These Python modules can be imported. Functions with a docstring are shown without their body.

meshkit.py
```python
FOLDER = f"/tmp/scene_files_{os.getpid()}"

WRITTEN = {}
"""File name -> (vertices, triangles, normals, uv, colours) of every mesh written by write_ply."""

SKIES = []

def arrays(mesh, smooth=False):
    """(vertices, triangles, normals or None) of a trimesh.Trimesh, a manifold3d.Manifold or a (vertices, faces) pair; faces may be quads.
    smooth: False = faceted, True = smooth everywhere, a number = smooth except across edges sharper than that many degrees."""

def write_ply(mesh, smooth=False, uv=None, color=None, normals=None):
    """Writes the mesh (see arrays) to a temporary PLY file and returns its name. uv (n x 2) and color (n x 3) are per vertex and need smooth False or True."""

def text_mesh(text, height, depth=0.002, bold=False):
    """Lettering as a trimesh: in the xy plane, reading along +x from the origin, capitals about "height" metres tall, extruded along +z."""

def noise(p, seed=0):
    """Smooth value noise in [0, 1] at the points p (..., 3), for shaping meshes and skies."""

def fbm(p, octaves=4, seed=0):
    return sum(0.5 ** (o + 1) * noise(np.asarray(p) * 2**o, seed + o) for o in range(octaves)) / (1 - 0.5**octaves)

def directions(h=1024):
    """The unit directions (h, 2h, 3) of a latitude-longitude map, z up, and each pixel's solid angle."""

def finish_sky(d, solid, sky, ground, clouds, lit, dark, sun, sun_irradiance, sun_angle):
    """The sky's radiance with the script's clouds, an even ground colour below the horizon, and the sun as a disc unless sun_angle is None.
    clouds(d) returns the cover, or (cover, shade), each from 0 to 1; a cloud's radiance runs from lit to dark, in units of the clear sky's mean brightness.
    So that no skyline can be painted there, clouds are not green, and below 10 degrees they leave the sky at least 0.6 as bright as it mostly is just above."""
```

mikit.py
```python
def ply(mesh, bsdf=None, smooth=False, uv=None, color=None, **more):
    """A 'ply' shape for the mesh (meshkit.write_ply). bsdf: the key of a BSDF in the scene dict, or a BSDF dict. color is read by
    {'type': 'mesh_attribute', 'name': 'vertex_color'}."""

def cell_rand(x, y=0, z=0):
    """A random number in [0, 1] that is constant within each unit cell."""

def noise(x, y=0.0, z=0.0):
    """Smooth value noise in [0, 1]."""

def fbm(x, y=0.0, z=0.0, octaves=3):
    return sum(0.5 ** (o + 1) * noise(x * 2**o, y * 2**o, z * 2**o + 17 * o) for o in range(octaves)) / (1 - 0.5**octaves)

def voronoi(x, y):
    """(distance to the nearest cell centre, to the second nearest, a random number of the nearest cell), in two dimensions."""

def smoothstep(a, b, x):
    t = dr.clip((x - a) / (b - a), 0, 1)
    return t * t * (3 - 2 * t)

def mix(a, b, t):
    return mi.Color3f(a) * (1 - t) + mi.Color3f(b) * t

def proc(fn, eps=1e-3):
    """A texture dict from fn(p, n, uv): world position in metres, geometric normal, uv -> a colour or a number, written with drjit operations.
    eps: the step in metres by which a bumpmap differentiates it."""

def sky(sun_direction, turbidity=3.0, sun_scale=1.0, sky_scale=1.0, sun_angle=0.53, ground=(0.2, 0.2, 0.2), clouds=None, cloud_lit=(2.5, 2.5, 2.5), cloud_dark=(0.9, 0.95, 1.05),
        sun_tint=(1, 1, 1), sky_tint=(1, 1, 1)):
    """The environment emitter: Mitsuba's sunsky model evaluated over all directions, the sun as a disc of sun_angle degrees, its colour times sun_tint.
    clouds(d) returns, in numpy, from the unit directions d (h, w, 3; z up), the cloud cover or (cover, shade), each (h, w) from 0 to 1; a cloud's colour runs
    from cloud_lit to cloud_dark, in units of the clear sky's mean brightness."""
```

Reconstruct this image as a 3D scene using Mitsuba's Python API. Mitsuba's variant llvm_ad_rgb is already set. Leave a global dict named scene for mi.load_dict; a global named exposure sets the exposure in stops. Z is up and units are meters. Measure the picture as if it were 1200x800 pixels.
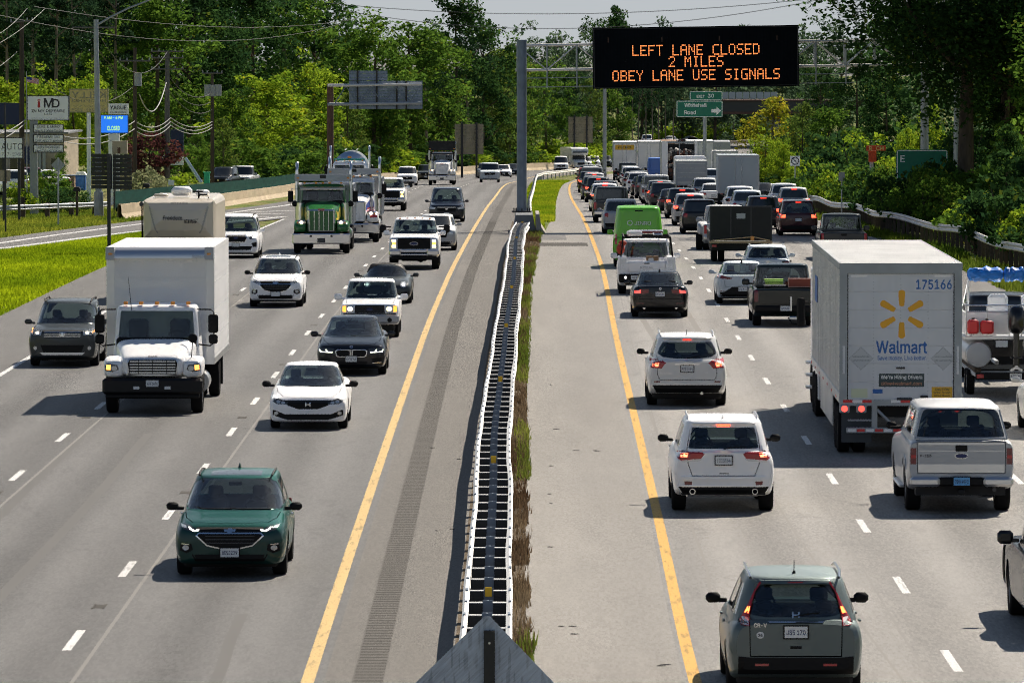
import math, random
import numpy as np, trimesh
import drjit as dr
import mitsuba as mi
import mikit, meshkit
from mikit import noise, fbm, cell_rand, smoothstep, mix, proc
from manifold3d import Manifold, CrossSection, Mesh
from shapely.geometry import Polygon, box as sbox
from shapely.ops import unary_union
from scipy.interpolate import PchipInterpolator
T = mi.ScalarTransform4f
random.seed(7)
rng = np.random.default_rng(7)
scene, labels = {}, {}
EYE, FOCAL = 8.5, 7090.0                       # metres above the road; focal length in photo pixels (1200 wide)
PITCH = math.atan(335 / FOCAL)
scene['camera'] = {
 'type': 'perspective', 'fov': 2 * math.degrees(math.atan(600 / FOCAL)), 'fov_axis': 'x',
 'near_clip': 1.0, 'far_clip': 9000.0,
 'to_world': T().look_at(origin=[0, 0, EYE], target=[0, 100 * math.cos(PITCH), EYE - 100 * math.sin(PITCH)], up=[0, 0, 1])}
exposure = 2.3
def haze_clouds(d):
 n = meshkit.fbm(np.stack([d[..., 0] * 3, d[..., 1] * 3, d[..., 2] * 9], -1), 4, 3)
 low = np.clip(1 - d[..., 2] / 0.55, 0, 1)
 return np.clip(0.85 * low ** 1.5 + 0.7 * np.clip(n - 0.5, 0, 1), 0, 0.9), np.clip(n * 0.7, 0, 1)
scene['sky'] = mikit.sky((0.46, 0.83, 0.98), turbidity=3.0, sun_scale=1.1, sky_scale=0.42, clouds=haze_clouds, cloud_lit=(3.0, 3.15, 3.3), cloud_dark=(2.25, 2.4, 2.6), sun_tint=(0.92, 1.0, 1.15), sky_tint=(1.04, 1.0, .96))
def pix(px, py, D):
 c, s = math.cos(PITCH), math.sin(PITCH)
 up = 400 - py
 dy, dz = FOCAL * c + up * s, -FOCAL * s + up * c
 k = D / dy
 return np.array([(px - 600) * k, D, EYE + dz * k])
_zp = PchipInterpolator([-200, 0, 60, 225, 283, 350, 450, 563, 645, 760, 1000, 1600, 8000],
      [0, 0, 0, 0, -0.2, -0.75, -2.0, -3.45, -4.8, -6.3, -9.0, -12, -12])
_lp = PchipInterpolator([-50, 80, 180, 232, 287, 340, 400, 463, 500, 562, 617, 700, 735, 760, 800, 840, 900, 1000, 1300],
      [-2.78, -2.78, -2.68, -2.45, -2.1, -1.8, -1.5, -1.18, -1.0, -0.48, 0.5, 2.4, 4.8, 7.2, 11.5, 17, 27, 47, 110])
_rp = PchipInterpolator([-50, 82, 111, 180, 246, 284, 340, 400, 470, 560, 617, 700, 735, 760, 800, 840, 900, 1000, 1300],
      [2.3, 2.49, 2.69, 3.13, 3.64, 3.8, 4.0, 4.15, 4.5, 5.4, 6.4, 8.7, 11, 13.4, 17.7, 23.2, 33.2, 53.2, 116])
YS = np.concatenate([np.arange(0, 1200, 4.0), np.arange(1200, 2000, 40), np.arange(2000, 6001, 400)])
ZS = _zp(YS)
def zr(y):
 return np.interp(y, YS, ZS)
def Lc(y):
 return np.interp(y, YS, _lp(np.minimum(YS, 1300)))
def Rc(y):
 return np.interp(y, YS, _rp(np.minimum(YS, 1300)))
def ground_y(py):
 a, b = 40.0, 1200.0
 for _ in range(50):
  m = (a + b) / 2
  if pix(600, py, m)[2] > zr(m):
   a = m
  else:
   b = m
 return a
def add(key, mesh, bsdf, smooth=False, to_world=None, **more):
 k = key
 n = 0
 while k in scene:
  n += 1
  k = f'{key}_{n:03d}'
 d = mikit.ply(mesh, bsdf, smooth=smooth, **more)
 if to_world is not None:
  d['to_world'] = to_world
 scene[k] = d
 return k
def reuse(key, d, to_world):
 k, n = key, 0
 while k in scene or k in labels:
  n += 1
  k = f'{key}_{n:03d}'
 scene[k] = {**d, 'to_world': to_world}
 return k
_names = set()
def name(base):
 k, n = base, 0
 while k in _names or k in scene:
  n += 1
  k = f'{base}_{n:03d}'
 _names.add(k)
 return k
def tag(key, label, category=None, group=None, kind=None):
 d = labels.setdefault(key, {})
 d['label'] = label
 if category:
  d['category'] = category
 if group:
  d['group'] = group
 if kind:
  d['kind'] = kind
 return key
def structure(key, mesh, bsdf, label, cat, **kw):
 k = add(key, mesh, bsdf, **kw)
 tag(k, label, cat, kind='structure')
 return k
def bx(x0, x1, y0, y1, z0, z1):
 m = trimesh.creation.box(extents=(x1 - x0, y1 - y0, z1 - z0))
 m.apply_translation(((x0 + x1) / 2, (y0 + y1) / 2, (z0 + z1) / 2))
 return m
def cat(*ms):
 ms = [m for m in (ms[0] if len(ms) == 1 and isinstance(ms[0], (list, tuple)) else ms)]
 return trimesh.util.concatenate(ms)
def rod(a, b, r0, r1=None, n=8):
 r1 = r0 if r1 is None else r1
 a, b = np.asarray(a, float), np.asarray(b, float)
 t = (b - a) / np.linalg.norm(b - a)
 u = np.cross(t, [0, 0, 1.0] if abs(t[2]) < 0.9 else [1.0, 0, 0])
 u /= np.linalg.norm(u)
 w = np.cross(t, u)
 ang = np.arange(n) * 2 * np.pi / n
 ring = np.cos(ang)[:, None] * u + np.sin(ang)[:, None] * w
 v = np.vstack([a + r0 * ring, b + r1 * ring, [a], [b]])
 f = []
 for i in range(n):
  j = (i + 1) % n
  f += [[i, n + i, j], [j, n + i, n + j], [2 * n, i, j], [2 * n + 1, n + j, n + i]]
 m = trimesh.Trimesh(v, f, process=False)
 m.fix_normals() if m.volume < 0 else None
 return m
def tube(pts, r, n=6):
 p = np.asarray(pts, float)
 t = np.gradient(p, axis=0)
 t /= np.linalg.norm(t, axis=1, keepdims=True)
 a = np.cross(t, np.where(np.abs(t[:, 2:]) < 0.9, [[0, 0, 1.0]], [[1.0, 0, 0]]))
 a /= np.linalg.norm(a, axis=1, keepdims=True)
 b = np.cross(t, a)
 ang = np.arange(n) * 2 * np.pi / n
 rr = np.broadcast_to(r, (len(p),))
 v = p[:, None] + rr[:, None, None] * (np.cos(ang)[None, :, None] * a[:, None] + np.sin(ang)[None, :, None] * b[:, None])
 f = []
 for i in range(len(p) - 1):
  for j in range(n):
   k = (j + 1) % n
   f += [[i * n + j, (i + 1) * n + j, i * n + k], [i * n + k, (i + 1) * n + j, (i + 1) * n + k]]
 m = trimesh.Trimesh(v.reshape(-1, 3), f, process=False)
 return m
def sweep(path, prof, up=(0, 0, 1)):
 p = np.asarray(path, float)
 t = np.gradient(p, axis=0)
 t[:, 2] = 0
 t /= np.linalg.norm(t, axis=1, keepdims=True)
 right = np.stack([t[:, 1], -t[:, 0], 0 * t[:, 0]], 1)
 pr = np.asarray(prof, float)
 v = p[:, None] + pr[None, :, 0, None] * right[:, None] + pr[None, :, 1, None] * np.array(up)[None, None]
 n = len(pr)
 f = []
 for i in range(len(p) - 1):
  for j in range(n - 1):
   a, b, c, d = i * n + j, i * n + j + 1, (i + 1) * n + j + 1, (i + 1) * n + j
   f += [[a, b, c], [a, c, d]]
 return trimesh.Trimesh(v.reshape(-1, 3), f, process=False)
def strip(x0, x1, y0, y1, dz, nx=1):
 ys = np.unique(np.concatenate([[y0, y1], YS[(YS > y0) & (YS < y1)]]))
 f0 = x0 if callable(x0) else (lambda y: np.full(len(y), x0))
 f1 = x1 if callable(x1) else (lambda y: np.full(len(y), x1))
 a, b = f0(ys), f1(ys)
 t = np.linspace(0, 1, nx + 1)
 X = a[:, None] * (1 - t) + b[:, None] * t
 Y = np.repeat(ys[:, None], nx + 1, 1)
 Z = np.repeat(zr(ys)[:, None], nx + 1, 1) + dz
 v = np.stack([X, Y, Z], -1).reshape(-1, 3)
 n = nx + 1
 f = []
 for i in range(len(ys) - 1):
  for j in range(nx):
   q = i * n + j
   f += [[q, q + 1, q + n + 1], [q, q + n + 1, q + n]]
 return trimesh.Trimesh(v, f, process=False)
def rgb(*c):
 return {'type': 'rgb', 'value': list(c) if len(c) == 3 else [c[0]] * 3}
def S(r, g, b):
 return [((c / 255) / 12.92 if c / 255 <= 0.04045 else ((c / 255 + 0.055) / 1.055) ** 2.4) for c in (r, g, b)]
def mat(key, color, rough=0.6, metallic=0.0, spec=0.5, clearcoat=0.0, two=True, **kw):
 c = color if isinstance(color, dict) else rgb(*color)
 d = {'type': 'principled', 'base_color': c, 'roughness': rough, 'metallic': metallic, 'specular': spec}
 if clearcoat:
  d['clearcoat'] = clearcoat
  d['clearcoat_gloss'] = 0.95
 d.update(kw)
 scene['m_' + key] = {'type': 'twosided', 'b': d} if two else d
 return 'm_' + key
def asphalt_fn(lane_w, base, grain=0.10, tracks=True, off=0.0, warm=(1.0, 0.985, 0.955)):
 def fn(p, n, uv):
  u, v = p.x, p.y
  big = fbm(u * 0.5, v * 0.03, 3.0)
  mid = fbm(u * 2.2, v * 0.25, 9.0)
  fine = cell_rand(dr.floor(u * 27), dr.floor(v * 4.3), 4)
  spot = cell_rand(dr.floor(u * 120), dr.floor(v * 24), 8)
  val = base * (0.74 + 0.38 * big + 0.16 * mid + grain * (fine - 0.5) + grain * 1.2 * (spot - 0.5))
  return mi.Color3f(warm[0], warm[1], warm[2]) * val
 return fn
def lane_fn(curve, sign, base, warm=(1.0, 0.985, 0.955)):
 ys = np.arange(0, 1304, 8.0)
 xs = curve(ys)
 tab = mi.Float(xs.astype(np.float32))
 def fn(p, n, uv):
  y = dr.clip(p.y / 8.0, 0, len(ys) - 2)
  i = mi.UInt32(dr.floor(y))
  t = y - dr.floor(y)
  x0 = dr.lerp(dr.gather(mi.Float, tab, i), dr.gather(mi.Float, tab, i + 1), t)
  u = (p.x - x0) * sign
  s = u / 3.65 - dr.floor(u / 3.65)
  wob = (fbm(p.y * 0.012, u * 0.2, 2.0) - 0.5) * 0.12
  s2 = s + wob
  wheel = dr.exp(-dr.square((s2 - 0.26) / 0.13)) + dr.exp(-dr.square((s2 - 0.74) / 0.13))
  oil = dr.exp(-dr.square((s2 - 0.5) / 0.09))
  big = fbm(u * 0.45, p.y * 0.02, 3.0)
  mid = fbm(u * 2.5, p.y * 0.18, 9.0)
  fine = cell_rand(dr.floor(p.x * 27), dr.floor(p.y * 4.3), 4)
  spot = cell_rand(dr.floor(p.x * 120), dr.floor(p.y * 22), 8)
  val = base * (0.72 + 0.32 * wheel - 0.12 * oil + 0.42 * (big - 0.5) + 0.2 * (mid - 0.5) + 0.22 * (fine - 0.5) + 0.2 * (spot - 0.5))
  drip = smoothstep(0.72, 0.8, noise(u * 3.0, p.y * 0.6, 5.0)) * smoothstep(0.3, 0.8, noise(u * 11, p.y * 2.5, 1.0))
  return mi.Color3f(warm[0], warm[1], warm[2]) * val * (1 - 0.14 * drip)
 return fn
mat('lane_in', proc(lane_fn(Lc, -1, 0.108, (1.0, 0.985, 0.955))), 0.62, spec=0.35)
mat('lane_out', proc(lane_fn(Rc, 1, 0.205, (1.0, 0.96, 0.895))), 0.62, spec=0.35)
mat('shoulder_in', proc(asphalt_fn(0, 0.106, 0.22, warm=(1.0, 0.94, 0.85))), 0.75, spec=0.3)
mat('shoulder_out', proc(asphalt_fn(0, 0.200, 0.22, warm=(1.0, 0.95, 0.87))), 0.75, spec=0.3)
mat('ramp', proc(asphalt_fn(0, 0.10, 0.1)), 0.7, spec=0.3)
def paint_fn(c, seed):
 def fn(p, n, uv):
  w = smoothstep(0.62, 0.78, fbm(p.x * 14, p.y * 1.3, seed, octaves=3))
  w2 = smoothstep(0.70, 0.74, noise(p.x * 60, p.y * 7, seed + 3))
  k = 1 - 0.35 * w - 0.15 * w2 + 0.10 * (fbm(p.x * 3, p.y * 0.15, seed) - 0.5)
  return mi.Color3f(*c) * k
 return fn
mat('line_white', proc(paint_fn((0.58, 0.575, 0.56), 1.0)), 0.6, spec=0.3)
mat('line_yellow', proc(paint_fn((0.58, 0.32, 0.045), 2.0)), 0.6, spec=0.3)
mat('line_pale', proc(paint_fn((0.56, 0.38, 0.14), 6.0)), 0.6, spec=0.3)
mat('tar', (0.05, 0.05, 0.05), 0.5)
mat('joint', (0.155, 0.15, 0.14), 0.8)
mat('rumble', (0.052, 0.049, 0.044), 0.85, spec=0.2)
def soil_fn(p, n, uv):
 a = fbm(p.x * 0.35, p.y * 0.12, 1.0)
 b = fbm(p.x * 3, p.y * 1.2, 4.0)
 g = mix((0.10, 0.135, 0.03), (0.16, 0.15, 0.055), smoothstep(0.4, 0.65, a))
 return g * (0.6 + 0.8 * b)
mat('ground', proc(soil_fn), 0.95, spec=0.1)
mat('soil', proc(lambda p, n, uv: mix((0.06, 0.045, 0.03), (0.15, 0.12, 0.085), fbm(p.x * 5, p.y * 2, 2.0)) * (0.7 + 0.6 * noise(p.x * 30, p.y * 9))), 0.95, spec=0.1)
def concrete_fn(c):
 def fn(p, n, uv):
  a = fbm(p.x * 0.8, p.y * 0.4, p.z * 2, octaves=4)
  b = fbm(p.x * 6, p.y * 3, p.z * 1.2, octaves=3)
  return mi.Color3f(*c) * (0.72 + 0.38 * a + 0.2 * (b - 0.5))
 return fn
mat('concrete', proc(concrete_fn((0.40, 0.37, 0.32))), 0.9, spec=0.2)
mat('concrete_tan', proc(concrete_fn((0.50, 0.41, 0.29))), 0.9, spec=0.2)
mat('concrete_grey', proc(concrete_fn((0.22, 0.23, 0.24))), 0.9, spec=0.2)
def galv_fn(c):
 def fn(p, n, uv):
  a = fbm(p.x * 3, p.y * 0.7, p.z * 3, octaves=3)
  return mi.Color3f(*c) * (0.8 + 0.4 * a)
 return fn
mat('galv', proc(galv_fn((0.62, 0.62, 0.60))), 0.42, metallic=0.55)
mat('galv_dull', proc(galv_fn((0.34, 0.37, 0.40))), 0.55, metallic=0.35)
mat('steel_post', proc(galv_fn((0.16, 0.20, 0.26))), 0.5, metallic=0.4)
mat('black_steel', (0.02, 0.021, 0.024), 0.5)
mat('rust_steel', proc(galv_fn((0.10, 0.055, 0.04))), 0.8)
mat('wood_dark', proc(lambda p, n, uv: mi.Color3f(0.075, 0.06, 0.048) * (0.6 + 0.8 * fbm(p.x * 12, p.y * 12, p.z * 1.5))), 0.9, spec=0.2)
mat('wood_grey', proc(lambda p, n, uv: mi.Color3f(0.13, 0.125, 0.12) * (0.6 + 0.8 * fbm(p.x * 12, p.y * 12, p.z * 1.5))), 0.9, spec=0.2)
mat('block', (0.018, 0.02, 0.022), 0.7)
mat('yellow_refl', (0.85, 0.50, 0.02), 0.5)
mat('wire', (0.03, 0.03, 0.033), 0.6)
mat('wire_bright', (0.30, 0.30, 0.29), 0.5)
mat('sign_green', (0.005, 0.16, 0.10), 0.45)
mat('sign_white', (0.86, 0.87, 0.87), 0.5)
mat('sign_grey', (0.30, 0.32, 0.33), 0.5)
mat('sign_tan', proc(galv_fn((0.30, 0.26, 0.19))), 0.7)
mat('sign_back', proc(galv_fn((0.20, 0.25, 0.33))), 0.5, metallic=0.3)
mat('sign_dark', proc(galv_fn((0.035, 0.036, 0.032))), 0.7)
mat('black', (0.012, 0.012, 0.013), 0.6)
mat('ink', (0.03, 0.03, 0.035), 0.7)
mat('ink_red', (0.45, 0.03, 0.03), 0.6)
mat('sign_yellow', (0.62, 0.50, 0.20), 0.6)
mat('sign_yellow_ink', (0.30, 0.27, 0.17), 0.6)
mat('sign_blue', (0.015, 0.13, 0.62), 0.4)
mat('navy', (0.012, 0.022, 0.075), 0.6)
mat('green_mesh', proc(lambda p, n, uv: mi.Color3f(0.006, 0.05, 0.04) * (0.7 + 0.6 * fbm(p.x * 4, p.y * 0.8, p.z * 4))), 0.9, spec=0.1)
def bump(x, y):
 left = np.clip((-x - 19.0) / 8.0, 0, 1) * np.clip((y - 370) / 40, 0, 1) * np.clip((640 - y) / 120, 0, 1) * 1.3
 right = np.clip((x - 21.0) / 14.0, 0, 1) * np.clip((900 - y) / 300, 0, 1) * 1.0
 return left + right
def ground_z(x, y):
 return float(zr(y) - 0.05 + bump(np.array(x), np.array(y)))
gx = np.concatenate([[-3000, -1200, -500, -250, -150], np.arange(-100, -14, 4.0), [-14, -10, 0, 10, 18], np.arange(20, 101, 4.0), [150, 250, 500, 1200, 3000]])
gy = YS
GX, GY = np.meshgrid(gx, gy)
GZ = zr(GY) - 0.05 + bump(GX, GY)
gv = np.stack([GX, GY, GZ], -1).reshape(-1, 3)
n = len(gx)
ii, jj = np.meshgrid(np.arange(len(gy) - 1), np.arange(n - 1), indexing='ij')
q = (ii * n + jj).ravel()
gf = np.vstack([np.stack([q, q + 1, q + n + 1], 1), np.stack([q, q + n + 1, q + n], 1)])
structure('ground', trimesh.Trimesh(gv, gf, process=False), 'm_ground', 'grassy earth verges spreading away from both sides of the highway', 'ground')
Y0, Y1 = 30.0, 904.0
structure('oncoming_road', strip(lambda y: Lc(y) - 11.05, lambda y: Lc(y) + 0.22, Y0, Y1, 0, 3), 'm_lane_in', 'three worn grey asphalt lanes of the oncoming carriageway on the left', 'road')
structure('oncoming_shoulder', strip(lambda y: Lc(y) + 0.22, lambda y: np.minimum(Lc(y) + 2.25, Rc(y) - 2.4), Y0, Y1, 0), 'm_shoulder_in', 'beige paved shoulder between the pale yellow line and the median barrier', 'shoulder')
structure('outer_shoulder', strip(lambda y: Lc(y) - 14.1 - 0.0 * y, lambda y: Lc(y) - 11.05, Y0, 262, 0), 'm_ramp', 'dark paved outer shoulder beside the left grass verge', 'shoulder')
structure('outbound_road', strip(lambda y: Rc(y) - 0.16, lambda y: Rc(y) + 11.4 + np.clip((y - 215) / 60, 0, 1) * 2.2, Y0, Y1, 0, 3), 'm_lane_out', 'pale asphalt lanes of the jammed outbound carriageway on the right', 'road')
structure('outbound_inner_shoulder', strip(lambda y: np.where(y < 330, 0.42 + np.interp(y, [60, 223, 284, 330], [-0.1, 0.45, 1.2, 1.9]) - 0.25, np.maximum(Rc(y) - np.interp(y, [330, 470, 600], [1.6, 0.9, 0.5]), 1.9)), lambda y: Rc(y) - 0.16, Y0, Y1, 0), 'm_shoulder_out', 'wide beige paved shoulder right of the median barrier', 'shoulder')
structure('outbound_outer_shoulder', strip(lambda y: Rc(y) + 11.4 + np.clip((y - 215) / 60, 0, 1) * 2.2, lambda y: np.maximum(np.interp(y, [0, 240, 300, 400, 600], [17.9, 17.9, 17.4, 17.0, 20.5]), Rc(y) + 13.9), Y0, Y1, -0.004), 'm_ramp', 'dark paved shoulder beside the right guardrail', 'shoulder')
def rampA(y):
 return np.interp(y, [200, 277, 302, 345, 400], [-33.5, -21.9, -18.9, -12.9, -8])
def rampB(y):
 return np.interp(y, [200, 281.6, 321, 356, 392, 460, 1300], [-33.5, -23.8, -20.2, -17.2, -15.0, -13.2, 48])
structure('exit_ramp', strip(lambda y: rampB(y) - 1.5, lambda y: np.minimum(np.maximum(rampA(y) + 0.8, rampB(y) + 2), Lc(y) - 11.05), 218, 470, -0.006), 'm_ramp', 'grey exit ramp peeling away to the left behind the grass verge', 'road')
def mark(key, parent, x0, x1, y0, y1, m, dz=0.004):
 return add(f'{parent}__{key}', strip(x0, x1, y0, y1, dz), m)
mark('yellow_line', 'oncoming_road', lambda y: Lc(y) - 0.09, lambda y: Lc(y) + 0.09, Y0, Y1, 'm_line_pale')
mark('edge_line', 'oncoming_road', lambda y: Lc(y) - 11.0, lambda y: Lc(y) - 10.85, Y0, 338, 'm_line_white')
mark('edge_line', 'oncoming_road', lambda y: Lc(y) - 11.0, lambda y: Lc(y) - 10.85, 395, Y1, 'm_line_white')
mark('yellow_line', 'outbound_road', lambda y: Rc(y) - 0.088, lambda y: Rc(y) + 0.088, Y0, Y1, 'm_line_yellow')
mark('edge_line', 'outbound_road', lambda y: Rc(y) + 11.0, lambda y: Rc(y) + 11.15, Y0, 230, 'm_line_white')
mark('edge_line', 'exit_ramp', lambda y: rampB(y), lambda y: rampB(y) + 0.35, 225, 455, 'm_line_white', 0.002)
mark('edge_line', 'exit_ramp', lambda y: rampA(y) - 0.45, lambda y: rampA(y), 262, 346, 'm_line_white', 0.002)
for q in range(4):      # gore chevrons
 y0 = 330 + q * 11
 mark('gore_stripe', 'exit_ramp', lambda y, a=y0: np.interp(y, [a, a + 6], [rampB(np.array([a]))[0] + 1.0, -14.0 + 0.02 * (a - 330)]) - 0.3,
  lambda y, a=y0: np.interp(y, [a, a + 6], [rampB(np.array([a]))[0] + 1.0, -14.0 + 0.02 * (a - 330)]) + 0.3, y0, y0 + 6, 'm_line_white', 0.001)
for k in range(54):
 y = 39.0 + 12.2 * k - 1.5
 for off in (3.6, 7.27):
  mark('lane_dash', 'oncoming_road', lambda t, o=off: Lc(t) - o - 0.065, lambda t, o=off: Lc(t) - o + 0.065, y + (0 if off < 4 else 10.2), y + 3.05 + (0 if off < 4 else 10.2), 'm_line_white')
 y = 36.0 + 12.2 * k - 1.5
 for off in (3.68, 7.38):
  mark('lane_dash', 'outbound_road', lambda t, o=off: Rc(t) + o - 0.065, lambda t, o=off: Rc(t) + o + 0.065, y, y + 3.05, 'm_line_white')
for off in (3.2, 6.9):
 mark('paving_joint', 'oncoming_road', lambda t, o=off: Lc(t) - o - 0.03, lambda t, o=off: Lc(t) - o + 0.03, Y0, 500, 'm_joint', 0.002)
mark('paving_joint', 'outbound_road', lambda t: Rc(t) + 0.42, lambda t: Rc(t) + 0.45, Y0, 420, mat('joint_dim', (.160, .154, .144), .8), 0.002)
mark('paving_joint', 'outbound_road', lambda t: Rc(t) + 3.2, lambda t: Rc(t) + 3.235, Y0, 420, 'm_joint_dim', 0.002)
for k in range(9):
 y = 93.2 + 24.4 * k
 for off in (3.6, 7.27):
  x = float(Lc(np.array([y]))[0]) - off
  z = float(zr(y))
  add('oncoming_road__reflector_slot', cat(bx(x - .07, x + .07, y - .32, y + .32, z + .001, z + .003), bx(x - .10, x - .07, y - .4, y + .4, z + .001, z + .008), bx(x + .07, x + .10, y - .4, y + .4, z + .001, z + .008)), 'm_rumble')
rum = []
for y in np.arange(62, 330, 0.40):
 x = float(Lc(np.array([y]))[0])
 z = float(zr(y))
 rum.append((x + 0.62, x + 1.02, y, z))
v, f = [], []
for (a, b, y, z) in rum:
 i = len(v)
 v += [[a, y, z + .001], [b, y, z + .001], [b, y + .09, z - .0 + .006], [a, y + .09, z + .006], [a, y + .17, z + .001], [b, y + .17, z + .001]]
 f += [[i, i + 1, i + 2], [i, i + 2, i + 3], [i + 3, i + 2, i + 5], [i + 3, i + 5, i + 4]]
k = add('oncoming_shoulder__rumble_slots', trimesh.Trimesh(v, f, process=False), 'm_rumble')
labels[k] = {'kind': 'stuff', 'label': 'milled rumble strip slots beside the pale yellow line'}
mark('milled_band', 'oncoming_shoulder', lambda y: Lc(y) + 0.60, lambda y: Lc(y) + 1.03, 60, 560, proc_key := mat('milled', proc(asphalt_fn(0, 0.092, 0.2, warm=(1, .95, .87))), 0.9, spec=0.2), 0.0008)
mark('paving_patch', 'outbound_inner_shoulder', lambda y: Rc(y) * 0 + 1.0, lambda y: Rc(y) - 0.3, 275, 281, 'm_rumble', 0.002)
mark('paving_patch', 'outbound_inner_shoulder', lambda y: Rc(y) * 0 + 1.25, lambda y: Rc(y) * 0 + 2.6, 286, 297, 'm_ramp', 0.002)
for (px, py, w, l) in ((510, 0, 0, 0),)[:0]:
 pass
def streak(parent, x0, y0, x1, y1, w, m, wob=.12, seed=1):
 yy = np.arange(y0, y1, 4.0)
 rg_ = np.random.default_rng(seed)
 xx = x0 + (x1 - x0) * (yy - y0) / (y1 - y0) + np.cumsum(rg_.normal(size=len(yy))) * wob * .25
 mark('tyre_mark' if w > .1 else 'sealed_crack', parent, lambda t: np.interp(t, yy, xx) - w / 2, lambda t: np.interp(t, yy, xx) + w / 2, y0, y1 - 4, m, 0.0012)
mat('mark_out', (.168, .160, .147), .7, spec=.3)
mat('mark_in', (.088, .086, .082), .7, spec=.3)
for i, (par, a, b, c, d, w) in enumerate((('outbound_road', 4.3, 150, 4.2, 214, .2), ('outbound_road', 5.7, 160, 5.75, 214, .2), ('outbound_road', 8.4, 180, 8.0, 232, .22), ('outbound_road', 3.2, 64, 3.35, 150, .05), ('outbound_road', 5.4, 70, 5.0, 120, .04), ('outbound_road', 9.0, 78, 8.7, 130, .05), ('oncoming_road', -8.0, 82, -8.3, 140, .2), ('oncoming_road', -9.3, 84, -9.6, 140, .2), ('oncoming_road', -5.5, 150, -5.2, 230, .05), ('oncoming_road', -4.0, 80, -4.1, 96, .18))):
 streak(par, a, b, c, d, w, 'm_mark_out' if 'outbound' in par else 'm_mark_in', .1, i)
deb = []
r2 = np.random.default_rng(5)
for (px, py) in ((507, 525), (538, 538), (512, 622), (530, 620), (646, 590), (645, 641), (697, 528), (675, 528), (658, 734), (671, 734), (673, 743), (780, 779), (775, 780), (646, 451), (652, 503), (700, 529), (646, 546), (644, 579)):
 y = ground_y(py)
 p = pix(px, py, y)
 l, w = r2.uniform(.03, .09), r2.uniform(.008, .02)
 m = trimesh.creation.icosphere(1, 1.0)
 m.apply_scale([l, w * 2, .008])
 m.apply_translation([p[0], y, zr(y) + .012])
 deb.append(m)
k = add('road_debris', cat(deb), 'm_black', smooth=False)
tag(k, 'dark scraps of tyre rubber and twigs littering the paved shoulders', 'debris', kind='stuff')
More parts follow.
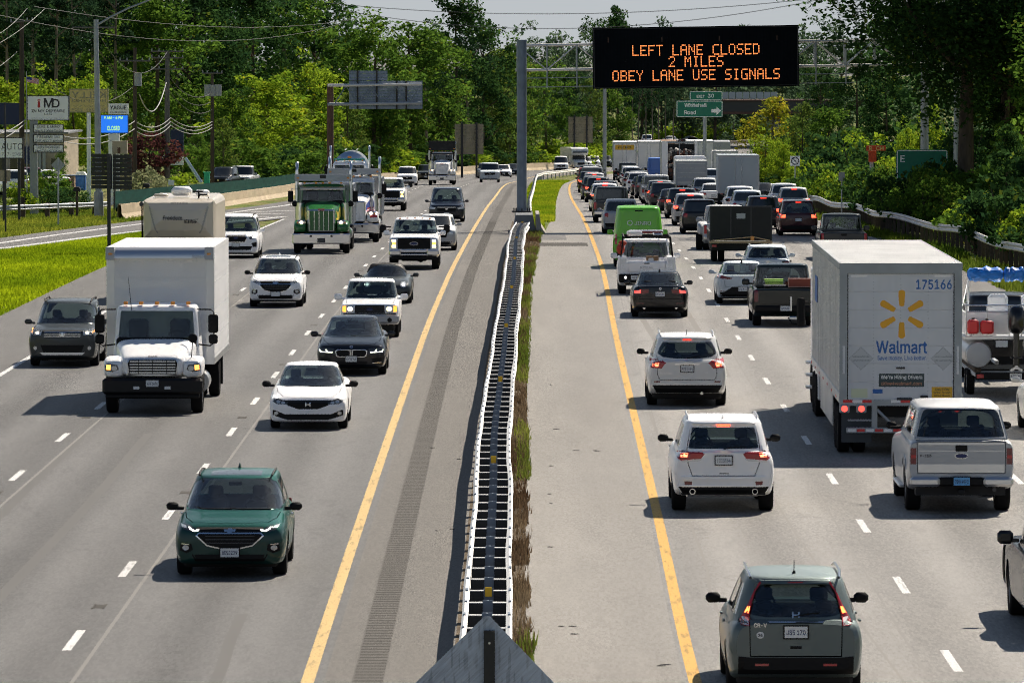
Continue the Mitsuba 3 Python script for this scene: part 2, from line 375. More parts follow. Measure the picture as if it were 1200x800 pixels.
structure('median_soil', strip(lambda y: np.interp(y, [60, 160, 223, 284, 330], [-0.85, -0.75, -0.5, -0.2, 0.0]), lambda y: np.interp(y, [60, 160, 223, 284, 330], [0.20, 0.33, 0.62, 1.30, 1.65]) + .07 * np.sin(y * 1.9) * np.sin(y * .37), 55, 330, 0.006), 'm_soil', 'strip of brown soil and weeds under the median barrier', 'ground')
structure('median_grass', strip(lambda y: np.minimum(Lc(y) + 2.25, Rc(y) - 2.4), lambda y: np.where(y < 330, 1.7, np.maximum(Rc(y) - np.interp(y, [330, 470, 600], [1.6, 0.9, 0.5]), 1.9)), 300, 800, -0.03), 'm_ground', 'grassy median between the carriageways beyond the sign post', 'grass')
def bar_x(y):
 y = np.asarray(y, float)
 c = np.interp(y, [60, 80, 102, 131, 163, 198, 223, 245, 273, 290], [-.40, -.38, -.34, -.33, -.22, 0, .06, .14, .30, .50])
 return c + 0.022 * np.sin(y / 11.0) + 0.008 * np.sin(y / 4.1)
WB = [(0.0, 0.0), (0.055, 0.02), (0.075, 0.05), (0.075, 0.085), (0.01, 0.125), (0.0, 0.155), (0.01, 0.185), (0.075, 0.225), (0.075, 0.26), (0.055, 0.29), (0.0, 0.31)]
WB = [(a, b + 0.49) for a, b in WB]
bar = name('median_barrier')
tag(bar, 'long double sided steel guardrail with dark posts running down the median', 'guardrail')
half = 0.265
ys = np.arange(64, 288, 0.9525)
for sgn in (-1, 1):
 wob = 0.012 * np.sin(ys / 4.1 + sgn) + 0.006 * np.sin(ys / 1.7)
 path = np.stack([bar_x(ys) + sgn * (half + wob), ys, zr(ys)], 1)
 prof = [(sgn * a, b) for a, b in WB]
 front = sweep(path, prof)
 top = sweep(path, [(-0.005 * sgn, .80), (sgn * .05, .812), (sgn * .082, .79)])
 add(f'{bar}__rail', cat(front, top), 'm_galv', smooth=40)
post = mikit.ply(cat(bx(-.07, .07, -.05, -.04, -.1, .83), bx(-.012, .012, -.04, .04, -.1, .83), bx(-.07, .07, .04, .05, -.1, .83)), 'm_steel_post')
blockL = mikit.ply(bx(-half + .0, -.075, -.09, .09, .46, .795), 'm_block')
plateL = mikit.ply(bx(-half - .0, -.07, -.075, .075, .797, .806), 'm_galv')
bolts = []
for y in np.arange(66, 287, 1.905):
 for s_ in (-1, 1):
  for dy in ((-.1, 0, .1) if int(y / 1.905) % 2 else (0,)):
   bolts.append(bx(float(bar_x(y)) + s_ * (half + .045) - .018, float(bar_x(y)) + s_ * (half + .045) + .018, y + dy - .05, y + dy + .05, float(zr(y)) + .80, float(zr(y)) + .83))
k = add(f'{bar}__bolts', cat(bolts), 'm_steel_post')
labels[k] = {'kind': 'stuff'}
refl = mikit.ply(bx(-.05, .05, -.075, -.055, .72, .86), 'm_yellow_refl')
for i, y in enumerate(np.arange(66, 287, 1.905)):
 t = T().translate([float(bar_x(y)), float(y), float(zr(y))])
 reuse(f'{bar}__post', post, t)
 reuse(f'{bar}__spacer', blockL, t)
 reuse(f'{bar}__spacer', blockL, t @ T().rotate([0, 0, 1], 180))
 reuse(f'{bar}__cross_plate', plateL, t)
 reuse(f'{bar}__cross_plate', plateL, t @ T().rotate([0, 0, 1], 180))
 if i % 15 == 11:
  reuse(f'{bar}__reflector', refl, t)
rail2 = name('guardrail')
tag(rail2, 'white curving guardrail beyond the tall sign post', 'guardrail')
ys2 = np.arange(318, 760, 4.0)
path = np.stack([np.interp(ys2, [318, 360, 430, 520, 600, 660, 760], [.95, 1.05, 1.5, 2.0, 2.5, 3.4, 9.6]), ys2, zr(ys2)], 1)
wbig = [(a * 1.0, b) for a, b in WB]
add(f'{rail2}__rail', cat(sweep(path, wbig), sweep(path, [(0, .8), (.06, .815), (.085, .79)])), mat('rail_white', (0.72, 0.71, 0.68), 0.5))
p2 = mikit.ply(bx(-.06, .06, -.05, .05, -.1, .78), 'm_galv_dull')
for i in range(0, len(ys2), 2):
 reuse(f'{rail2}__post', p2, T().translate([float(path[i, 0]) - .08, float(ys2[i]), float(zr(ys2[i]))]))
rail3 = name('guardrail')
tag(rail3, 'long wavy grey guardrail curving along the right roadside in front of the bushes', 'guardrail')
ys3 = np.arange(196, 640, 2.0)
gxr = np.interp(ys3, [190, 240, 260, 271, 294, 340, 385, 450, 560, 640], [19.6, 19.5, 19.5, 19.1, 18.4, 18.0, 17.5, 17.4, 18.6, 22]) + 0.10 * np.sin(ys3 / 7.0)
gz = np.interp(ys3, [190, 230, 250, 271, 294, 340, 385, 640], [.30, .30, .28, .22, .2, .1, .05, 0]) + 0.07 * np.sin(ys3 / 5.0)
path = np.stack([gxr, ys3, zr(ys3) + gz], 1)
add(f'{rail3}__rail', cat(sweep(path, [(-a, b + .12) for a, b in WB]), sweep(path, [(.0, .92), (-.06, .935), (-.085, .91)])), 'm_galv', smooth=40)
for i in range(0, len(ys3), 1):
 reuse(f'{rail3}__post', mikit.ply(bx(.0, .16, -.06, .06, -.1, .9), 'm_wood_dark') if i == 0 else scene[f'{rail3}__post'], T().translate(path[i].tolist()))
DG = 306.0
gan = name('sign_gantry')
tag(gan, 'steel lattice gantry on a thick grey post spanning the right carriageway', 'gantry')
sg = FOCAL / DG
def gp(px, py, dy=0.0):
 p = pix(px, py, DG)
 return np.array([p[0], DG + dy, p[2]])
zg = float(zr(DG))
pp = gp(611.5, 243)
add(f'{gan}__post', rod([pp[0], DG, zg + .7], [pp[0], DG, gp(611, 47)[2]], .25, .25, 24), 'm_steel_post', smooth=40)
add(f'{gan}__base_plate', cat(rod([pp[0], DG, zg + .92], [pp[0], DG, zg + 1.0], .5, .5, 16), *[rod([pp[0] + .4 * math.cos(a), DG + .4 * math.sin(a), zg + .9], [pp[0] + .4 * math.cos(a), DG + .4 * math.sin(a), zg + 1.14], .04, .04, 6) for a in np.arange(8) * math.pi / 4]), 'm_black_steel')
ped = Polygon([(-.55, 0), (.55, 0), (.55, .2), (.42, .92), (-.42, .92), (-.55, .2)])
pm = trimesh.creation.extrude_polygon(ped, 7.5)
pm.apply_transform(trimesh.transformations.rotation_matrix(math.pi / 2, [1, 0, 0]))
pm.apply_translation([pp[0] + .12, DG + 2.2, zg])
add(f'{gan}__pedestal', pm, 'm_concrete_grey')
pm2 = trimesh.creation.extrude_polygon(Polygon([(0, 0), (.5, 0), (.28, .3), (.18, .95), (0, .95)]), 8.0)
pm2.apply_transform(trimesh.transformations.rotation_matrix(math.pi / 2, [1, 0, 0]))
pm2.apply_translation([pp[0] + .69, DG + 2.4, zg])
add(f'{gan}__pedestal_kerb', pm2, 'm_concrete')
ch = []
xl, xr = 604, 1128
def chord_y(px, y600):
 return y600 - 0.0146 * (px - 605)
for dy in (0.0, 1.3):
 for y6 in (53.5, 82.5):
  a, b = gp(xl, chord_y(xl, y6), dy + .3), gp(xr, chord_y(xr, y6), dy + .3)
  add(f'{gan}__chord', rod(a, b, .075, .075, 10), 'm_galv', smooth=40)
nodes = np.arange(606, 1129, 35.0)
for i in range(len(nodes)):
 for dy in (0.0, 1.3):
  a, b = gp(nodes[i], chord_y(nodes[i], 53.5), dy + .3), gp(nodes[i], chord_y(nodes[i], 82.5), dy + .3)
  add(f'{gan}__upright', rod(a, b, .04, .04, 6), 'm_galv_dull')
  if i + 1 < len(nodes):
   c = (53.5, 82.5) if i % 2 == 0 else (82.5, 53.5)
   a, b = gp(nodes[i], chord_y(nodes[i], c[0]), dy + .3), gp(nodes[i + 1], chord_y(nodes[i + 1], c[1]), dy + .3)
   add(f'{gan}__diagonal', rod(a, b, .035, .035, 6), 'm_galv')
 for y6 in (53.5, 82.5):
  a, b = gp(nodes[i], chord_y(nodes[i], y6), .3), gp(nodes[i], chord_y(nodes[i], y6), 1.6)
  add(f'{gan}__cross_member', rod(a, b, .03, .03, 6), 'm_galv_dull')
for y6 in (92, 102.5):
 add(f'{gan}__walkway_rail', rod(gp(618, chord_y(618, y6), -.4), gp(1000, chord_y(1000, y6), -.4), .022, .022, 6), 'm_galv_dull')
for px in np.arange(641, 1000, 35.0):
 if 690 < px < 940:
  continue
 add(f'{gan}__walkway_hanger', rod(gp(px, chord_y(px, 53), -.4), gp(px, chord_y(px, 104), -.4), .04, .04, 6), 'm_galv_dull')
for px in (1087, 1124):
 a = gp(px, 45, .8)
 add(f'{gan}__post', rod([a[0], DG + .8 + (0 if px > 1100 else 1.2), zg - .2], a + [0, (0 if px > 1100 else 1.2), 0], .2, .2, 16), 'm_galv_dull', smooth=40)
vms = name('message_board')
tag(vms, 'black electronic message board with glowing orange lettering hung on the gantry', 'sign')
cx = pix(815, 67, DG)
tilt = T().translate([float(cx[0]), DG - .1, float(cx[2])]) @ T().rotate([0, 1, 0], -0.84)
hw, hh = 120.3 / sg, 35.6 / sg
shell = cat(bx(-hw, hw, -.55, .35, -hh, hh))
mat('vms_case', (0.003, 0.004, 0.006), 0.9, spec=.1)
mat('vms_face', proc(lambda p, n, uv: mi.Color3f(0.003, 0.0045, 0.007) * (0.7 + 1.1 * smoothstep(0.35, 0.5, dr.abs(p.x * 14.0 - dr.floor(p.x * 14.0) - 0.5)) + 0.4 * noise(p.x * 2, 0, p.z * 2))), 0.9, spec=.1)
add(f'{vms}__case', shell, 'm_vms_case', to_world=tilt)
add(f'{vms}__face', bx(-hw + .1, hw - .1, -.565, -.552, -hh + .1, hh - .1), 'm_vms_face', to_world=tilt)
lou = [bx(-hw + .02, hw - .02, -.62, -.565, z - .01, z + .01) for z in (hh - .06, -hh + .06)] + [bx(s * (hw - .06) - .02, s * (hw - .06) + .02, -.62, -.565, -hh + .08, hh - .08) for s in (-1, 1)]
add(f'{vms}__rim', cat(lou), 'm_black_steel', to_world=tilt)
vents = [bx(x - .03, x + .03, -.585, -.566, hh - .75, hh - .5) for x in (-4.4, -1.7, 1.2, 4.1)]
add(f'{vms}__vent', cat(vents), mat('vent_dark', (.05, .02, .01), .6), to_world=tilt)
FONT = {'A': '01110 10001 10001 11111 10001 10001 10001', 'B': '11110 10001 10001 11110 10001 10001 11110', 'C': '01111 10000 10000 10000 10000 10000 01111',
  'D': '11110 10001 10001 10001 10001 10001 11110', 'E': '11111 10000 10000 11110 10000 10000 11111', 'F': '11111 10000 10000 11110 10000 10000 10000',
  'G': '01111 10000 10000 10011 10001 10001 01111', 'I': '01110 00100 00100 00100 00100 00100 01110', 'L': '10000 10000 10000 10000 10000 10000 11111',
  'M': '10001 11011 10101 10101 10001 10001 10001', 'N': '10001 11001 10101 10101 10011 10001 10001', 'O': '01110 10001 10001 10001 10001 10001 01110',
  'S': '01111 10000 10000 01110 00001 00001 11110', 'T': '11111 00100 00100 00100 00100 00100 00100', 'U': '10001 10001 10001 10001 10001 10001 01110',
  'Y': '10001 10001 01010 00100 00100 00100 00100', '2': '01110 10001 00001 00010 00100 01000 11111', ' ': '00000 ' * 7}
pitch = 9.4 / sg / 6
for text, yc in (('LEFT LANE CLOSED', 59.0), ('2 MILES', 72.6), ('OBEY LANE USE SIGNALS', 88.2)):
 wtot = (len(text) * 6 - 1) * pitch
 dots = {}
 z0 = (67 - yc + 0.4) / sg
 for i, chx in enumerate(text):
  rows = FONT[chx].split()
  for r_, row in enumerate(rows):
   for c_, on in enumerate(row):
    if on == '1':
     x = -wtot / 2 + (i * 6 + c_ + .5) * pitch
     z = z0 + (3 - r_) * 0.079
     a = pitch * 0.33
     dots.setdefault(text[:i].count(' '), []).append(bx(x - a, x + a, -.585, -.57, z - .029, z + .029))
 for wd in sorted(dots):
  k = add(f'{vms}__text_word', cat(dots[wd]), 'm_black', to_world=tilt)
  scene[k]['emitter'] = {'type': 'area', 'radiance': rgb(0.36, 0.105, 0.028)}
  labels[k] = {'label': f'glowing orange word {text.split()[wd].lower()}'}
def text_on(text, h, m, parent, x, y, z, yaw=0.0, bold=True, align='c', key='lettering', width=None):
 t = meshkit.text_mesh(text, h, 0.006, bold)
 w = t.bounds[1, 0] - t.bounds[0, 0]
 if width:
  t.apply_scale([width / w, 1, 1])
  w = width
 t.apply_translation([-t.bounds[0, 0] - (w / 2 if align == 'c' else 0), 0, 0])
 R = trimesh.transformations.rotation_matrix(math.pi / 2, [1, 0, 0])
 t.apply_transform(R)
 t.apply_transform(trimesh.transformations.rotation_matrix(yaw, [0, 0, 1]))
 t.apply_translation([x, y, z])
 return add(f'{parent}__{key}', t, m)
def panel(px0, px1, py0, py1, D, th=0.05):
 a, b = pix(px0, py1, D), pix(px1, py0, D)
 return bx(a[0], b[0], D, D + th, a[2], b[2])
def rounded_panel(px0, px1, py0, py1, D, th=.05, r=.15):
 a, b = pix(px0, py1, D), pix(px1, py0, D)
 P = sbox(a[0] + r, a[2] + r, b[0] - r, b[2] - r).buffer(r)
 m = trimesh.creation.extrude_polygon(P, th)
 m.apply_transform(trimesh.transformations.rotation_matrix(math.pi / 2, [1, 0, 0]))
 m.apply_translation([0, D + th, 0])
 return m
D = 560.0
ex = name('exit_sign')
tag(ex, 'green exit sign reading Whitehall Road below the message board', 'sign')
add(f'{ex}__panel', rounded_panel(792.5, 847, 118, 137.5, D), 'm_sign_green')
add(f'{ex}__tab', rounded_panel(808, 847, 107, 117.6, D), 'm_sign_green')
for (a, b, c, d) in ((792.5, 847, 118, 137.5), (808, 847, 107, 117.6)):
 P0, P1 = pix(a + .5, d - .5, D), pix(b - .5, c + .5, D)
 ring = sbox(P0[0] + .1, P0[2] + .1, P1[0] - .1, P1[2] - .1).buffer(.1)
 ring = ring.difference(ring.buffer(-.05))
 m = trimesh.creation.extrude_polygon(ring, .012)
 m.apply_transform(trimesh.transformations.rotation_matrix(math.pi / 2, [1, 0, 0]))
 m.apply_translation([0, D - .002, 0])
 add(f'{ex}__border', m, 'm_sign_white')
s_ = FOCAL / D
for t_, px, py, hpx, al in (('Whitehall', 802, 125.5, 4.3, 'l'), ('Road', 802, 134, 4.3, 'l'), ('EXIT', 816.5, 114.6, 3.0, 'l'), ('30', 829.5, 114.6, 4.2, 'l')):
 p = pix(px, py, D)
 text_on(t_, hpx / s_, 'm_sign_white', ex, p[0], D - .012, p[2], align=al)
p = pix(839, 130, D)
arrow = Polygon([(-.42, -.16), (.05, -.16), (.05, -.38), (.48, 0), (.05, .38), (.05, .16), (-.42, .16)])
m = trimesh.creation.extrude_polygon(arrow, .012)
m.apply_transform(trimesh.transformations.rotation_matrix(math.pi / 2, [1, 0, 0]))
m.apply_translation([p[0], D - .004, p[2]])
add(f'{ex}__arrow', m, 'm_sign_white')
b = pix(826, 137, D)
add(f'{ex}__post', rod([b[0], D + .25, zr(D) - .2], [b[0], D + .25, pix(826, 112, D)[2]], .17, .17, 12), 'm_galv_dull', smooth=40)
D = 302.0
gs = name('green_sign')
tag(gs, 'green roadside sign half hidden by leaves above the right guardrail', 'sign')
add(f'{gs}__panel', rounded_panel(1050, 1111, 175.5, 210.5, D), 'm_sign_green')
P0, P1 = pix(1051, 209.8, D), pix(1110, 176.2, D)
ring = sbox(P0[0] + .08, P0[2] + .08, P1[0] - .08, P1[2] - .08).buffer(.08)
ring = ring.difference(ring.buffer(-.04))
m = trimesh.creation.extrude_polygon(ring, .012)
m.apply_transform(trimesh.transformations.rotation_matrix(math.pi / 2, [1, 0, 0]))
m.apply_translation([0, D - .002, 0])
add(f'{gs}__border', m, 'm_sign_white')
p = pix(1055, 190, D)
text_on('E', .33, 'm_sign_white', gs, p[0], D - .012, p[2], align='l')
for px in (1062, 1102):
 b = pix(px, 200, D)
 add(f'{gs}__post', bx(b[0] - .06, b[0] + .06, D + .06, D + .16, zr(D) + .2, b[2]), 'm_wood_grey')
D = 372.0
ns = name('prohibition_sign')
tag(ns, 'small white square sign with a black barred circle beside the right lane', 'sign')
add(f'{ns}__panel', panel(926, 937.5, 183, 194.5, D, .03), 'm_sign_white')
c = pix(931.8, 188.7, D)
ring = Polygon([(.25 * math.cos(a), .25 * math.sin(a)) for a in np.linspace(0, 2 * math.pi, 32)[:-1]])
ring = ring.difference(ring.buffer(-.06)).union(Polygon([(-.2, .16), (-.16, .2), (.2, -.16), (.16, -.2)]))
m = trimesh.creation.extrude_polygon(ring, .01)
m.apply_transform(trimesh.transformations.rotation_matrix(math.pi / 2, [1, 0, 0]))
m.apply_translation([c[0], D - .002, c[2]])
add(f'{ns}__symbol', m, 'm_ink')
add(f'{ns}__post', rod([c[0], D + .06, zr(D)], [c[0], D + .06, c[2] + .2], .04, .04, 8), 'm_galv_dull')
D = 330.0
ns = name('road_sign')
tag(ns, 'thin grey sign seen edge on between the bushes behind the right guardrail', 'sign')
c = pix(986.5, 207, D)
add(f'{ns}__panel', bx(c[0] - .17, c[0] + .17, D, D + .03, c[2] - .25, c[2] + .25), 'm_sign_grey')
add(f'{ns}__post', rod([c[0], D + .06, zr(D)], [c[0], D + .06, c[2] + .2], .04, .04, 8), 'm_galv_dull')
D = 341.0
rs = name('red_sign')
tag(rs, 'orange red pole sign glimpsed through the leaves left of the green sign', 'sign')
add(f'{rs}__panel', panel(1018, 1027, 177.2, 190, D, .2), mat('sign_red', (.50, .05, .015), .6))
add(f'{rs}__lettering_panel', panel(1015, 1038, 170.5, 177, D - .1, .1), 'm_sign_red')
for t_, px in (('R', 1020), ('CH', 1031)):
 p = pix(px, 176.3, D - .1)
 text_on(t_, 4.6 / (FOCAL / D), 'm_sign_yellow', rs, p[0], D - .115, p[2])
b = pix(1022, 200, D)
add(f'{rs}__post', rod([b[0], D + .6, ground_z(b[0], D)], [b[0], D + .6, b[2] + 1], .1, .1, 8), 'm_galv_dull')
def ribbed(px0, px1, py0, py1, D, m, parent, ribs, key='panel'):
 a, b = pix(px0, py1, D), pix(px1, py0, D)
 zs = np.linspace(a[2], b[2], ribs + 1)
 for i in range(ribs):
  add(f'{parent}__{key}', cat(bx(a[0], b[0], D, D + .035, zs[i] + .008, zs[i + 1] - .008), bx(a[0], b[0], D - .05, D, zs[i + 1] - .05, zs[i + 1] - .012)), m)
D = 430.0
cs = name('sign_gantry')
tag(cs, 'cantilever gantry on a rusty post holding a grey ribbed sign back', 'gantry')
b = pix(387, 98, D)
add(f'{cs}__post', rod([b[0], D, zr(D) - .3], [b[0], D, b[2]], .25, .23, 16), 'm_rust_steel', smooth=40)
ribbed(409, 495, 95, 128, D, 'm_sign_back', cs, 9, 'sign_plank')
ribbed(409, 454, 83, 94.6, D, 'm_sign_back', cs, 3, 'sign_plank')
for py in (101, 123):
 a, c = pix(384, py - .6, D - .5), pix(494, py - 2, D - .5)
 add(f'{cs}__arm', rod(a, c, .11, .10, 10), 'm_galv_dull' if py > 110 else 'm_galv', smooth=40)
xs = [391, 419, 441.5, 465, 476, 494]
for i, px in enumerate(xs[1:-1]):
 add(f'{cs}__stiffener', rod(pix(px, 83 if px < 450 else 95, D - .16), pix(px, 128, D - .16), .07, .07, 6), 'm_black_steel')
for i in range(7):
 a, c = (101, 123) if i % 2 else (123, 101)
 add(f'{cs}__diagonal', rod(pix(391 + i * 14.5, a, D - .5), pix(391 + (i + 1) * 14.5, c, D - .5), .04, .04, 6), 'm_steel_post')
for (x0, x1, y0, y1, D, lab) in ((533, 566.5, 145.5, 181, 690.0, 'tan ribbed sign back on two posts left of the tall gantry post'), (666, 694.5, 137, 167.5, 830.0, 'tan ribbed sign back on two posts right of the tall gantry post')):
 k = name('road_sign')
 tag(k, lab, 'sign')
 ribbed(x0, x1, y0, y1, D, 'm_sign_tan', k, 10, 'sign_plank')
 for px in (x0 + (x1 - x0) * .25, x0 + (x1 - x0) * .76):
  p = pix(px, y0 - 2, D - .2)
  add(f'{k}__post', bx(p[0] - .12, p[0] + .12, D - .35, D - .1, zr(D) - 2.5, p[2]), 'm_black_steel')
D = 640.0
k = name('light_pole')
tag(k, 'tall pale grey pole standing behind the left end of the message board', 'pole')
b = pix(708.5, 175, D)
add(f'{k}__shaft', rod([b[0], D, zr(D) - 1], [b[0], D, pix(708, 60, D)[2]], .22, .16, 12), 'm_galv_dull', smooth=40)
D = 262.0
k = name('road_sign')
tag(k, 'dark ribbed back of a road sign standing on the bright grass verge', 'sign')
ribbed(107, 130.5, 180, 221.5, D, 'm_sign_dark', k, 8, 'sign_plank')
ribbed(132, 154.5, 181, 222.0, D + .1, 'm_sign_dark', k, 8, 'sign_plank')
p = pix(127.5, 182, D - .2)
add(f'{k}__post', bx(p[0] - .075, p[0] + .075, D - .3, D - .06, ground_z(p[0], D), p[2]), 'm_black_steel')
p = pix(131.0, 220, D + .3)
add(f'{k}__brace', bx(p[0] - .03, p[0] + .03, D - .05, D + .05, p[2] - .05, p[2] + 1.4), 'm_black_steel')
D = 60.0
k = name('diamond_sign')
tag(k, 'brushed grey back of a diamond sign on a black post at the bottom edge', 'sign')
ap = pix(571.0, 722, D)
hs = 1.22
dia = Polygon([(0, 0), (hs * .72, -hs * .72), (0, -hs * 1.44), (-hs * .72, -hs * .72)]).buffer(-.06).buffer(.06)
m = trimesh.creation.extrude_polygon(dia, .006)
m.apply_transform(trimesh.transformations.rotation_matrix(math.pi / 2, [1, 0, 0]))
m.apply_transform(trimesh.transformations.rotation_matrix(math.radians(1.0), [0, 1, 0]))
m.apply_translation([ap[0], D, ap[2] + .03])
mat('brushed', proc(lambda p, n, uv: mi.Color3f(0.33, 0.39, 0.47) * (0.55 + 0.55 * fbm(p.x * 5 + p.z * 5, p.z * 70 - p.x * 70, 1.0) + 0.35 * fbm(p.x * 3, 1.0, p.z * 3) - .25 * smoothstep(.62, .75, noise(p.x * 40, 2., p.z * 4)))), 0.5, metallic=0.4)
add(f'{k}__panel', m, 'm_brushed')
P = pix(573.5, 738, D)
add(f'{k}__post', cat(bx(P[0] - .055, P[0] + .055, D - .075, D - .01, 0, P[2]), ), mat('black_post', (.012, .014, .013), .6))
for dz in (.12, .75):
 add(f'{k}__bolt', rod([P[0], D - .085, P[2] - dz], [P[0], D - .07, P[2] - dz], .012, .012, 8), 'm_galv')
D = 980.0
k = name('bridge')
tag(k, 'distant overpass with two dark girders and a pale fence behind the exit sign', 'bridge')
for (y0, y1, m) in ((116.8, 118.8, 'm_rust_steel'), (131, 134, 'm_rust_steel'), (118.8, 131, mat('deck_dark', (.06, .062, .06), .9))):
 a, b = pix(836, y1, D), pix(975, y0, D)
 add(f'{k}__girder' if m == 'm_rust_steel' else f'{k}__deck', bx(a[0], b[0], D + (0 if m == 'm_rust_steel' else .3), D + 9, a[2], b[2]), m)
for i in range(9):
 x0 = 838 + i * 8.2
 add(f'{k}__fence_panel', panel(x0, x0 + 7.4, 108, 116, D + .4, .06), mat('fence_pale', (.35, .40, .45), .5) if i == 0 else 'm_fence_pale')
for px in (905,):
 a, b = pix(px, 134, D), pix(px + 9, 133, D)
 add(f'{k}__pier', bx(a[0], b[0], D + 2, D + 6, zr(D) - 2, b[2]), 'm_concrete_grey')
wl = name('retaining_wall')
tag(wl, 'low tan concrete wall curving along the outer edge of the exit ramp', 'wall')
wp = [pix(140, 253, 338), pix(165, 251.5, 347), pix(200, 247, 360), pix(265, 240, 392), pix(335, 226.5, 455), pix(352, 222, 480)]
wx = np.interp(np.linspace(0, 1, 36), np.linspace(0, 1, 6), [p[0] for p in wp])
wy = np.interp(np.linspace(0, 1, 36), np.linspace(0, 1, 6), [p[1] for p in wp])
wpath = np.stack([wx, wy, zr(wy) - .1], 1)
for i in range(0, 35, 5):
 seg = wpath[i:i + 6].copy()
 seg[-1] = seg[-1] * .995 + seg[-2] * .005
 add(f'{wl}__wall_section', sweep(seg, [(.32, 0), (.30, .12), (.12, .4), (.08, .92), (-.1, .92), (-.14, 0)]), 'm_concrete_tan')
fn = name('fence')
tag(fn, 'dark green mesh fence standing on top of the tan wall', 'fence')
for i in range(0, 35, 5):
 a, b = wpath[i], wpath[min(i + 5, 35)]
 h = .72
 g = sweep(wpath[i:i + 6], [(-.2, .5), (-.2, .92 + h), (-.23, .92 + h), (-.23, .5)])
 add(f'{fn}__mesh_panel', g, 'm_green_mesh')
 add(f'{fn}__post', rod(a + [-.3, 0, .3], a + [-.3, 0, .95 + h], .035, .035, 6), 'm_black_steel')
bw = name('barrier_wall')
tag(bw, 'tan concrete barrier along the far outer edge of the oncoming road below the forest', 'wall')
for y0 in range(520, 880, 24):
 yy = np.arange(y0, y0 + 24.01, 4.0)
 yy[-1] -= .04
 add(f'{bw}__wall_section', sweep(np.stack([Lc(yy) - 11.9, yy, zr(yy) - .1], 1), [(.3, 0), (.28, .15), (.12, .42), (.08, 1.05), (-.1, 1.05), (-.14, 0)]), 'm_concrete_tan')
rail4 = name('guardrail')
tag(rail4, 'weathered guardrail with stout dark wooden posts in front of the shops on the left', 'guardrail')
xs4 = np.linspace(-33, -23.6, 18)
ys4 = np.interp(xs4, [-33, -23.6], [322, 352])
zz4 = zr(ys4) + .0
path = np.stack([xs4, ys4, zz4], 1)
add(f'{rail4}__rail', sweep(path, [(a + .1, b - .02) for a, b in WB]), 'm_galv_dull', smooth=40)
for i in range(0, 18, 2):
 reuse(f'{rail4}__post', mikit.ply(bx(-.14, .14, -.12, .12, -.1, .85), 'm_wood_dark') if i == 0 else scene[f'{rail4}__post'], T().translate(path[i].tolist()))
def board(key, lab, px0, px1, py0, py1, D, face, frame='m_black', th=.25):
 k = name(key)
 tag(k, lab, 'sign')
 a, b = pix(px0, py1, D), pix(px1, py0, D)
 add(f'{k}__cabinet', bx(a[0], b[0], D + .01, D + th, a[2], b[2]), frame)
 add(f'{k}__face', bx(a[0] + .05, b[0] - .05, D - .01, D + .009, a[2] + .05, b[2] - .05), face)
 return k
def write(k, text, px, py, hpx, D, m='m_ink', wpx=None, bold=True, align='c'):
 s = FOCAL / D
 p = pix(px, py, D)
 return text_on(text, hpx / s, m, k, p[0], D - .018, p[2], bold=bold, align=align, width=None if wpx is None else wpx / s)
D = 352.0
sA = board('shop_sign', 'white shop sign with a large red and black monogram', 31.5, 81, 112, 141.5, D, 'm_sign_white')
write(sA, 'D', 65.5, 126, 9.5, D, 'm_ink', 9)
write(sA, 'M', 57.0, 126, 10.5, D, 'm_ink', 11)
write(sA, 'i', 45.7, 126, 9.0, D, 'm_ink_red', 3.4)
write(sA, 'IN MY DEFENSE', 56.5, 131.7, 3.2, D, 'm_ink', 39)
write(sA, 'LLC', 56.5, 135.0, 2.4, D, 'm_ink', 9)
write(sA, 'What are you out you have', 56.3, 139.4, 1.8, D, 'm_sign_grey', 39, bold=False)
for px in (37.5, 42.0):
 p = pix(px, 141, D + .3)
 add(f'{sA}__pole', bx(p[0] - .12, p[0] + .12, D + .05, D + .25, ground_z(p[0], D), p[2]), 'm_sign_grey')
for i, (y0, y1, t1, t2) in enumerate(((145.5, 155.5, 'GUNS & AMMO', 'Firearms & Defense Training'), (157.5, 167.5, 'FIREARMS 101', 'CPR AED Training'), (169.5, 179, 'LASER ENGRAVING', 'INSTRUCTION'))):
 b_ = board('name_board', ('topmost', 'middle', 'lowest')[i] + ' of three small white name boards under the shop sign on the left', 39, 74.5, y0, y1, D - .2, 'm_sign_white', th=.12)
 write(b_, t1, 56.7, y0 + 4.6, 2.9, D - .2, 'm_ink', 27)
 write(b_, t2, 56.7, y0 + 8.7, 2.4, D - .2, 'm_ink', 31)
D = 372.0
sB = board('shop_sign', 'faded yellow sign with reversed lettering on a slim white pole', 81.2, 126.8, 104.5, 132, D, 'm_sign_yellow', 'm_sign_yellow_ink')
for t_, py, h, w in (('KELLY', 114.8, 7, 40), ('ROOFING', 119.6, 2.6, 40), ('www', 125, 1.4, 38), ('301-261-2929', 130.5, 3.2, 40)):
 kk = write(sB, t_, 104, py, h, D, 'm_sign_yellow_ink', w)
 pc = pix(104, py, D)
 scene[kk]['to_world'] = T().translate([float(2 * pc[0]), 0, 0]) @ T().scale([-1, 1, 1])
p = pix(104, 132, D + .1)
add(f'{sB}__pole', rod([p[0], D + .12, ground_z(p[0], D)], [p[0], D + .12, p[2]], .13, .13, 10), 'm_sign_white', smooth=40)
D = 380.0
sC = board('shop_sign', 'blue electronic sign with yellow green closed lettering under a white name panel', 117.5, 150.5, 134.5, 156.5, D, 'm_sign_blue', 'm_navy')
scene[f'{sC}__face']['emitter'] = {'type': 'area', 'radiance': rgb(0.003, 0.035, 0.16)}
mat('led_green', (.55, .8, .2), .5)
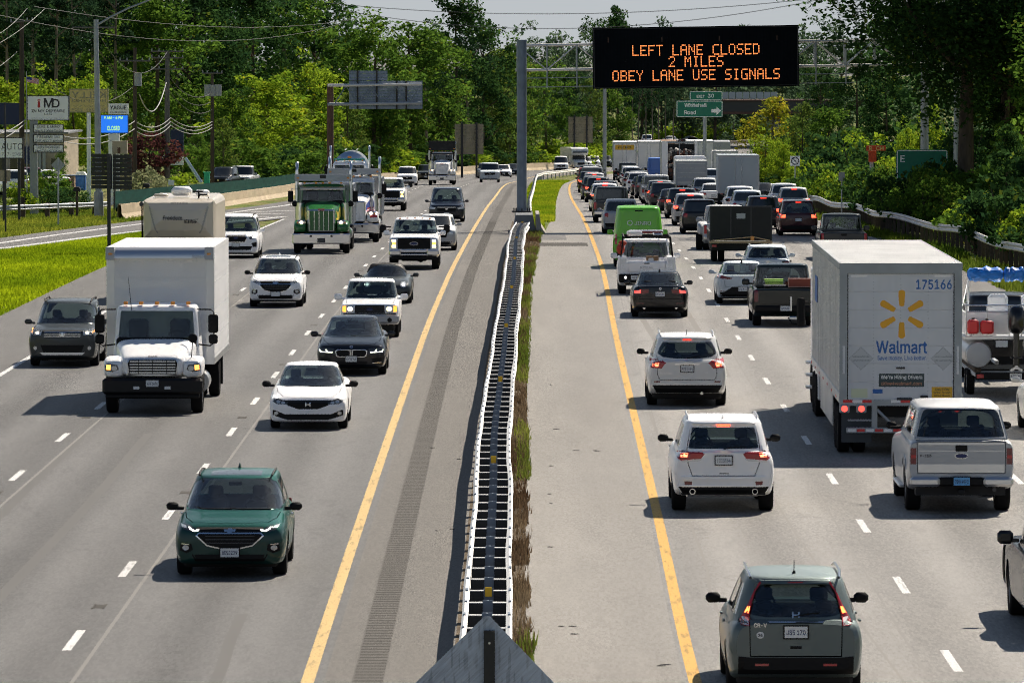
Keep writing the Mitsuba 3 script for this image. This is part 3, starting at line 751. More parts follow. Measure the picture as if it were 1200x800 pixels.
for kk in (write(sC, '9 AM - 6 PM', 133, 139.8, 3.3, D, 'm_led_green', 22), write(sC, 'CLOSED', 133, 152.8, 4.8, D, 'm_led_green', 15)):
 scene[kk]['emitter'] = {'type': 'area', 'radiance': rgb(.10, .19, .03)}
add(f'{sC}__name_panel', panel(127, 150.3, 121.5, 134.2, D, .2), 'm_sign_white')
write(sC, 'YAGUE', 138.5, 128.5, 4.4, D - .02, 'm_ink', 19)
write(sC, 'PLUMBING', 138.5, 132.8, 2.0, D - .02, 'm_sign_grey', 19)
a, b = pix(127, 181, D), pix(140, 156, D)
add(f'{sC}__pillar', bx(a[0], b[0], D + .03, D + .35, ground_z(a[0], D), b[2]), 'm_sign_white')
D = 330.0
sD = board('shop_sign', 'white sign reading Auto with a phone number cut off by the left frame edge', -12, 27, 161, 186, D, 'm_sign_white')
write(sD, 'AUTO', 14.2, 175.5, 7.5, D, 'm_ink', 25, bold=False)
write(sD, '0-757-2700', 11, 182.8, 3.8, D, 'm_ink', 31, bold=False)
for px in (4, 22):
 p = pix(px, 186, D)
 add(f'{sD}__post', bx(p[0] - .07, p[0] + .07, D + .08, D + .2, ground_z(p[0], D), p[2]), 'm_black_steel')
D = 470.0
sE = board('shop_sign', 'dark blue sign tower with white lettered panel among the trees', 199.5, 215, 152, 180, D, 'm_navy', 'm_navy')
add(f'{sE}__name_panel', panel(190, 215, 180.5, 193.5, D, .2), 'm_sign_white')
write(sE, 'HARVEY', 205, 186, 4, D, 'm_ink', 17)
write(sE, 'GOLF', 205, 191.8, 4, D, 'm_ink', 12)
p = pix(197, 193, D)
add(f'{sE}__post', bx(p[0] - .12, p[0] + .12, D + .05, D + .2, ground_z(p[0], D), p[2] + 3), 'm_black_steel')
D = 318.0
k = name('diamond_sign')
tag(k, 'small grey diamond sign seen from behind near the shop guardrail', 'sign')
c = pix(68.2, 193.5, D)
m = trimesh.creation.extrude_polygon(Polygon([(0, .38), (.38, 0), (0, -.38), (-.38, 0)]), .02)
m.apply_transform(trimesh.transformations.rotation_matrix(math.pi / 2, [1, 0, 0]))
m.apply_translation(c)
add(f'{k}__panel', m, 'm_sign_grey')
add(f'{k}__post', rod([c[0], D - .05, ground_z(c[0], D)], [c[0], D - .05, c[2] + .4], .045, .045, 8), 'm_galv_dull')
k = name('road_sign')
tag(k, 'small tan sign on a dark post at the far left edge', 'sign')
D = 300.0
c = pix(5, 206, D)
add(f'{k}__panel', bx(c[0] - .35, c[0] + .3, D, D + .03, c[2] - .28, c[2] + .28), 'm_sign_tan')
add(f'{k}__post', bx(c[0] + .02, c[0] + .1, D - .1, D - .02, ground_z(c[0], D), pix(5, 120, D)[2]), 'm_black_steel')
for i, (px, py, D, lab) in enumerate(((90.5, 222, 345.0, 'black mailbox on a post beside the round hedge'), (171.8, 217.5, 365.0, 'black mailbox on a post in front of the pampas grass'))):
 k = name('mailbox')
 tag(k, lab, 'mailbox')
 c = pix(px, py, D)
 mb = trimesh.creation.extrude_polygon(Polygon([(-.2, 0), (.2, 0), (.2, .14), (.14, .24), (-.14, .24), (-.2, .14)]), .5)
 mb.apply_transform(trimesh.transformations.rotation_matrix(math.pi / 2, [1, 0, 0]))
 mb.apply_translation([c[0], D, c[2] - .1])
 add(f'{k}__box', mb, 'm_black')
 add(f'{k}__post', bx(c[0] - .06, c[0] + .06, D - .3, D - .18, ground_z(c[0], D), c[2] - .1), 'm_wood_dark')
k = name('yard_sign')
tag(k, 'small tilted white yard sign in the shrubs beside the green fence', 'sign')
D = 372.0
c = pix(200.5, 214, D)
m = bx(-.18, .18, 0, .02, -.16, .16)
m.apply_transform(trimesh.transformations.rotation_matrix(.18, [0, 1, 0]))
m.apply_translation(c)
add(f'{k}__panel', m, 'm_sign_white')
add(f'{k}__stake', rod([c[0], D + .04, ground_z(c[0], D)], [c[0], D + .04, c[2]], .015, .015, 6), 'm_wood_grey')
D = 425.0
k = name('shop_building')
tag(k, 'low commercial building with a dark navy fascia behind the signs at the left edge', 'building')
g0 = ground_z(-36, D)
a, b = pix(-60, 240, D), pix(75, 157, D)
mat('render_tan', proc(concrete_fn((.42, .36, .28))), .9)
add(f'{k}__wall', bx(a[0], b[0], D, D + 14, g0, b[2]), 'm_render_tan')
a, b = pix(-60, 146, D), pix(28, 121, D)
add(f'{k}__fascia', bx(a[0], b[0], D - .6, D - .03, a[2], b[2]), 'm_navy')
a, b = pix(28, 192, D), pix(43, 172, D)
add(f'{k}__fascia', bx(a[0], b[0], D - .3, D - .02, a[2], b[2]), 'm_navy')
add(f'{k}__roof', bx(pix(-60, 157, D)[0] - .3, pix(75, 157, D)[0] + .3, D - .2, D + 14.3, pix(0, 157, D)[2] + .002, pix(0, 155, D)[2]), 'm_concrete_grey')
for px in (-2, 12, 29, 60):
 a, b = pix(px, 212, D), pix(px + 8, 186, D)
 add(f'{k}__window', bx(a[0], b[0], D - .05, D - .004, a[2], b[2]), mat('shop_glass', (.02, .025, .03), .1) if px == -2 else 'm_shop_glass')
for px in (46, 51):
 a, b = pix(px, 215, D), pix(px + 3.2, 175, D)
 add(f'{k}__column', bx(a[0], b[0], D - .8, D - .4, g0, b[2]), 'm_sign_grey')
D = 400.0
k = name('portable_toilet')
tag(k, 'blue portable toilet with a white domed roof beside the shop', 'toilet')
a, b = pix(88.5, 228, D), pix(100, 205.5, D)
g0 = ground_z(a[0], D)
add(f'{k}__cabin', bx(a[0], b[0], D, D + 1.1, g0, b[2]), mat('plastic_blue', (.02, .10, .33), .5))
add(f'{k}__door', bx(a[0] + .08, b[0] - .08, D - .025, D - .002, g0 + .1, b[2] - .12), mat('plastic_blue2', (.03, .14, .42), .5))
P = Polygon([(a[0] - .06, 0), (b[0] + .06, 0), (b[0] - .08, .2), (a[0] + .08, .2)])
m = trimesh.creation.extrude_polygon(P, 1.2)
m.apply_transform(trimesh.transformations.rotation_matrix(math.pi / 2, [1, 0, 0]))
m.apply_translation([0, D + 1.15, b[2] + .003])
add(f'{k}__roof', m, 'm_sign_white')
k = name('shed')
tag(k, 'small brown plank shed beside the blue portable toilet', 'shed')
a, b = pix(71, 226, 402), pix(87, 206.5, 402)
g0 = ground_z(a[0], 402)
for i in range(8):
 z0, z1 = g0 + (b[2] - g0) * i / 8, g0 + (b[2] - g0) * (i + 1) / 8
 add(f'{k}__plank', bx(a[0], b[0], 402 - (.01 if i % 2 else 0), 404, z0 + .006, z1 - .006), mat('plank', proc(lambda p, n, uv: mi.Color3f(.30, .20, .12) * (.6 + .8 * fbm(p.x * 3, p.y, p.z * 14))), .9) if i == 0 else 'm_plank')
add(f'{k}__roof', bx(a[0] - .15, b[0] + .1, 401.8, 404.2, b[2], b[2] + .08), 'm_concrete_grey')
k = name('utility_box')
tag(k, 'tan metal box on legs with a dark door beneath the blue electronic sign', 'box')
D = 374.0
a, b = pix(131.5, 180.5, D), pix(149, 165.5, D)
add(f'{k}__case', bx(a[0], b[0], D, D + .6, a[2], b[2]), 'm_render_tan')
a2, b2 = pix(137.5, 180, D), pix(141, 173, D)
add(f'{k}__door', bx(a2[0], b2[0], D - .03, D - .003, a2[2], b2[2]), 'm_rust_steel')
add(f'{k}__leg', bx(a[0] + .05, a[0] + .2, D + .2, D + .4, ground_z(a[0], D), a[2]), 'm_wood_grey')
add(f'{k}__leg', bx(b[0] - .2, b[0] - .05, D + .2, D + .4, ground_z(a[0], D), a[2]), 'm_wood_grey')
k = name('flag')
tag(k, 'small striped red and white flag with a blue canton flying above the shop sign', 'flag')
D = 356.0
c = pix(31.0, 87.5, D)
s = FOCAL / D
add(f'{k}__pole', rod([c[0], D, ground_z(c[0], D)], [c[0], D, c[2] + .2], .035, .025, 8), 'm_galv_dull')
nx, nz = 14, 13
V = []
for j in range(nz + 1):
 for i in range(nx + 1):
  u, w = i / nx, j / nz
  x = c[0] + u * 14.5 / s
  z = c[2] - .1 - w * 6.5 / s - u * 3.2 / s
  V.append([x, D + .12 * math.sin(u * 9 + w * 2) * u, z])
fr, fw, fb = [], [], []
for j in range(nz):
 for i in range(nx):
  q = j * (nx + 1) + i
  t_ = [[q, q + nx + 1, q + nx + 2], [q, q + nx + 2, q + 1]]
  (fb if (i < 6 and j < 7) else fr if j % 2 == 0 else fw).extend(t_)
for nm, ff, m in (('red_stripes', fr, mat('flag_red', (.5, .03, .04), .8)), ('white_stripes', fw, mat('flag_white', (.75, .75, .75), .8)), ('blue_canton', fb, mat('flag_blue', (.03, .05, .2), .8))):
 add(f'{k}__{nm}', trimesh.Trimesh(V, ff, process=False), m)
TOPS = {}
def utility_pole(px, ptop, D, lab, arms=(), r=.16, m='m_wood_dark', cans=()):
 k = name('utility_pole')
 tag(k, lab, 'pole')
 b, t = pix(px, 230, D), pix(px, ptop, D)
 add(f'{k}__pole', rod([b[0], D, ground_z(b[0], D)], [t[0], D, t[2]], r, r * .72, 10), m, smooth=40)
 for (py, w, tilt_) in arms:
  c = pix(px, py, D)
  hw_ = w / 2
  add(f'{k}__crossarm', rod([c[0] - hw_, D - .12, c[2] - tilt_], [c[0] + hw_, D - .12, c[2] + tilt_], .06, .06, 6), 'm_wood_grey')
  for q_ in (-.95, -.5, .5, .95):
   add(f'{k}__insulator', rod([c[0] + q_ * hw_, D - .12, c[2] + tilt_ * q_], [c[0] + q_ * hw_, D - .12, c[2] + tilt_ * q_ + .2], .05, .035, 6), 'm_sign_grey')
 for (dx, py) in cans:
  c = pix(px, py, D)
  add(f'{k}__transformer', rod([c[0] + dx, D - .2, c[2] - .45], [c[0] + dx, D - .2, c[2] + .4], .24, .24, 12), 'm_sign_grey', smooth=40)
 return k
utility_pole(25.5, 24, 352.0, 'dark wooden utility pole at the far left behind the shop sign', ((25.5, 1.3, .05),), r=.18)
utility_pole(158, 56, 395.0, 'wooden utility pole with a transformer left of the double crossarm pole', ((71.5, 2.0, .0),), cans=((.22, 93),))
utility_pole(196, 60, 430.0, 'wooden utility pole with two long crossarms above the pale shrubs', ((60.5, 2.3, 0), (68, 2.3, 0), (81, 2.3, 0)), r=.22, m='m_wood_grey')
utility_pole(248.8, 85, 455.0, 'wooden utility pole carrying three grey transformers among the trees', ((86, 1.5, 0),), cans=((-.35, 105.5), (.05, 106), (.45, 105.5)))
k = name('light_pole')
tag(k, 'smooth steel pole with a long arm reaching up to the right over the shops', 'pole')
D = 345.0
b, t = pix(116, 250, D), pix(112.4, 23, D)
add(f'{k}__shaft', rod([b[0], D, ground_z(b[0], D) - .2], [t[0], D, t[2]], .20, .13, 16), 'm_galv_dull', smooth=40)
add(f'{k}__base', rod([b[0], D, ground_z(b[0], D) - .2], [b[0] - .02, D, ground_z(b[0], D) + 1.5], .28, .26, 16), 'm_galv_dull')
add(f'{k}__arm', tube([pix(113, 30, D), pix(130, 20, D), pix(150, 10, D), pix(176, 0, D), pix(200, -10, D)], [.07, .06, .055, .05, .045]), 'm_galv_dull', smooth=40)
for py, tl in ((32.5, .0),):
 c = pix(107, py, D + .4)
 add(f'{k}__crossarm', rod([c[0] - 1.1, D + .4, c[2]], [c[0] + 1.35, D + .4, c[2]], .05, .05, 6), 'm_wood_grey')
def wire(p0, p1, sag, lab, r=.02, m='m_wire', n=22):
 p0, p1 = np.asarray(p0), np.asarray(p1)
 t_ = np.linspace(0, 1, n)
 pts = p0[None] * (1 - t_)[:, None] + p1[None] * t_[:, None]
 pts[:, 2] -= sag * 4 * t_ * (1 - t_)
 k = name('power_line')
 add(k, tube(pts, r, 5), m, smooth=True)
 tag(k, lab, 'wire')
 return k
wire(pix(380, 3.5, 620), pix(960, -2, 560), 1.3, 'upper of two long wires crossing the pale sky', .03)
wire(pix(400, 12, 640), pix(960, 0, 560), 2.3, 'lower of two long wires crossing the pale sky', .03)
for i, (a, b, c) in enumerate((((-20, 48), (32, 10), 1), ((-20, 60), (52, 11), .8), ((-30, 95), (20, 61), .5))):
 wire(pix(*a, 340), pix(*b, 352), c * .3, ('uppermost', 'second', 'lowest')[i] + ' slack wire running down to the left frame edge', .014, 'm_wire_bright')
wire(pix(-10, 16, 350), pix(400, 28, 560), 1.6, 'thin wire slanting across the dark pines at upper left', .02)
wire(pix(40, 8, 350), pix(420, 22, 560), 1.0, 'upper thin wire across the dark pines towards the sky gap', .02)
wire(pix(112, 33, 345), pix(196, 61, 430), 2.0, 'sagging wire between steel pole and crossarm pole', .02)
wire(pix(163, 110, 395), pix(195, 96, 430), 1.6, 'thick pale looping cable beside the lamp', .04, 'm_wire_bright')
wire(pix(24, 60, 352), pix(158, 100, 395), 2.0, 'slack dark wire from the far left pole', .02)
for i in range(3):
 wire(pix(158, 142 + i * 5.5, 395), pix(200, 138 + i * 4.5, 430), .55, ('upper', 'middle', 'lower')[i] + ' pale cable sagging over the red shrub', .03, 'm_wire_bright')
 wire(pix(200, 138 + i * 4.5, 430), pix(249, 142.5 + i * 3.5, 455), .55, ('upper', 'middle', 'lower')[i] + ' pale cable sagging towards the transformer pole', .03, 'm_wire_bright')
 wire(pix(197, 88 + i * 8, 430), pix(249, 108 + i * 10, 455), .9, ('upper', 'middle', 'lower')[i] + ' dark wire dipping below the crossarms', .02, 'm_wire')
for i in range(2):
 wire(pix(75, 160 + i * 6, 352), pix(158, 142 + i * 9, 395), .5, ('upper', 'lower')[i] + ' pale cable behind the yellow sign', .03, 'm_wire_bright')
 wire(pix(-20, 158 + i * 9, 335), pix(30, 140 + i * 4, 352), .3, ('upper', 'lower')[i] + ' pale cable at the left edge above the auto sign', .03, 'm_wire_bright')
ORD = ('first', 'second', 'third', 'fourth', 'fifth', 'sixth', 'seventh', 'eighth', 'ninth', 'tenth', 'eleventh', 'twelfth', 'thirteenth', 'fourteenth', 'fifteenth', 'sixteenth', 'seventeenth', 'eighteenth', 'nineteenth', 'twentieth')
def leafmat(key, spec=0.25, trans=0.9):
 scene['m_' + key] = {'type': 'principledthin', 'base_color': {'type': 'mesh_attribute', 'name': 'vertex_color'}, 'roughness': 0.55, 'diff_trans': trans, 'spec_trans': 0.0, 'eta': 1.35}
 return 'm_' + key
leafmat('leaf', trans=0.95)
mat('bark', proc(lambda p, n, uv: mi.Color3f(0.085, 0.068, 0.052) * (0.5 + 1.0 * fbm(p.x * 6, p.y * 6, p.z * 1.5))), 0.95, spec=0.1)
mat('bark_pale', proc(lambda p, n, uv: mi.Color3f(0.17, 0.145, 0.115) * (0.5 + 1.0 * fbm(p.x * 6, p.y * 6, p.z * 1.5))), 0.95, spec=0.1)
def quads(c, a, b):
 n = len(c)
 v = np.stack([c - a, c + b * 0.9 - a * 0.15, c + a, c - b], 1).reshape(-1, 3)
 i = np.arange(n)[:, None] * 4
 f = np.concatenate([i + [0, 1, 2], i + [0, 2, 3]], 1).reshape(-1, 3)
 return v, f
def leaves(rg, centers, radii, per, size, pal, flat=0.7, up=0.55, droop=0.0):
 C, SZ = [], []
 for c, r in zip(centers, radii):
  k = max(4, int(per * rg.uniform(.7, 1.3)))
  d = rg.normal(size=(k, 3))
  d /= np.linalg.norm(d, axis=1, keepdims=True)
  rr = r * rg.uniform(0.25, 1.0, (k, 1)) ** 0.6
  o = d * rr
  o[:, 2] *= flat
  o[:, 2] -= droop * (o[:, 0] ** 2 + o[:, 1] ** 2) / max(r, .1)
  C.append(c + o)
 tone = np.concatenate([np.full(len(x), t) for x, t in zip(C, rg.uniform(0, 1, len(C)))])
 c = np.concatenate(C)
 n = len(c)
 nrm = rg.normal(size=(n, 3))
 nrm[:, 2] = np.abs(nrm[:, 2]) + up
 nrm /= np.linalg.norm(nrm, axis=1, keepdims=True)
 a = np.cross(nrm, rg.normal(size=(n, 3)))
 a /= np.linalg.norm(a, axis=1, keepdims=True)
 b = np.cross(nrm, a)
 s = size * rg.uniform(.6, 1.35, (n, 1))
 v, f = quads(c, a * s * .5, b * s * .33)
 t = np.clip(tone * .65 + rg.uniform(0, .5, n) - .08, 0, 1)[:, None]
 col = (np.array(pal[0]) * (1 - t) + np.array(pal[1]) * t) * ([1.3, 1.38, 1.6] if sum(pal[1]) > .19 else [1.12, 1.22, 1.5])
 odd = rg.uniform(0, 1, n) < .04
 col[odd] = pal[2] if len(pal) > 2 else pal[1]
 return v, f, np.repeat(col, 4, 0)
PAL = {
 'dark': ((.014, .036, .012), (.045, .090, .018), (.11, .15, .02)),
 'mid': ((.036, .078, .012), (.105, .175, .020), (.20, .24, .03)),
 'lime': ((.090, .16, .012), (.26, .32, .020), (.36, .34, .02)),
 'olive': ((.042, .075, .016), (.115, .155, .025), (.20, .19, .03)),
 'yellow': ((.12, .15, .012), (.34, .29, .022), (.36, .18, .02)),
 'pine': ((.014, .030, .014), (.032, .062, .022), (.06, .075, .03)),
 'red': ((.05, .018, .016), (.11, .04, .03), (.10, .10, .03)),
 'pale': ((.10, .12, .05), (.26, .25, .12), (.40, .36, .22)),
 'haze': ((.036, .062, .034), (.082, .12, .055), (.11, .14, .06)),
}
def crown_clumps(rg, R, z0, z1, n, lop=0.35):
 out, rad = [], []
 zc, hz = (z0 + z1) / 2, (z1 - z0) / 2
 ph = rg.uniform(0, 6.28, 4)
 while len(out) < n:
  d = rg.normal(size=3)
  d /= np.linalg.norm(d)
  th = math.atan2(d[1], d[0])
  lobe = 1 + lop * (.5 * math.sin(2 * th + ph[0]) + .4 * math.sin(3 * th + ph[1] + 2 * d[2]) + .4 * math.sin(4 * d[2] + ph[2]))
  k = rg.uniform(.35, 1.0) ** .45 * lobe
  taper = 1.0 - .25 * max(d[2], 0)
  p = np.array([d[0] * R * k * taper, d[1] * R * k * taper, zc + d[2] * hz * min(k, 1.1)])
  out.append(p)
  rad.append(R * rg.uniform(.18, .36))
 return np.array(out), np.array(rad)
def make_tree(seed, H=14.0, R=4.0, z0=2.5, n=60, per=42, size=.42, pal='mid', trunk=.22, flat=.62, lop=.35, bare=False, bark='m_bark', up=.55):
 rg = np.random.default_rng(seed)
 cs, rs = crown_clumps(rg, R, z0, H, n, lop)
 v, f, col = leaves(rg, cs, rs, per, size, PAL[pal], flat, up)
 crown = mikit.ply(trimesh.Trimesh(v, f, process=False), 'm_leaf', smooth=False, color=col)
 bend = rg.normal(size=2) * .25
 zz = np.linspace(-.3, H * .9, 8)
 spine = np.stack([bend[0] * (zz / H) ** 2 * 2, bend[1] * (zz / H) ** 2 * 2, zz], 1)
 parts = [tube(spine, np.linspace(trunk * 1.25, trunk * .25, 8), 8)]
 for j in rg.choice(len(cs), min(9, len(cs)), replace=False):
  c = cs[j]
  h0 = max(z0 * .75, c[2] - np.hypot(c[0], c[1]) * .9)
  b0 = np.array([np.interp(h0, zz, spine[:, 0]), np.interp(h0, zz, spine[:, 1]), h0])
  midp = (b0 + c) / 2 + [0, 0, -.08 * np.linalg.norm(c - b0)]
  parts.append(tube([b0, midp, c], [trunk * .42, trunk * .28, trunk * .08], 5))
 tr = mikit.ply(cat(parts), bark, smooth=True)
 return dict(trunk=tr, crown=crown, H=H, R=R)
PROTO = {}
def proto(key, *seeds, **kw):
 PROTO[key] = [make_tree(s, **kw) for s in seeds]
proto('dark', 1, 2, 3, H=20, R=4.6, z0=3.5, n=120, per=60, size=.46, pal='dark', trunk=.26)
proto('mid', 4, 5, 6, H=17, R=4.4, z0=2.5, n=110, per=60, size=.42, pal='mid', trunk=.24)
proto('lime', 7, 8, H=11, R=3.3, z0=1.2, n=95, per=60, size=.34, pal='lime', trunk=.17)
proto('olive', 9, 10, H=13, R=3.4, z0=1.8, n=90, per=56, size=.36, pal='olive', trunk=.18)
proto('pine', 11, 12, 13, H=24, R=3.2, z0=11, n=70, per=56, size=.38, pal='pine', trunk=.26, flat=.45, lop=.5, bark='m_bark_pale')
proto('yellow', 14, 15, H=9, R=2.8, z0=.8, n=75, per=44, size=.30, pal='yellow', trunk=.13)
proto('haze', 16, 17, 18, H=19, R=5.0, z0=2.5, n=95, per=48, size=.58, pal='haze', trunk=.26)
proto('bush', 19, 20, 21, H=2.6, R=1.7, z0=.15, n=42, per=46, size=.22, pal='mid', trunk=.06)
proto('darkbush', 22, 23, H=2.6, R=1.8, z0=.1, n=42, per=46, size=.24, pal='dark', trunk=.06)
proto('limebush', 24, 25, H=2.6, R=1.6, z0=.1, n=45, per=46, size=.20, pal='lime', trunk=.06)
proto('redbush', 26, H=4.2, R=2.2, z0=.4, n=60, per=46, size=.26, pal='red', trunk=.08)
proto('palebush', 27, 28, H=2.0, R=1.7, z0=.1, n=45, per=50, size=.22, pal='pale', trunk=.05)
proto('hedge', 29, H=1.7, R=1.8, z0=.05, n=60, per=60, size=.14, pal='dark', trunk=.05, lop=.1)
proto('ovalgreen', 30, H=7.0, R=2.5, z0=.3, n=95, per=60, size=.22, pal='mid', trunk=.12, lop=.12)
def tree(kind, px, ptop, D, label, base='tree', wide=1.0, group=None, trunk=True, dz=0.0):
 i = tree.n
 tree.n += 1
 pr = PROTO[kind][i % len(PROTO[kind])]
 while D > 500 and D < 1240 and Lc(np.array([D]))[0] - 14.5 < (px - 600) * D / FOCAL < Rc(np.array([D]))[0] + 19:
  D += 10
 top = pix(px, ptop, D)
 g = ground_z(top[0], D) + dz
 sz = (top[2] - g) / (pr['H'] + pr['R'] * .10)
 sx = wide * (sz if sz < 1.6 else 1.6) if wide < 4 else wide / 4
 k = name(base)
 t = T().translate([float(top[0]), float(D), g]) @ T().rotate([0, 0, 1], (i * 77) % 360) @ T().scale([sx, sx, sz])
 scene[f'{k}__crown'] = {**pr['crown'], 'to_world': t}
 if trunk:
  scene[f'{k}__trunk'] = {**pr['trunk'], 'to_world': t}
 tag(k, label, base.replace('_', ' ') if base != 'pine_tree' else 'tree', group)
 return k
tree.n = 0
for (px, pt, D, kind, w, lab) in (
 (-6, -40, 560, 'dark', 1.0, 'tall dark tree at the left frame edge behind the shop fascia'),
 (22, -60, 590, 'dark', 1.1, 'tall dark tree rising behind the far left utility pole'),
 (66, -50, 600, 'dark', 1.1, 'tall dark tree above the shop sign with the red monogram'),
 (118, -45, 585, 'dark', 1.0, 'tall dark tree behind the long armed steel pole'),
 (150, -30, 560, 'mid', 1.0, 'tree with sunlit upper leaves right of the long armed steel pole'),
 (184, -35, 545, 'mid', 1.05, 'tall tree with bright sunlit clumps above the double crossarm pole'),
 (222, -38, 560, 'dark', 1.0, 'tall shaded tree right of the double crossarm pole'),
 (250, -20, 580, 'dark', .95, 'tall shaded tree behind the transformer pole'),
 (296, -30, 620, 'dark', 1.1, 'tall dark tree standing behind the lime green tree'),
 (338, -10, 640, 'mid', 1.1, 'tall green tree right behind the lime green tree'),
 (372, -14, 650, 'dark', .9, 'tall dark tree at the left end of the sky gap'),
 (404, 6, 680, 'mid', .8, 'green tree with ragged top where the sky begins'),
 (438, 16, 640, 'mid', 1.1, 'broad green tree above the left gantry sign back'),
 (480, 12, 660, 'mid', 1.2, 'broad pale green tree above the right half of the left gantry sign back'),
 (536, -6, 760, 'dark', .9, 'tallest dark crown poking into the sky gap'),
 (512, 30, 690, 'mid', .9, 'green tree right of the left gantry sign back'),
 (566, 22, 740, 'dark', 1.0, 'dark tree above the left tan sign back'),
 (596, 30, 800, 'mid', .9, 'green tree behind the tall grey gantry post'),
 (575, 60, 700, 'olive', .9, 'lower olive tree right of the left tan sign back'),
):
 tree(kind, px, pt, D, lab, wide=w)
for i, (px, D) in enumerate(((8, 520), (38, 540), (64, 525), (88, 535), (108, 550), (134, 540), (205, 560), (416, 690), (500, 720), (548, 700))):
 tree('pine', px, -60 if px < 250 else 25, D, ('bare pine trunk at the left frame edge', 'second bare pine trunk from the left edge', 'bare pine trunk above the red monogram shop sign', 'bare pine trunk above the faded yellow sign', 'bare pine trunk left of the long armed pole', 'bare pine trunk right of the long armed pole', 'pine behind the double crossarm pole', 'pine left of the sky gap', 'pine behind the left gantry sign back', 'pine behind the left tan sign back')[i], 'pine_tree', wide=.9)
for (px, pt, D, kind, w, lab) in (
 (2, 80, 455, 'lime', 1.0, 'bright yellow green tree at the left edge above the navy fascia'),
 (46, 78, 460, 'lime', 1.0, 'bright yellow green tree behind the small flag'),
 (88, 80, 465, 'lime', .9, 'bright yellow green tree behind the faded yellow sign'),
 (104, 76, 470, 'lime', .8, 'yellow green tree left of the long armed pole'),
 (135, 105, 455, 'olive', .8, 'olive tree behind the blue electronic sign'),
 (272, 96, 500, 'mid', 1.0, 'sunlit tree just right of the transformer pole'),
 (312, 76, 520, 'lime', 1.5, 'large lime green tree glowing in the sun left of centre'),
 (292, 112, 505, 'lime', 1.1, 'smaller lime green tree below the large glowing one'),
 (344, 118, 530, 'olive', 1.2, 'olive green tree left of the rusty gantry post'),
 (366, 60, 560, 'lime', .8, 'yellow green tree above the rusty gantry post'),
 (372, 120, 560, 'mid', 1.1, 'shaded tree behind the rusty gantry post'),
 (408, 110, 600, 'olive', 1.0, 'olive tree under the left gantry sign back'),
 (446, 120, 610, 'mid', 1.1, 'tree below the middle of the left gantry sign back'),
 (482, 100, 620, 'mid', 1.0, 'green tree at the right end of the left gantry sign back'),
 (516, 90, 650, 'dark', 1.0, 'dark tree left of the left tan sign back'),
 (262, 140, 470, 'olive', .9, 'low leafy tree behind the parked cars and green fence'),
 (232, 150, 475, 'mid', .8, 'low leafy tree behind the slanting white board'),
):
 tree(kind, px, pt, D, lab, wide=w)
for i, (px, pt, D, w, kind) in enumerate(((622, 32, 900, .8, 'haze'), (650, 30, 950, .9, 'haze'), (676, 34, 920, .8, 'haze'), (700, 20, 1000, .7, 'dark'), (724, 13, 1010, .8, 'dark'), (752, 20, 1020, .9, 'dark'), (776, 27, 1040, .8, 'haze'), (800, 34, 1030, .8, 'haze'), (838, 34, 1020, .9, 'haze'), (872, 36, 1040, .9, 'haze'), (905, 32, 1030, .8, 'haze'), (930, 24, 1000, .8, 'haze'), (955, 26, 980, .8, 'haze'), (985, 20, 960, .9, 'haze'), (640, 70, 860, .9, 'mid'), (668, 80, 880, .9, 'dark'), (694, 95, 900, .8, 'olive'), (722, 100, 930, .8, 'mid'), (618, 84, 830, .8, 'dark'), (606, 60, 810, .8, 'olive'))):
 tree(kind, px, pt, D, f'{ORD[i]} distant tree crown from the left on the skyline beyond the message board' if i < 14 else f'{ORD[i - 14]} of the distant trees filling the far end of the valley', wide=w, group='distant trees on the skyline' if i < 14 else 'distant trees at the end of the valley')
for i, px in enumerate((741, 748, 757, 765, 772, 780, 789, 860, 884)):
 tree('pine', px, 60, 900 + (i * 37) % 90, f'{ORD[i]} distant slim bare-trunked pine from the left behind the exit sign', 'pine_tree', wide=.55, group='distant pines behind the exit sign')
for (px, pt, D, kind, w, lab) in (
 (906, 104, 470, 'yellow', 1.0, 'slender yellowing tree with an orange tip below the message board'),
 (897, 150, 420, 'lime', .85, 'bright lime bush like tree right of the far trucks'),
 (918, 158, 410, 'lime', .75, 'bright lime tree beside the small barred circle sign'),
 (940, 122, 440, 'olive', .75, 'olive tree left of the rounded green tree'),
 (966, 118, 460, 'ovalgreen', 1.25, 'rounded dense green tree right of the message board'),
 (1005, 60, 520, 'dark', 1.0, 'dark tree behind the rounded green tree'),
 (1040, 70, 480, 'dark', .9, 'dark tree behind the right gantry posts'),
 (960, 70, 600, 'dark', .9, 'dark tree behind the right end of the message board'),
 (1090, 112, 330, 'lime', .55, 'bright upright shrub like tree in front of the right gantry posts'),
 (1062, 140, 335, 'lime', .5, 'bright feathery young tree left of the right gantry posts'),
 (1130, 130, 330, 'mid', .7, 'leafy young tree right of the right gantry posts'),
 (1165, 60, 320, 'mid', .9, 'leafy tree at the upper right below the overhanging crown'),
 (1195, 90, 300, 'dark', .9, 'shaded tree at the right frame edge'),
 (1225, 60, 290, 'mid', 1.0, 'sunlit leafy tree cut off by the right frame edge'),
 (1180, 150, 275, 'dark', .7, 'shaded low tree behind the guardrail at the right edge'),
):
 tree(kind, px, pt, D, lab, wide=w)
tree('darkbush', 1098, 172, 298, 'leafy shrub growing over the green sign', 'bush', wide=.62)
tree('bush', 1076, 192, 297, 'smaller shrub creeping over the lower left of the green sign', 'bush', wide=.5)
PROTO['big'] = [make_tree(41, H=15, R=6.0, z0=5.7, n=270, per=100, size=.25, pal='dark', trunk=.34, flat=.5, up=.8),
    make_tree(42, H=15, R=5.6, z0=4.5, n=250, per=100, size=.25, pal='dark', trunk=.32, flat=.5, up=.8),
    make_tree(43, H=13, R=4.8, z0=2.0, n=220, per=95, size=.23, pal='mid', trunk=.28, flat=.5, up=.8)]
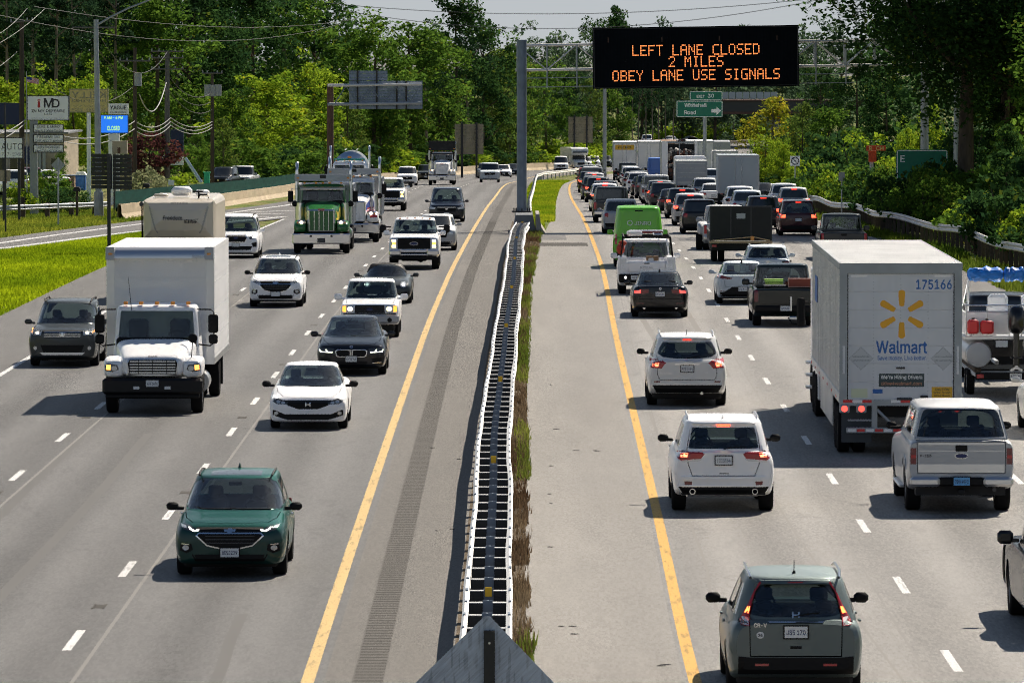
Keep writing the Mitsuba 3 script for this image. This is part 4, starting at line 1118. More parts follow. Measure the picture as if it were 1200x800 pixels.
for j, (x, y, sc_, pi, lab) in enumerate(((22.4, 299, 1.18, 0, 'huge dark tree hanging over the right end of the gantry'), (24.5, 300, 1.15, 1, 'big dark tree filling the upper right of the frame'), (27.0, 270, 1.0, 2, 'leafy sunlit tree in the top right corner'), (29, 325, 1.2, 1, 'dark tree behind the top right corner tree'))):
 k = name('tree')
 pr = PROTO['big'][pi]
 t = T().translate([x, float(y), ground_z(x, y)]) @ T().rotate([0, 0, 1], 70 * j) @ T().scale(sc_)
 scene[f'{k}__crown'] = {**pr['crown'], 'to_world': t}
 scene[f'{k}__trunk'] = {**pr['trunk'], 'to_world': t}
 tag(k, lab, 'tree')
r3 = np.random.default_rng(12)
where = ('at the right edge', 'under the green sign', 'left of the green sign', 'right of the barred circle sign', 'beyond the barred circle sign')
for i, y in enumerate(np.arange(225, 520, 7.5)):
 base = np.interp(y, [190, 240, 300, 340, 400, 520], [19.8, 19.8, 18.6, 18.2, 17.8, 19.0])
 for row in range(3):
  x = base + 1.3 + row * 2.3 + r3.uniform(-.5, .5)
  kind = r3.choice(['darkbush', 'bush', 'bush', 'limebush', 'darkbush'])
  k = name('bush')
  pr = PROTO[kind][i % len(PROTO[kind])]
  s_ = r3.uniform(.7, 1.15) * (1 + .28 * row)
  t = T().translate([float(x), float(y + r3.uniform(-2, 2)), ground_z(x, y)]) @ T().rotate([0, 0, 1], float(r3.uniform(0, 360))) @ T().scale([s_, s_, s_ * r3.uniform(.9, 1.3)])
  scene[f'{k}__foliage'] = {**pr['crown'], 'to_world': t}
  scene[f'{k}__stem'] = {**pr['trunk'], 'to_world': t}
  w_ = where[min(4, int((y - 225) / 60))]
  tag(k, f'{dict(darkbush="dark", bush="leafy", limebush="lime")[kind]} bush, {("front", "second", "back")[row]} row, {ORD[int((y - 225) / 7.5) % 8]} of its kind {w_}', 'bush', f'bushes behind the guardrail {w_}')
for i, (px, py, D) in enumerate([(px, 205 - 6 * (px > 560), 560 + (px * 13) % 60) for px in range(385, 612, 14)]):
 tree(('bush', 'darkbush', 'limebush')[i % 3], px, 172 - (i * 7) % 14, 600 + (i * 29) % 120, f'{ORD[i]} undergrowth bush from the left behind the oncoming trucks', 'bush', wide=1.5, group='undergrowth at the foot of the left forest')
for i, px in enumerate(range(214, 385, 13)):
 tree(('bush', 'darkbush', 'bush')[i % 3], px, 170 - (i * 11) % 22, 480 + (i * 17) % 40, f'{ORD[i]} undergrowth bush from the left behind the green mesh fence', 'bush', wide=1.3, group='undergrowth behind the green fence')
for i, px in enumerate(range(620, 720, 9)):
 tree('limebush', px, 168 - (i * 5) % 9, 840 + (i * 31) % 40, f'{ORD[i]} bright bush from the left on the far bank', 'bush', wide=1.6, group='bright bushes on the far bank')
for i, px in enumerate(range(786, 880, 8)):
 tree(('limebush', 'bush')[i % 2], px, 148 - (i * 5) % 12, 1030 + (i * 31) % 40, f'{ORD[i]} far bush from the left along the ramp beyond the trucks', 'bush', wide=1.8, group='far bushes along the exit ramp')
for (kind, px, pt, D, w, base, lab) in (
 ('limebush', 22, 218, 350, .9, 'shrub', 'yellow green shrub at the left edge behind the guardrail'),
 ('hedge', 52, 216, 356, 1.0, 'shrub', 'clipped dark green hedge behind the shop guardrail'),
 ('hedge', 80, 217, 358, .9, 'shrub', 'rounded dark hedge beside the black mailbox'),
 ('bush', 60, 196, 372, 1.0, 'shrub', 'leafy green shrub in front of the pale shop wall'),
 ('mid', 72, 168, 408, .6, 'tree', 'small leafy tree in front of the pale shop wall'),
 ('limebush', 34, 204, 368, 1.0, 'shrub', 'yellow green shrub hiding the parked dark red SUV'),
 ('bush', 1031, 190, 322, .5, 'bush', 'bush covering the foot of the small red sign'),
 ('palebush', 167, 197, 385, 1.0, 'shrub', 'creamy pampas like shrub above the green fence'),
 ('limebush', 213, 198, 385, 1.05, 'shrub', 'yellow green shrub with a white yard sign in front'),
 ('redbush', 176, 152, 430, 1.3, 'shrub', 'dark red leaved shrub below the double crossarm pole'),
 ('palebush', 190, 210, 380, .6, 'shrub', 'small pale shrub between the pampas and the yellow green shrub'),
 ('limebush', 148, 232, 344, .5, 'shrub', 'low weed clump at the start of the green fence'),
):
 tree(kind, px, pt, D, lab, base, wide=w)
def blades(rg, xs, ys, zs, h, w, c0, c1, lean=.5):
 n = len(xs)
 a = rg.uniform(0, 2 * np.pi, n)
 hh = h * rg.uniform(.5, 1.3, n)
 ww = w * rg.uniform(.6, 1.4, n)
 base = np.stack([xs, ys, zs], 1)
 side = np.stack([np.cos(a), np.sin(a), 0 * a], 1) * ww[:, None]
 tip = base + np.stack([np.sin(a) * lean * hh * rg.uniform(-1, 1, n), np.cos(a) * lean * hh * rg.uniform(-1, 1, n), hh], 1)
 v = np.stack([base - side, base + side, tip], 1).reshape(-1, 3)
 f = np.arange(3 * n).reshape(-1, 3)
 t = np.clip(meshkit.fbm(base * [.5, .12, 0], 3, 5) * 1.6 - .4 + rg.uniform(-.2, .2, n), 0, 1)[:, None]
 col = np.repeat(np.array(c0) * (1 - t) + np.array(c1) * t, 3, 0)
 return trimesh.Trimesh(v, f, process=False), col
def grass(key, label, n, xfn, y0, y1, h, w, c0, c1, lift=-.05, seed=3, dens=None):
 rg = np.random.default_rng(seed)
 ys_ = rg.uniform(y0, y1, n)
 a, b = xfn(ys_)
 xs_ = a + (b - a) * rg.uniform(0, 1, n) + (rg.normal(size=n) * .03 if h < .3 and 'weeds' in key else 0)
 ok = b > a
 if dens is not None:
  ok &= rg.uniform(0, 1, n) < dens(xs_, ys_)
 xs_, ys_ = xs_[ok], ys_[ok]
 m, col = blades(rg, xs_, ys_, zr(ys_) + lift + bump(xs_, ys_), h, w, c0, c1)
 add(key, m, 'm_leaf', smooth=False, color=col)
 tag(key, label, 'grass', kind='stuff')
grass('verge_grass', 'bright yellow green grass on the verge between highway and exit ramp', 130000, lambda y: (rampA(y) + .9, Lc(y) - 14.2 - 0 * y), 196, 318, .17, .035, (.17, .26, .008), (.40, .50, .014))
grass('ramp_grass', 'short grass between the exit ramp and the shop guardrail', 60000, lambda y: (rampB(y) - 14, rampB(y) - 1.7), 265, 372, .18, .035, (.11, .17, .02), (.27, .29, .035), seed=4)
grass('median_grass_blades', 'bright grass growing in the median beyond the sign post', 50000, lambda y: (np.maximum(np.minimum(Lc(y) + 2.3, Rc(y) - 2.4), -.2), np.where(y < 330, 1.7, np.maximum(Rc(y) - np.interp(y, [330, 470, 600], [1.65, .95, .55]), 1.9))), 312, 620, .22, .045, (.15, .25, .010), (.38, .42, .025), seed=5)
grass('median_weeds', 'brown and green weeds along the foot of the median barrier', 42000, lambda y: (np.interp(y, [60, 160, 223, 284], [-.1, .0, .25, .7]), np.interp(y, [60, 160, 223, 284, 330], [.22, .34, .64, 1.3, 1.65])), 60, 300, .15, .016, (.07, .042, .024), (.20, .155, .10), .01, seed=6, dens=lambda x, y: .1 + .6 * (meshkit.noise(np.stack([x * 2, y * .5, 0 * x], -1), 3) > .45))
grass('median_green_weeds', 'green weed tufts sprouting beside the median barrier', 9000, lambda y: (np.interp(y, [60, 160, 223, 284], [0.05, .15, .35, .8]), np.interp(y, [60, 160, 223, 284, 330], [.28, .40, .72, 1.35, 1.7])), 60, 300, .2, .018, (.09, .13, .02), (.22, .24, .05), .01, seed=8, dens=lambda x, y: (meshkit.noise(np.stack([x * 1.0, y * .22, 0 * x], -1), 9) > np.interp(y, [60, 150, 200, 300], [.72, .62, .42, .3])).astype(float))
grass('roadside_grass', 'green grass tufts under the right guardrail', 42000, lambda y: (np.interp(y, [190, 240, 300, 340, 400, 600], [17.6, 17.9, 17.2, 16.8, 16.3, 19.6]), np.interp(y, [190, 240, 300, 340, 400, 600], [20, 20, 19, 18.6, 18, 22])), 196, 520, .34, .04, (.05, .10, .012), (.15, .19, .025), seed=9, dens=lambda x, y: .1 + .9 * (meshkit.noise(np.stack([x * .9, y * .22, 0 * x], -1), 4) > .42))
grass('bank_grass', 'yellowish grass along the foot of the far left forest', 40000, lambda y: (Lc(y) - 22, Lc(y) - 12.6 - np.clip((560 - y) / 30, 0, 4)), 480, 900, .4, .09, (.10, .12, .02), (.26, .24, .06), seed=10)
rg = np.random.default_rng(77)
cs = np.stack([rg.uniform(-130, 150, 900), rg.uniform(1120, 1260, 900), -11 + rg.uniform(0, 1, 900) ** .8 * 17], 1)
v, f, col = leaves(rg, cs, rg.uniform(2, 3.6, 900), 42, 1.1, PAL['haze'], .7)
add('far_forest', trimesh.Trimesh(v, f, process=False), 'm_leaf', color=col)
tag('far_forest', 'hazy far woodland closing off the end of the highway', 'woodland', kind='stuff')
cs = np.stack([rg.uniform(-75, 6, 900), rg.uniform(690, 860, 900), -6 + rg.uniform(0, 1, 900) ** .8 * 22], 1)
cs[:, 2] = np.where(cs[:, 0] > -22, np.minimum(cs[:, 2], 5), cs[:, 2])
cs[:, 0] = np.minimum(cs[:, 0], Lc(cs[:, 1]) - 20)
v, f, col = leaves(rg, cs, rg.uniform(1.5, 3.0, 900), 42, .8, PAL['dark'], .7)
add('woodland', trimesh.Trimesh(v, f, process=False), 'm_leaf', color=col)
tag('woodland', 'deep shaded woodland behind the trees on the left', 'woodland', kind='stuff')
cs = np.stack([rg.uniform(24, 70, 420), rg.uniform(340, 620, 420), -1 + rg.uniform(0, 1, 420) ** .8 * 13], 1)
cs[:, 0] = np.maximum(cs[:, 0], Rc(cs[:, 1]) + 22 + (cs[:, 1] - 340) * .03)
v, f, col = leaves(rg, cs, rg.uniform(1.3, 2.6, 420), 46, .6, PAL['dark'], .7)
add('thicket', trimesh.Trimesh(v, f, process=False), 'm_leaf', color=col)
tag('thicket', 'deep shaded thicket behind the bushes on the right', 'woodland', kind='stuff')
def paint(key, c, metallic=0.25, rough=0.32, flake=None):
 b = {'type': 'principled', 'base_color': rgb(*c), 'roughness': .13 if metallic >= .2 else .2, 'specular': .4 if sum(c) < .3 else .55, 'clearcoat': .5, 'clearcoat_gloss': .97}
 if metallic >= .2 and (flake or sum(c) > .3):
  g = sum(c) / 3
  b = {'type': 'blendbsdf', 'weight': .25 + .3 * metallic, 'a': b, 'b': {'type': 'roughconductor', 'distribution': 'ggx', 'alpha': .42, 'material': 'none', 'specular_reflectance': rgb(*(flake or [min(.85, 1.35 * x + .5 * g + .06) for x in c]))}}
 scene['m_paint_' + key] = {'type': 'twosided', 'b': b}
 return 'm_paint_' + key
paint('silver', (.30, .315, .33), .5)
paint('white', (.80, .80, .80), 0.0, .35)
paint('pearl', (.66, .67, .66), .12)
paint('black', (.004, .0045, .006), .1)
paint('navy', (.006, .010, .022), .3)
paint('midnight', (.005, .007, .012), .3)
paint('teal', (.0015, .020, .017), .2, .28, (.028, .125, .108))
paint('greygreen', (.022, .036, .031), .6, flake=(.29, .35, .355))
paint('grey', (.12, .13, .14), .45)
paint('charcoal', (.011, .015, .018), .22, flake=(.10, .115, .125))
paint('bluegrey', (.36, .42, .50), .5)
paint('maroon', (.055, .007, .011), .3)
paint('darkgreen', (.006, .013, .013), .3)
paint('truckgreen', (.016, .12, .028), .1, .3)
paint('vangreen', (.10, .40, .012), .0, .4)
paint('beige', (.50, .45, .37), .0, .45)
paint('blue', (.02, .10, .38), .2)
paint('red', (.40, .02, .02), .2)
mat('plastic', (.005, .005, .0055), .6, spec=.22)
mat('plastic_grey', (.07, .072, .075), .6)
mat('tyre', (.009, .009, .010), .85, spec=.15)
mat('rim', (.42, .43, .44), .35, metallic=.8)
mat('rim_dark', (.06, .06, .065), .4, metallic=.6)
mat('chrome', (.75, .76, .77), .16, metallic=1.0)
mat('alu', (.62, .63, .64), .3, metallic=.9)
mat('seat', (.022, .022, .025), .85)
mat('lining', (.022, .022, .024), .9)
mat('seat_tan', (.16, .13, .10), .8)
mat('under', (.012, .012, .012), .9)
mat('lamp_clear', (.55, .57, .58), .12, metallic=.4, clearcoat=1.0)
mat('lamp_dark', (.06, .065, .07), .12, metallic=.2, clearcoat=1.0)
mat('lamp_red', (.35, .008, .012), .15, clearcoat=1.0)
mat('lamp_deepred', (.13, .006, .010), .2, clearcoat=1.0)
mat('lamp_amber', (.70, .26, .03), .2, clearcoat=1.0)
mat('dark_glass', (.010, .014, .017), .05, spec=.6, clearcoat=1.0)
mat('plate', (.62, .64, .64), .5)
mat('plate_blue', (.10, .32, .60), .5)
mat('plate_ink', (.02, .03, .10), .6)
mat('tail_grey', (.35, .37, .39), .5)
scene['m_glass'] = {'type': 'thindielectric', 'int_ior': 1.5, 'ext_ior': 1.0, 'specular_transmittance': rgb(.40, .48, .47)}
scene['m_glass_dark'] = {'type': 'thindielectric', 'int_ior': 1.5, 'ext_ior': 1.0, 'specular_transmittance': rgb(.16, .19, .19)}
def man(m):
 return Manifold(Mesh(np.ascontiguousarray(m.vertices, np.float32), np.ascontiguousarray(m.faces, np.uint32)))
def tri(mn):
 m = mn.to_mesh()
 return trimesh.Trimesh(np.array(m.vert_properties[:, :3], float), np.array(m.tri_verts, int), process=False)
def mbox(x0, x1, y0, y1, z0, z1):
 return Manifold.cube([x1 - x0, y1 - y0, z1 - z0]).translate([x0, y0, z0])
def rbox(x0, x1, y0, y1, z0, z1, r=.03):
 pts = []
 for sx, x in ((1, x0), (-1, x1)):
  for sy, y in ((1, y0), (-1, y1)):
   for sz, z in ((1, z0), (-1, z1)):
    pts += [[x + sx * r, y + sy * r, z], [x + sx * r, y, z + sz * r], [x, y + sy * r, z + sz * r]]
 return Manifold.hull_points(np.array(pts, np.float32))
def prism(poly, axis, a, b):
 if not isinstance(poly, Polygon):
  poly = Polygon(poly)
 poly = poly if poly.exterior.is_ccw else Polygon(poly.exterior.coords[::-1])
 m = Manifold.extrude(CrossSection([np.array(poly.exterior.coords[:-1], float)]), b - a)
 if axis == 'y':
  return m.transform(np.array([[1, 0, 0, 0], [0, 0, -1, b], [0, 1, 0, 0]], float))
 if axis == 'x':
  return m.transform(np.array([[0, 0, 1, a], [1, 0, 0, 0], [0, 1, 0, 0]], float))
 return m.translate([0, 0, a])
def loft(rings):
 R = np.asarray(rings, float)
 M, N = R.shape[:2]
 v = R.reshape(-1, 3)
 f = []
 for i in range(M - 1):
  for j in range(N):
   k = (j + 1) % N
   a, b, c, d = i * N + j, i * N + k, (i + 1) * N + k, (i + 1) * N + j
   f += [[a, b, c], [a, c, d]]
 c0, c1 = len(v), len(v) + 1
 v = np.vstack([v, R[0].mean(0), R[-1].mean(0)])
 for j in range(N):
  k = (j + 1) % N
  f += [[c0, k, j], [c1, (M - 1) * N + j, (M - 1) * N + k]]
 m = trimesh.Trimesh(v, f, process=False)
 if m.volume < 0:
  m.invert()
 return man(m)
SEC = {
 'car': [(0, 0), (.78, 0), (.92, .03), (.965, .14), (.995, .40), (1.0, .58), (.985, .76), (.95, .88), (.895, .955), (.78, .995), (.45, 1.0), (0, 1.0)],
 'truck': [(0, 0), (.84, 0), (.95, .02), (.985, .10), (1.0, .35), (1.0, .62), (.99, .82), (.97, .92), (.93, .975), (.84, 1.0), (.5, 1.0), (0, 1.0)],
}
def chaikin(p):
 p = np.asarray(p, float)
 out = [p[0]]
 for a, b in zip(p[:-1], p[1:]):
  out += [.75 * a + .25 * b, .25 * a + .75 * b]
 return np.array(out + [p[-1]])
def lower_body(st, sec='car', crown=.03, n=46):
 st = np.array(sorted(st), float)
 ys = np.unique(np.concatenate([np.linspace(st[0, 0], st[-1, 0], n), st[:, 0]]))
 cols = [PchipInterpolator(st[:, 0], st[:, k])(ys) for k in (1, 2, 3)]
 half = chaikin(SEC[sec])
 rings = []
 for y, zb, zt, w in zip(ys, *cols):
  x = half[:, 0] * w
  z = zb + half[:, 1] * (zt - zb)
  z = z + np.where(half[:, 1] > .93, crown * (1 - (half[:, 0]) ** 2), 0)
  r = np.stack([np.concatenate([x, -x[-2:0:-1]]), np.full(2 * len(x) - 2, y), np.concatenate([z, z[-2:0:-1]])], 1)
  rings.append(r)
 return loft(rings)
def sup_ring(w, y0, y1, z, n=60, ex=5.0, bowf=.10, bowr=.05):
 a = np.linspace(0, 2 * np.pi, 721)[:-1]
 c, s = np.cos(a), np.sin(a)
 x = np.sign(c) * np.abs(c) ** (2 / ex) * w
 yy = np.sign(s) * np.abs(s) ** (2 / ex)
 y = (y0 + y1) / 2 + yy * (y1 - y0) / 2
 y = y + np.where(yy > 0, -bowf * (x / w) ** 2 * np.abs(yy) ** 2, bowr * (x / w) ** 2 * np.abs(yy) ** 2)
 p = np.stack([x, y], 1)
 d = np.concatenate([[0], np.cumsum(np.linalg.norm(np.diff(np.vstack([p, p[:1]]), axis=0), axis=1))])
 t = np.linspace(0, d[-1], n + 1)[:-1]
 q = np.vstack([p, p[:1]])
 X, Y = np.interp(t, d, q[:, 0]), np.interp(t, d, q[:, 1])
 return np.stack([X, Y, np.full(n, z)], 1)
class GH:
 def __init__(s, yf0, yf1, yr0, yr1, zb, zt, wb, wt, ex=5.5, bowf=.14, bowr=.06, crown=.035, pf=.92, pr=.85):
  s.__dict__.update(locals())
 def at(s, t):
  return (s.wb + (s.wt - s.wb) * t ** 1.15, s.yr0 + (s.yr1 - s.yr0) * t ** (1 / s.pr), s.yf0 + (s.yf1 - s.yf0) * t ** s.pf, s.zb + (s.zt - s.zb) * t)
 def solid(s, grow=0.0):
  rings = []
  for t, ins in ((-.25, 0), (0, 0), (.2, 0), (.4, 0), (.6, 0), (.78, 0), (.88, .004), (.94, .014), (.975, .032), (1.0, .075)):
   w, yr, yf, z = s.at(max(t, 0))
   if t < 0:
    z = s.zb + t * (s.zt - s.zb)
   if t > .95:
    z = s.zb + (s.zt - s.zb) * (.95 + (t - .95) * .85)
   rings.append(sup_ring(w - ins + grow, yr + ins - grow, yf - ins * 1.6 + grow, z + (grow if t > .9 else 0), 60, s.ex, s.bowf, s.bowr))
  top = rings[-1].copy()
  c = top.mean(0)
  for k, dz in ((.75, .45), (.4, .85), (.12, 1.0)):
   r = top.copy()
   r[:, :2] = c[:2] + (top[:, :2] - c[:2]) * k
   r[:, 2] += s.crown * dz
   rings.append(r)
  return loft(rings)
 def front_poly(s, t0=.05, t1=.90, p=.075, p1=None):
  p1 = p if p1 is None else p1
  pts = []
  ts = np.linspace(t0, t1, 6)
  R = [(s.at(t)[0] - (p + (p1 - p) * (t - t0) / (t1 - t0)), s.at(t)[3]) for t in ts]
  bot = [(x * .0, 0) for x in ()]
  poly = [(x, z) for x, z in R] + [(-x, z) for x, z in R[::-1]]
  return Polygon(poly).buffer(-.03).buffer(.03)
 def side_polys(s, t0=.10, t1=.86, pf=.16, pr=.22, cuts=(), post=.05):
  ts = np.linspace(t0, t1, 7)
  F = [(s.at(t)[2] - pf, s.at(t)[3]) for t in ts]
  Rr = [(s.at(t)[1] + pr, s.at(t)[3]) for t in ts]
  base = Polygon(Rr + F[::-1]).buffer(0)
  out = []
  edges = [-50] + sorted(cuts) + [50]
  for a, b in zip(edges[:-1], edges[1:]):
   g = base.intersection(sbox(a + post, 0, b - post, 5))
   if not g.is_empty and g.area > .02:
    g = max(getattr(g, 'geoms', [g]), key=lambda q_: q_.area)
    out.append(g.buffer(-.03).buffer(.03))
  return out
def cast(mesh, uv, axis, sign):
 o = [k for k in range(3) if k != axis]
 P = mesh.vertices[mesh.faces]
 lo, hi = uv.min(0), uv.max(0)
 q2 = P[:, :, o]
 keep = (q2.max(1) >= lo - 1e-6).all(1) & (q2.min(1) <= hi + 1e-6).all(1)
 P = P[keep]
 A, B, C = (P[:, k][:, o] for k in range(3))
 d = (B[:, 0] - A[:, 0]) * (C[:, 1] - A[:, 1]) - (C[:, 0] - A[:, 0]) * (B[:, 1] - A[:, 1])
 ok = np.abs(d) > 1e-10
 P, A, B, C, d = P[ok], A[ok], B[ok], C[ok], d[ok]
 x, y = uv[:, None, 0], uv[:, None, 1]
 u = ((x - A[:, 0]) * (C[:, 1] - A[:, 1]) - (C[:, 0] - A[:, 0]) * (y - A[:, 1])) / d
 w = ((B[:, 0] - A[:, 0]) * (y - A[:, 1]) - (x - A[:, 0]) * (B[:, 1] - A[:, 1])) / d
 ins = (u >= -1e-5) & (w >= -1e-5) & (u + w <= 1 + 1e-5)
 dep = P[:, 0, axis] + u * (P[:, 1, axis] - P[:, 0, axis]) + w * (P[:, 2, axis] - P[:, 0, axis])
 dep = np.where(ins, dep * sign, -np.inf).max(1)
 good = np.isfinite(dep)
 if not good.any():
  return np.zeros(len(uv))
 if not good.all():
  for i in np.where(~good)[0]:
   j = np.argmin(((uv[good] - uv[i]) ** 2).sum(1))
   dep[i] = dep[good][j]
 return dep * sign
def conform(mesh, poly, axis, sign, off, thick=.03, size=.09):
 v2, f = trimesh.creation.triangulate_polygon(poly, engine='earcut')
 v3 = np.column_stack([v2, np.zeros(len(v2))])
 v3, f = trimesh.remesh.subdivide_to_size(v3, f, size)
 m0 = trimesh.Trimesh(v3, f, process=True, merge_tex=True)
 m0.merge_vertices()
 v2, f = np.array(m0.vertices)[:, :2], np.array(m0.faces)
 dep = cast(mesh, v2, axis, sign)
 n = len(v2)
 V = np.zeros((2 * n, 3))
 o = [k for k in range(3) if k != axis]
 V[:n, o], V[n:, o] = v2, v2
 V[:n, axis] = dep + sign * off
 V[n:, axis] = dep - sign * thick
 e = np.sort(f[:, [0, 1, 1, 2, 2, 0]].reshape(-1, 2), 1)
 es = f[:, [0, 1, 1, 2, 2, 0]].reshape(-1, 2)
 _, inv, cnt = np.unique(e, axis=0, return_inverse=True, return_counts=True)
 bd = es[cnt[inv.ravel()] == 1]
 F = np.vstack([f, f[:, ::-1] + n, np.column_stack([bd[:, 1], bd[:, 0], bd[:, 0] + n]), np.column_stack([bd[:, 1], bd[:, 0] + n, bd[:, 1] + n])])
 m = trimesh.Trimesh(V, F, process=False)
 if m.volume < 0:
  m.invert()
 return m
class Vehicle:
 def __init__(s):
  s.parts = []            # (key, shape dict, to_world or None)
  s.body = None
 def put(s, key, mesh, m, smooth=35, emit=None, tw=None):
  if emit is not None and max(emit) > 1.2:
   emit = tuple(.36 * e for e in emit)
  if hasattr(mesh, 'to_mesh'):
   mesh = tri(mesh)
  d = mikit.ply(mesh, m, smooth=smooth)
  if emit is not None:
   d['emitter'] = {'type': 'area', 'radiance': rgb(*emit)}
  s.parts.append((key, d, tw))
 def patch(s, key, poly, face, m, off=.006, both=False, emit=None, thick=.03, size=.09):
  poly = poly if isinstance(poly, Polygon) else Polygon(poly)
  ax, sg = {'f': (1, 1), 'r': (1, -1), 't': (2, 1), 's': (0, 1), 'l': (0, -1)}[face]
  ms = [conform(s.outer, poly, ax, sg, off, thick, size)]
  if both:
   q_ = Polygon([(-x, z) for x, z in poly.exterior.coords]) if face in 'frt' else None
   ms.append(conform(s.outer, q_, ax, sg, off, thick, size) if q_ is not None else conform(s.outer, poly, ax, -sg, off, thick, size))
  for k in ms:
   s.put(key, k, m, 30, emit)
 def cut(s, key, poly, axis, a, b, m, gap=.014, smooth=32):
  poly = poly if isinstance(poly, Polygon) else Polygon(poly)
  inner = s.body ^ prism(poly.buffer(-gap / 2), axis, a, b)
  s.body = s.body - prism(poly.buffer(gap / 2), axis, a - .001, b)
  if not inner.is_empty():
   s.put(key, inner, m, smooth)
def wheel_meshes(r, w, dark=False, n=28):
 prof = np.array([(r * .62, -w / 2 + .01), (r * .70, -w / 2), (r * .93, -w / 2 + .004), (r * .985, -w / 2 + .025), (r, -w * .28), (r, w * .28), (r * .985, w / 2 - .025), (r * .93, w / 2 - .004), (r * .70, w / 2), (r * .62, w / 2 - .01), (r * .60, 0)])
 ang = np.arange(n) * 2 * np.pi / n
 rings = np.stack([np.stack([np.full(len(prof), 0) + prof[:, 1], prof[:, 0] * math.cos(a), prof[:, 0] * math.sin(a)], 1) for a in ang])
 N = len(prof)
 f = []
 for i in range(n):
  j = (i + 1) % n
  for k in range(N):
   l = (k + 1) % N
   f += [[i * N + k, i * N + l, j * N + l], [i * N + k, j * N + l, j * N + k]]
 t = trimesh.Trimesh(rings.reshape(-1, 3), f, process=False)
 if t.volume < 0:
  t.invert()
 ps = [trimesh.creation.annulus(r * .55, r * .63, w * .86, sections=24), trimesh.creation.cylinder(r * .14, w * .7, sections=12), trimesh.creation.cylinder(r * .56, .02, sections=20)]
 for k in range(5):
  for o in (-.05, .05):
   b = bx(r * .05, r * .57, -r * .045, r * .045, -w * .36, w * .36)
   b.apply_transform(trimesh.transformations.rotation_matrix(k * 2 * math.pi / 5 + o * 3, [0, 0, 1]))
   ps.append(b)
 rim = cat(ps)
 rim.apply_transform(trimesh.transformations.rotation_matrix(math.pi / 2, [0, 1, 0]))
 return t, rim
_wheels = {}
def wheel_plies(r, w, dark):
 k = (round(r, 3), round(w, 3), dark)
 if k not in _wheels:
  t, rim = wheel_meshes(r, w)
  _wheels[k] = (mikit.ply(t, 'm_tyre', smooth=35), mikit.ply(rim, 'm_rim_dark' if dark else 'm_rim', smooth=30))
 return _wheels[k]
def wheels(v, r, w, xs, ys, dark=False):
 t, rim = wheel_plies(r, w, dark)
 i = 0
 for y in ys:
  for x in xs:
   k = 'wheel' + (f'_{i:03d}' if i else '')
   tw = T().translate([x, y, r])
   v.parts.append((k + '__tyre', t, tw))
   v.parts.append((k + '__rim', rim, tw))
   i += 1
def mirror(v, x, y, z, m, w=.21, h=.15, style='car'):
 for sx in (-1, 1):
  a = rbox(-w / 2, w / 2, -.055, .055, -h / 2, h / 2, min(.045, h * .3)).translate([sx * (x + w / 2 + .03), y, z])
  arm = rbox(-.06, .06, -.03, .03, -.03, .03, .012).translate([sx * (x - .0), y + .01, z - h * .25])
  v.put('mirror', a + arm, m, 40)
def plate(v, y, z, sgn, text='', m='m_plate', tilt=0, x=0.0, frame='m_plastic'):
 b = bx(x - .155, x + .155, y - .006, y + .006, z - .08, z + .08)
 v.put('licence_plate', b, m, False)
 if frame:
  P = sbox(x - .168, z - .093, x + .168, z + .093).difference(sbox(x - .15, z - .075, x + .15, z + .075))
  fr = cat([bx(x - .168, x + .168, y - .010, y + .010, z + s_ * .084 - .009, z + s_ * .084 + .009) for s_ in (-1, 1)] + [bx(x + s_ * .159 - .009, x + s_ * .159 + .009, y - .010, y + .010, z - .075, z + .075) for s_ in (-1, 1)])
  v.put('plate_frame', fr, frame, False)
 if text:
  word(v, text, .062, 'm_plate_ink', x, y, z - .034, sgn, width=.25, depth=.004, key='plate_lettering', off=.007)
def word(v, text, h, m, x, y, z, sgn, width=None, depth=.006, key='lettering', bold=True, align='c', off=.002, emit=None):
 t = meshkit.text_mesh(text, h, depth, bold)
 w = t.bounds[1, 0] - t.bounds[0, 0]
 if width:
  t.apply_scale([width / w, 1, 1])
  w = width
 t.apply_translation([-t.bounds[0, 0] - (w / 2 if align == 'c' else 0), 0, 0])
 t.apply_transform(trimesh.transformations.rotation_matrix(math.pi / 2, [1, 0, 0]))
 if sgn > 0:
  t.apply_transform(trimesh.transformations.rotation_matrix(math.pi, [0, 0, 1]))
 t.apply_translation([x, y + sgn * (off), z])
 v.put(key, t, m, False, emit)
BRAKE = (1.1, 0.075, 0.03)
BRAKE_DIM = (.45, 0.02, 0.01)
LAMP = (2.2, 2.0, 1.7)
AMBER = (3.0, 1.15, 0.25)
WARM = (2.6, 1.6, 0.75)
def ell(cx, cz, rx, rz, n=20):
 return Polygon([(cx + rx * math.cos(a), cz + rz * math.sin(a)) for a in np.linspace(0, 2 * math.pi, n + 1)[:-1]])
def mirp(p):
 return [(-x, z) for x, z in p]
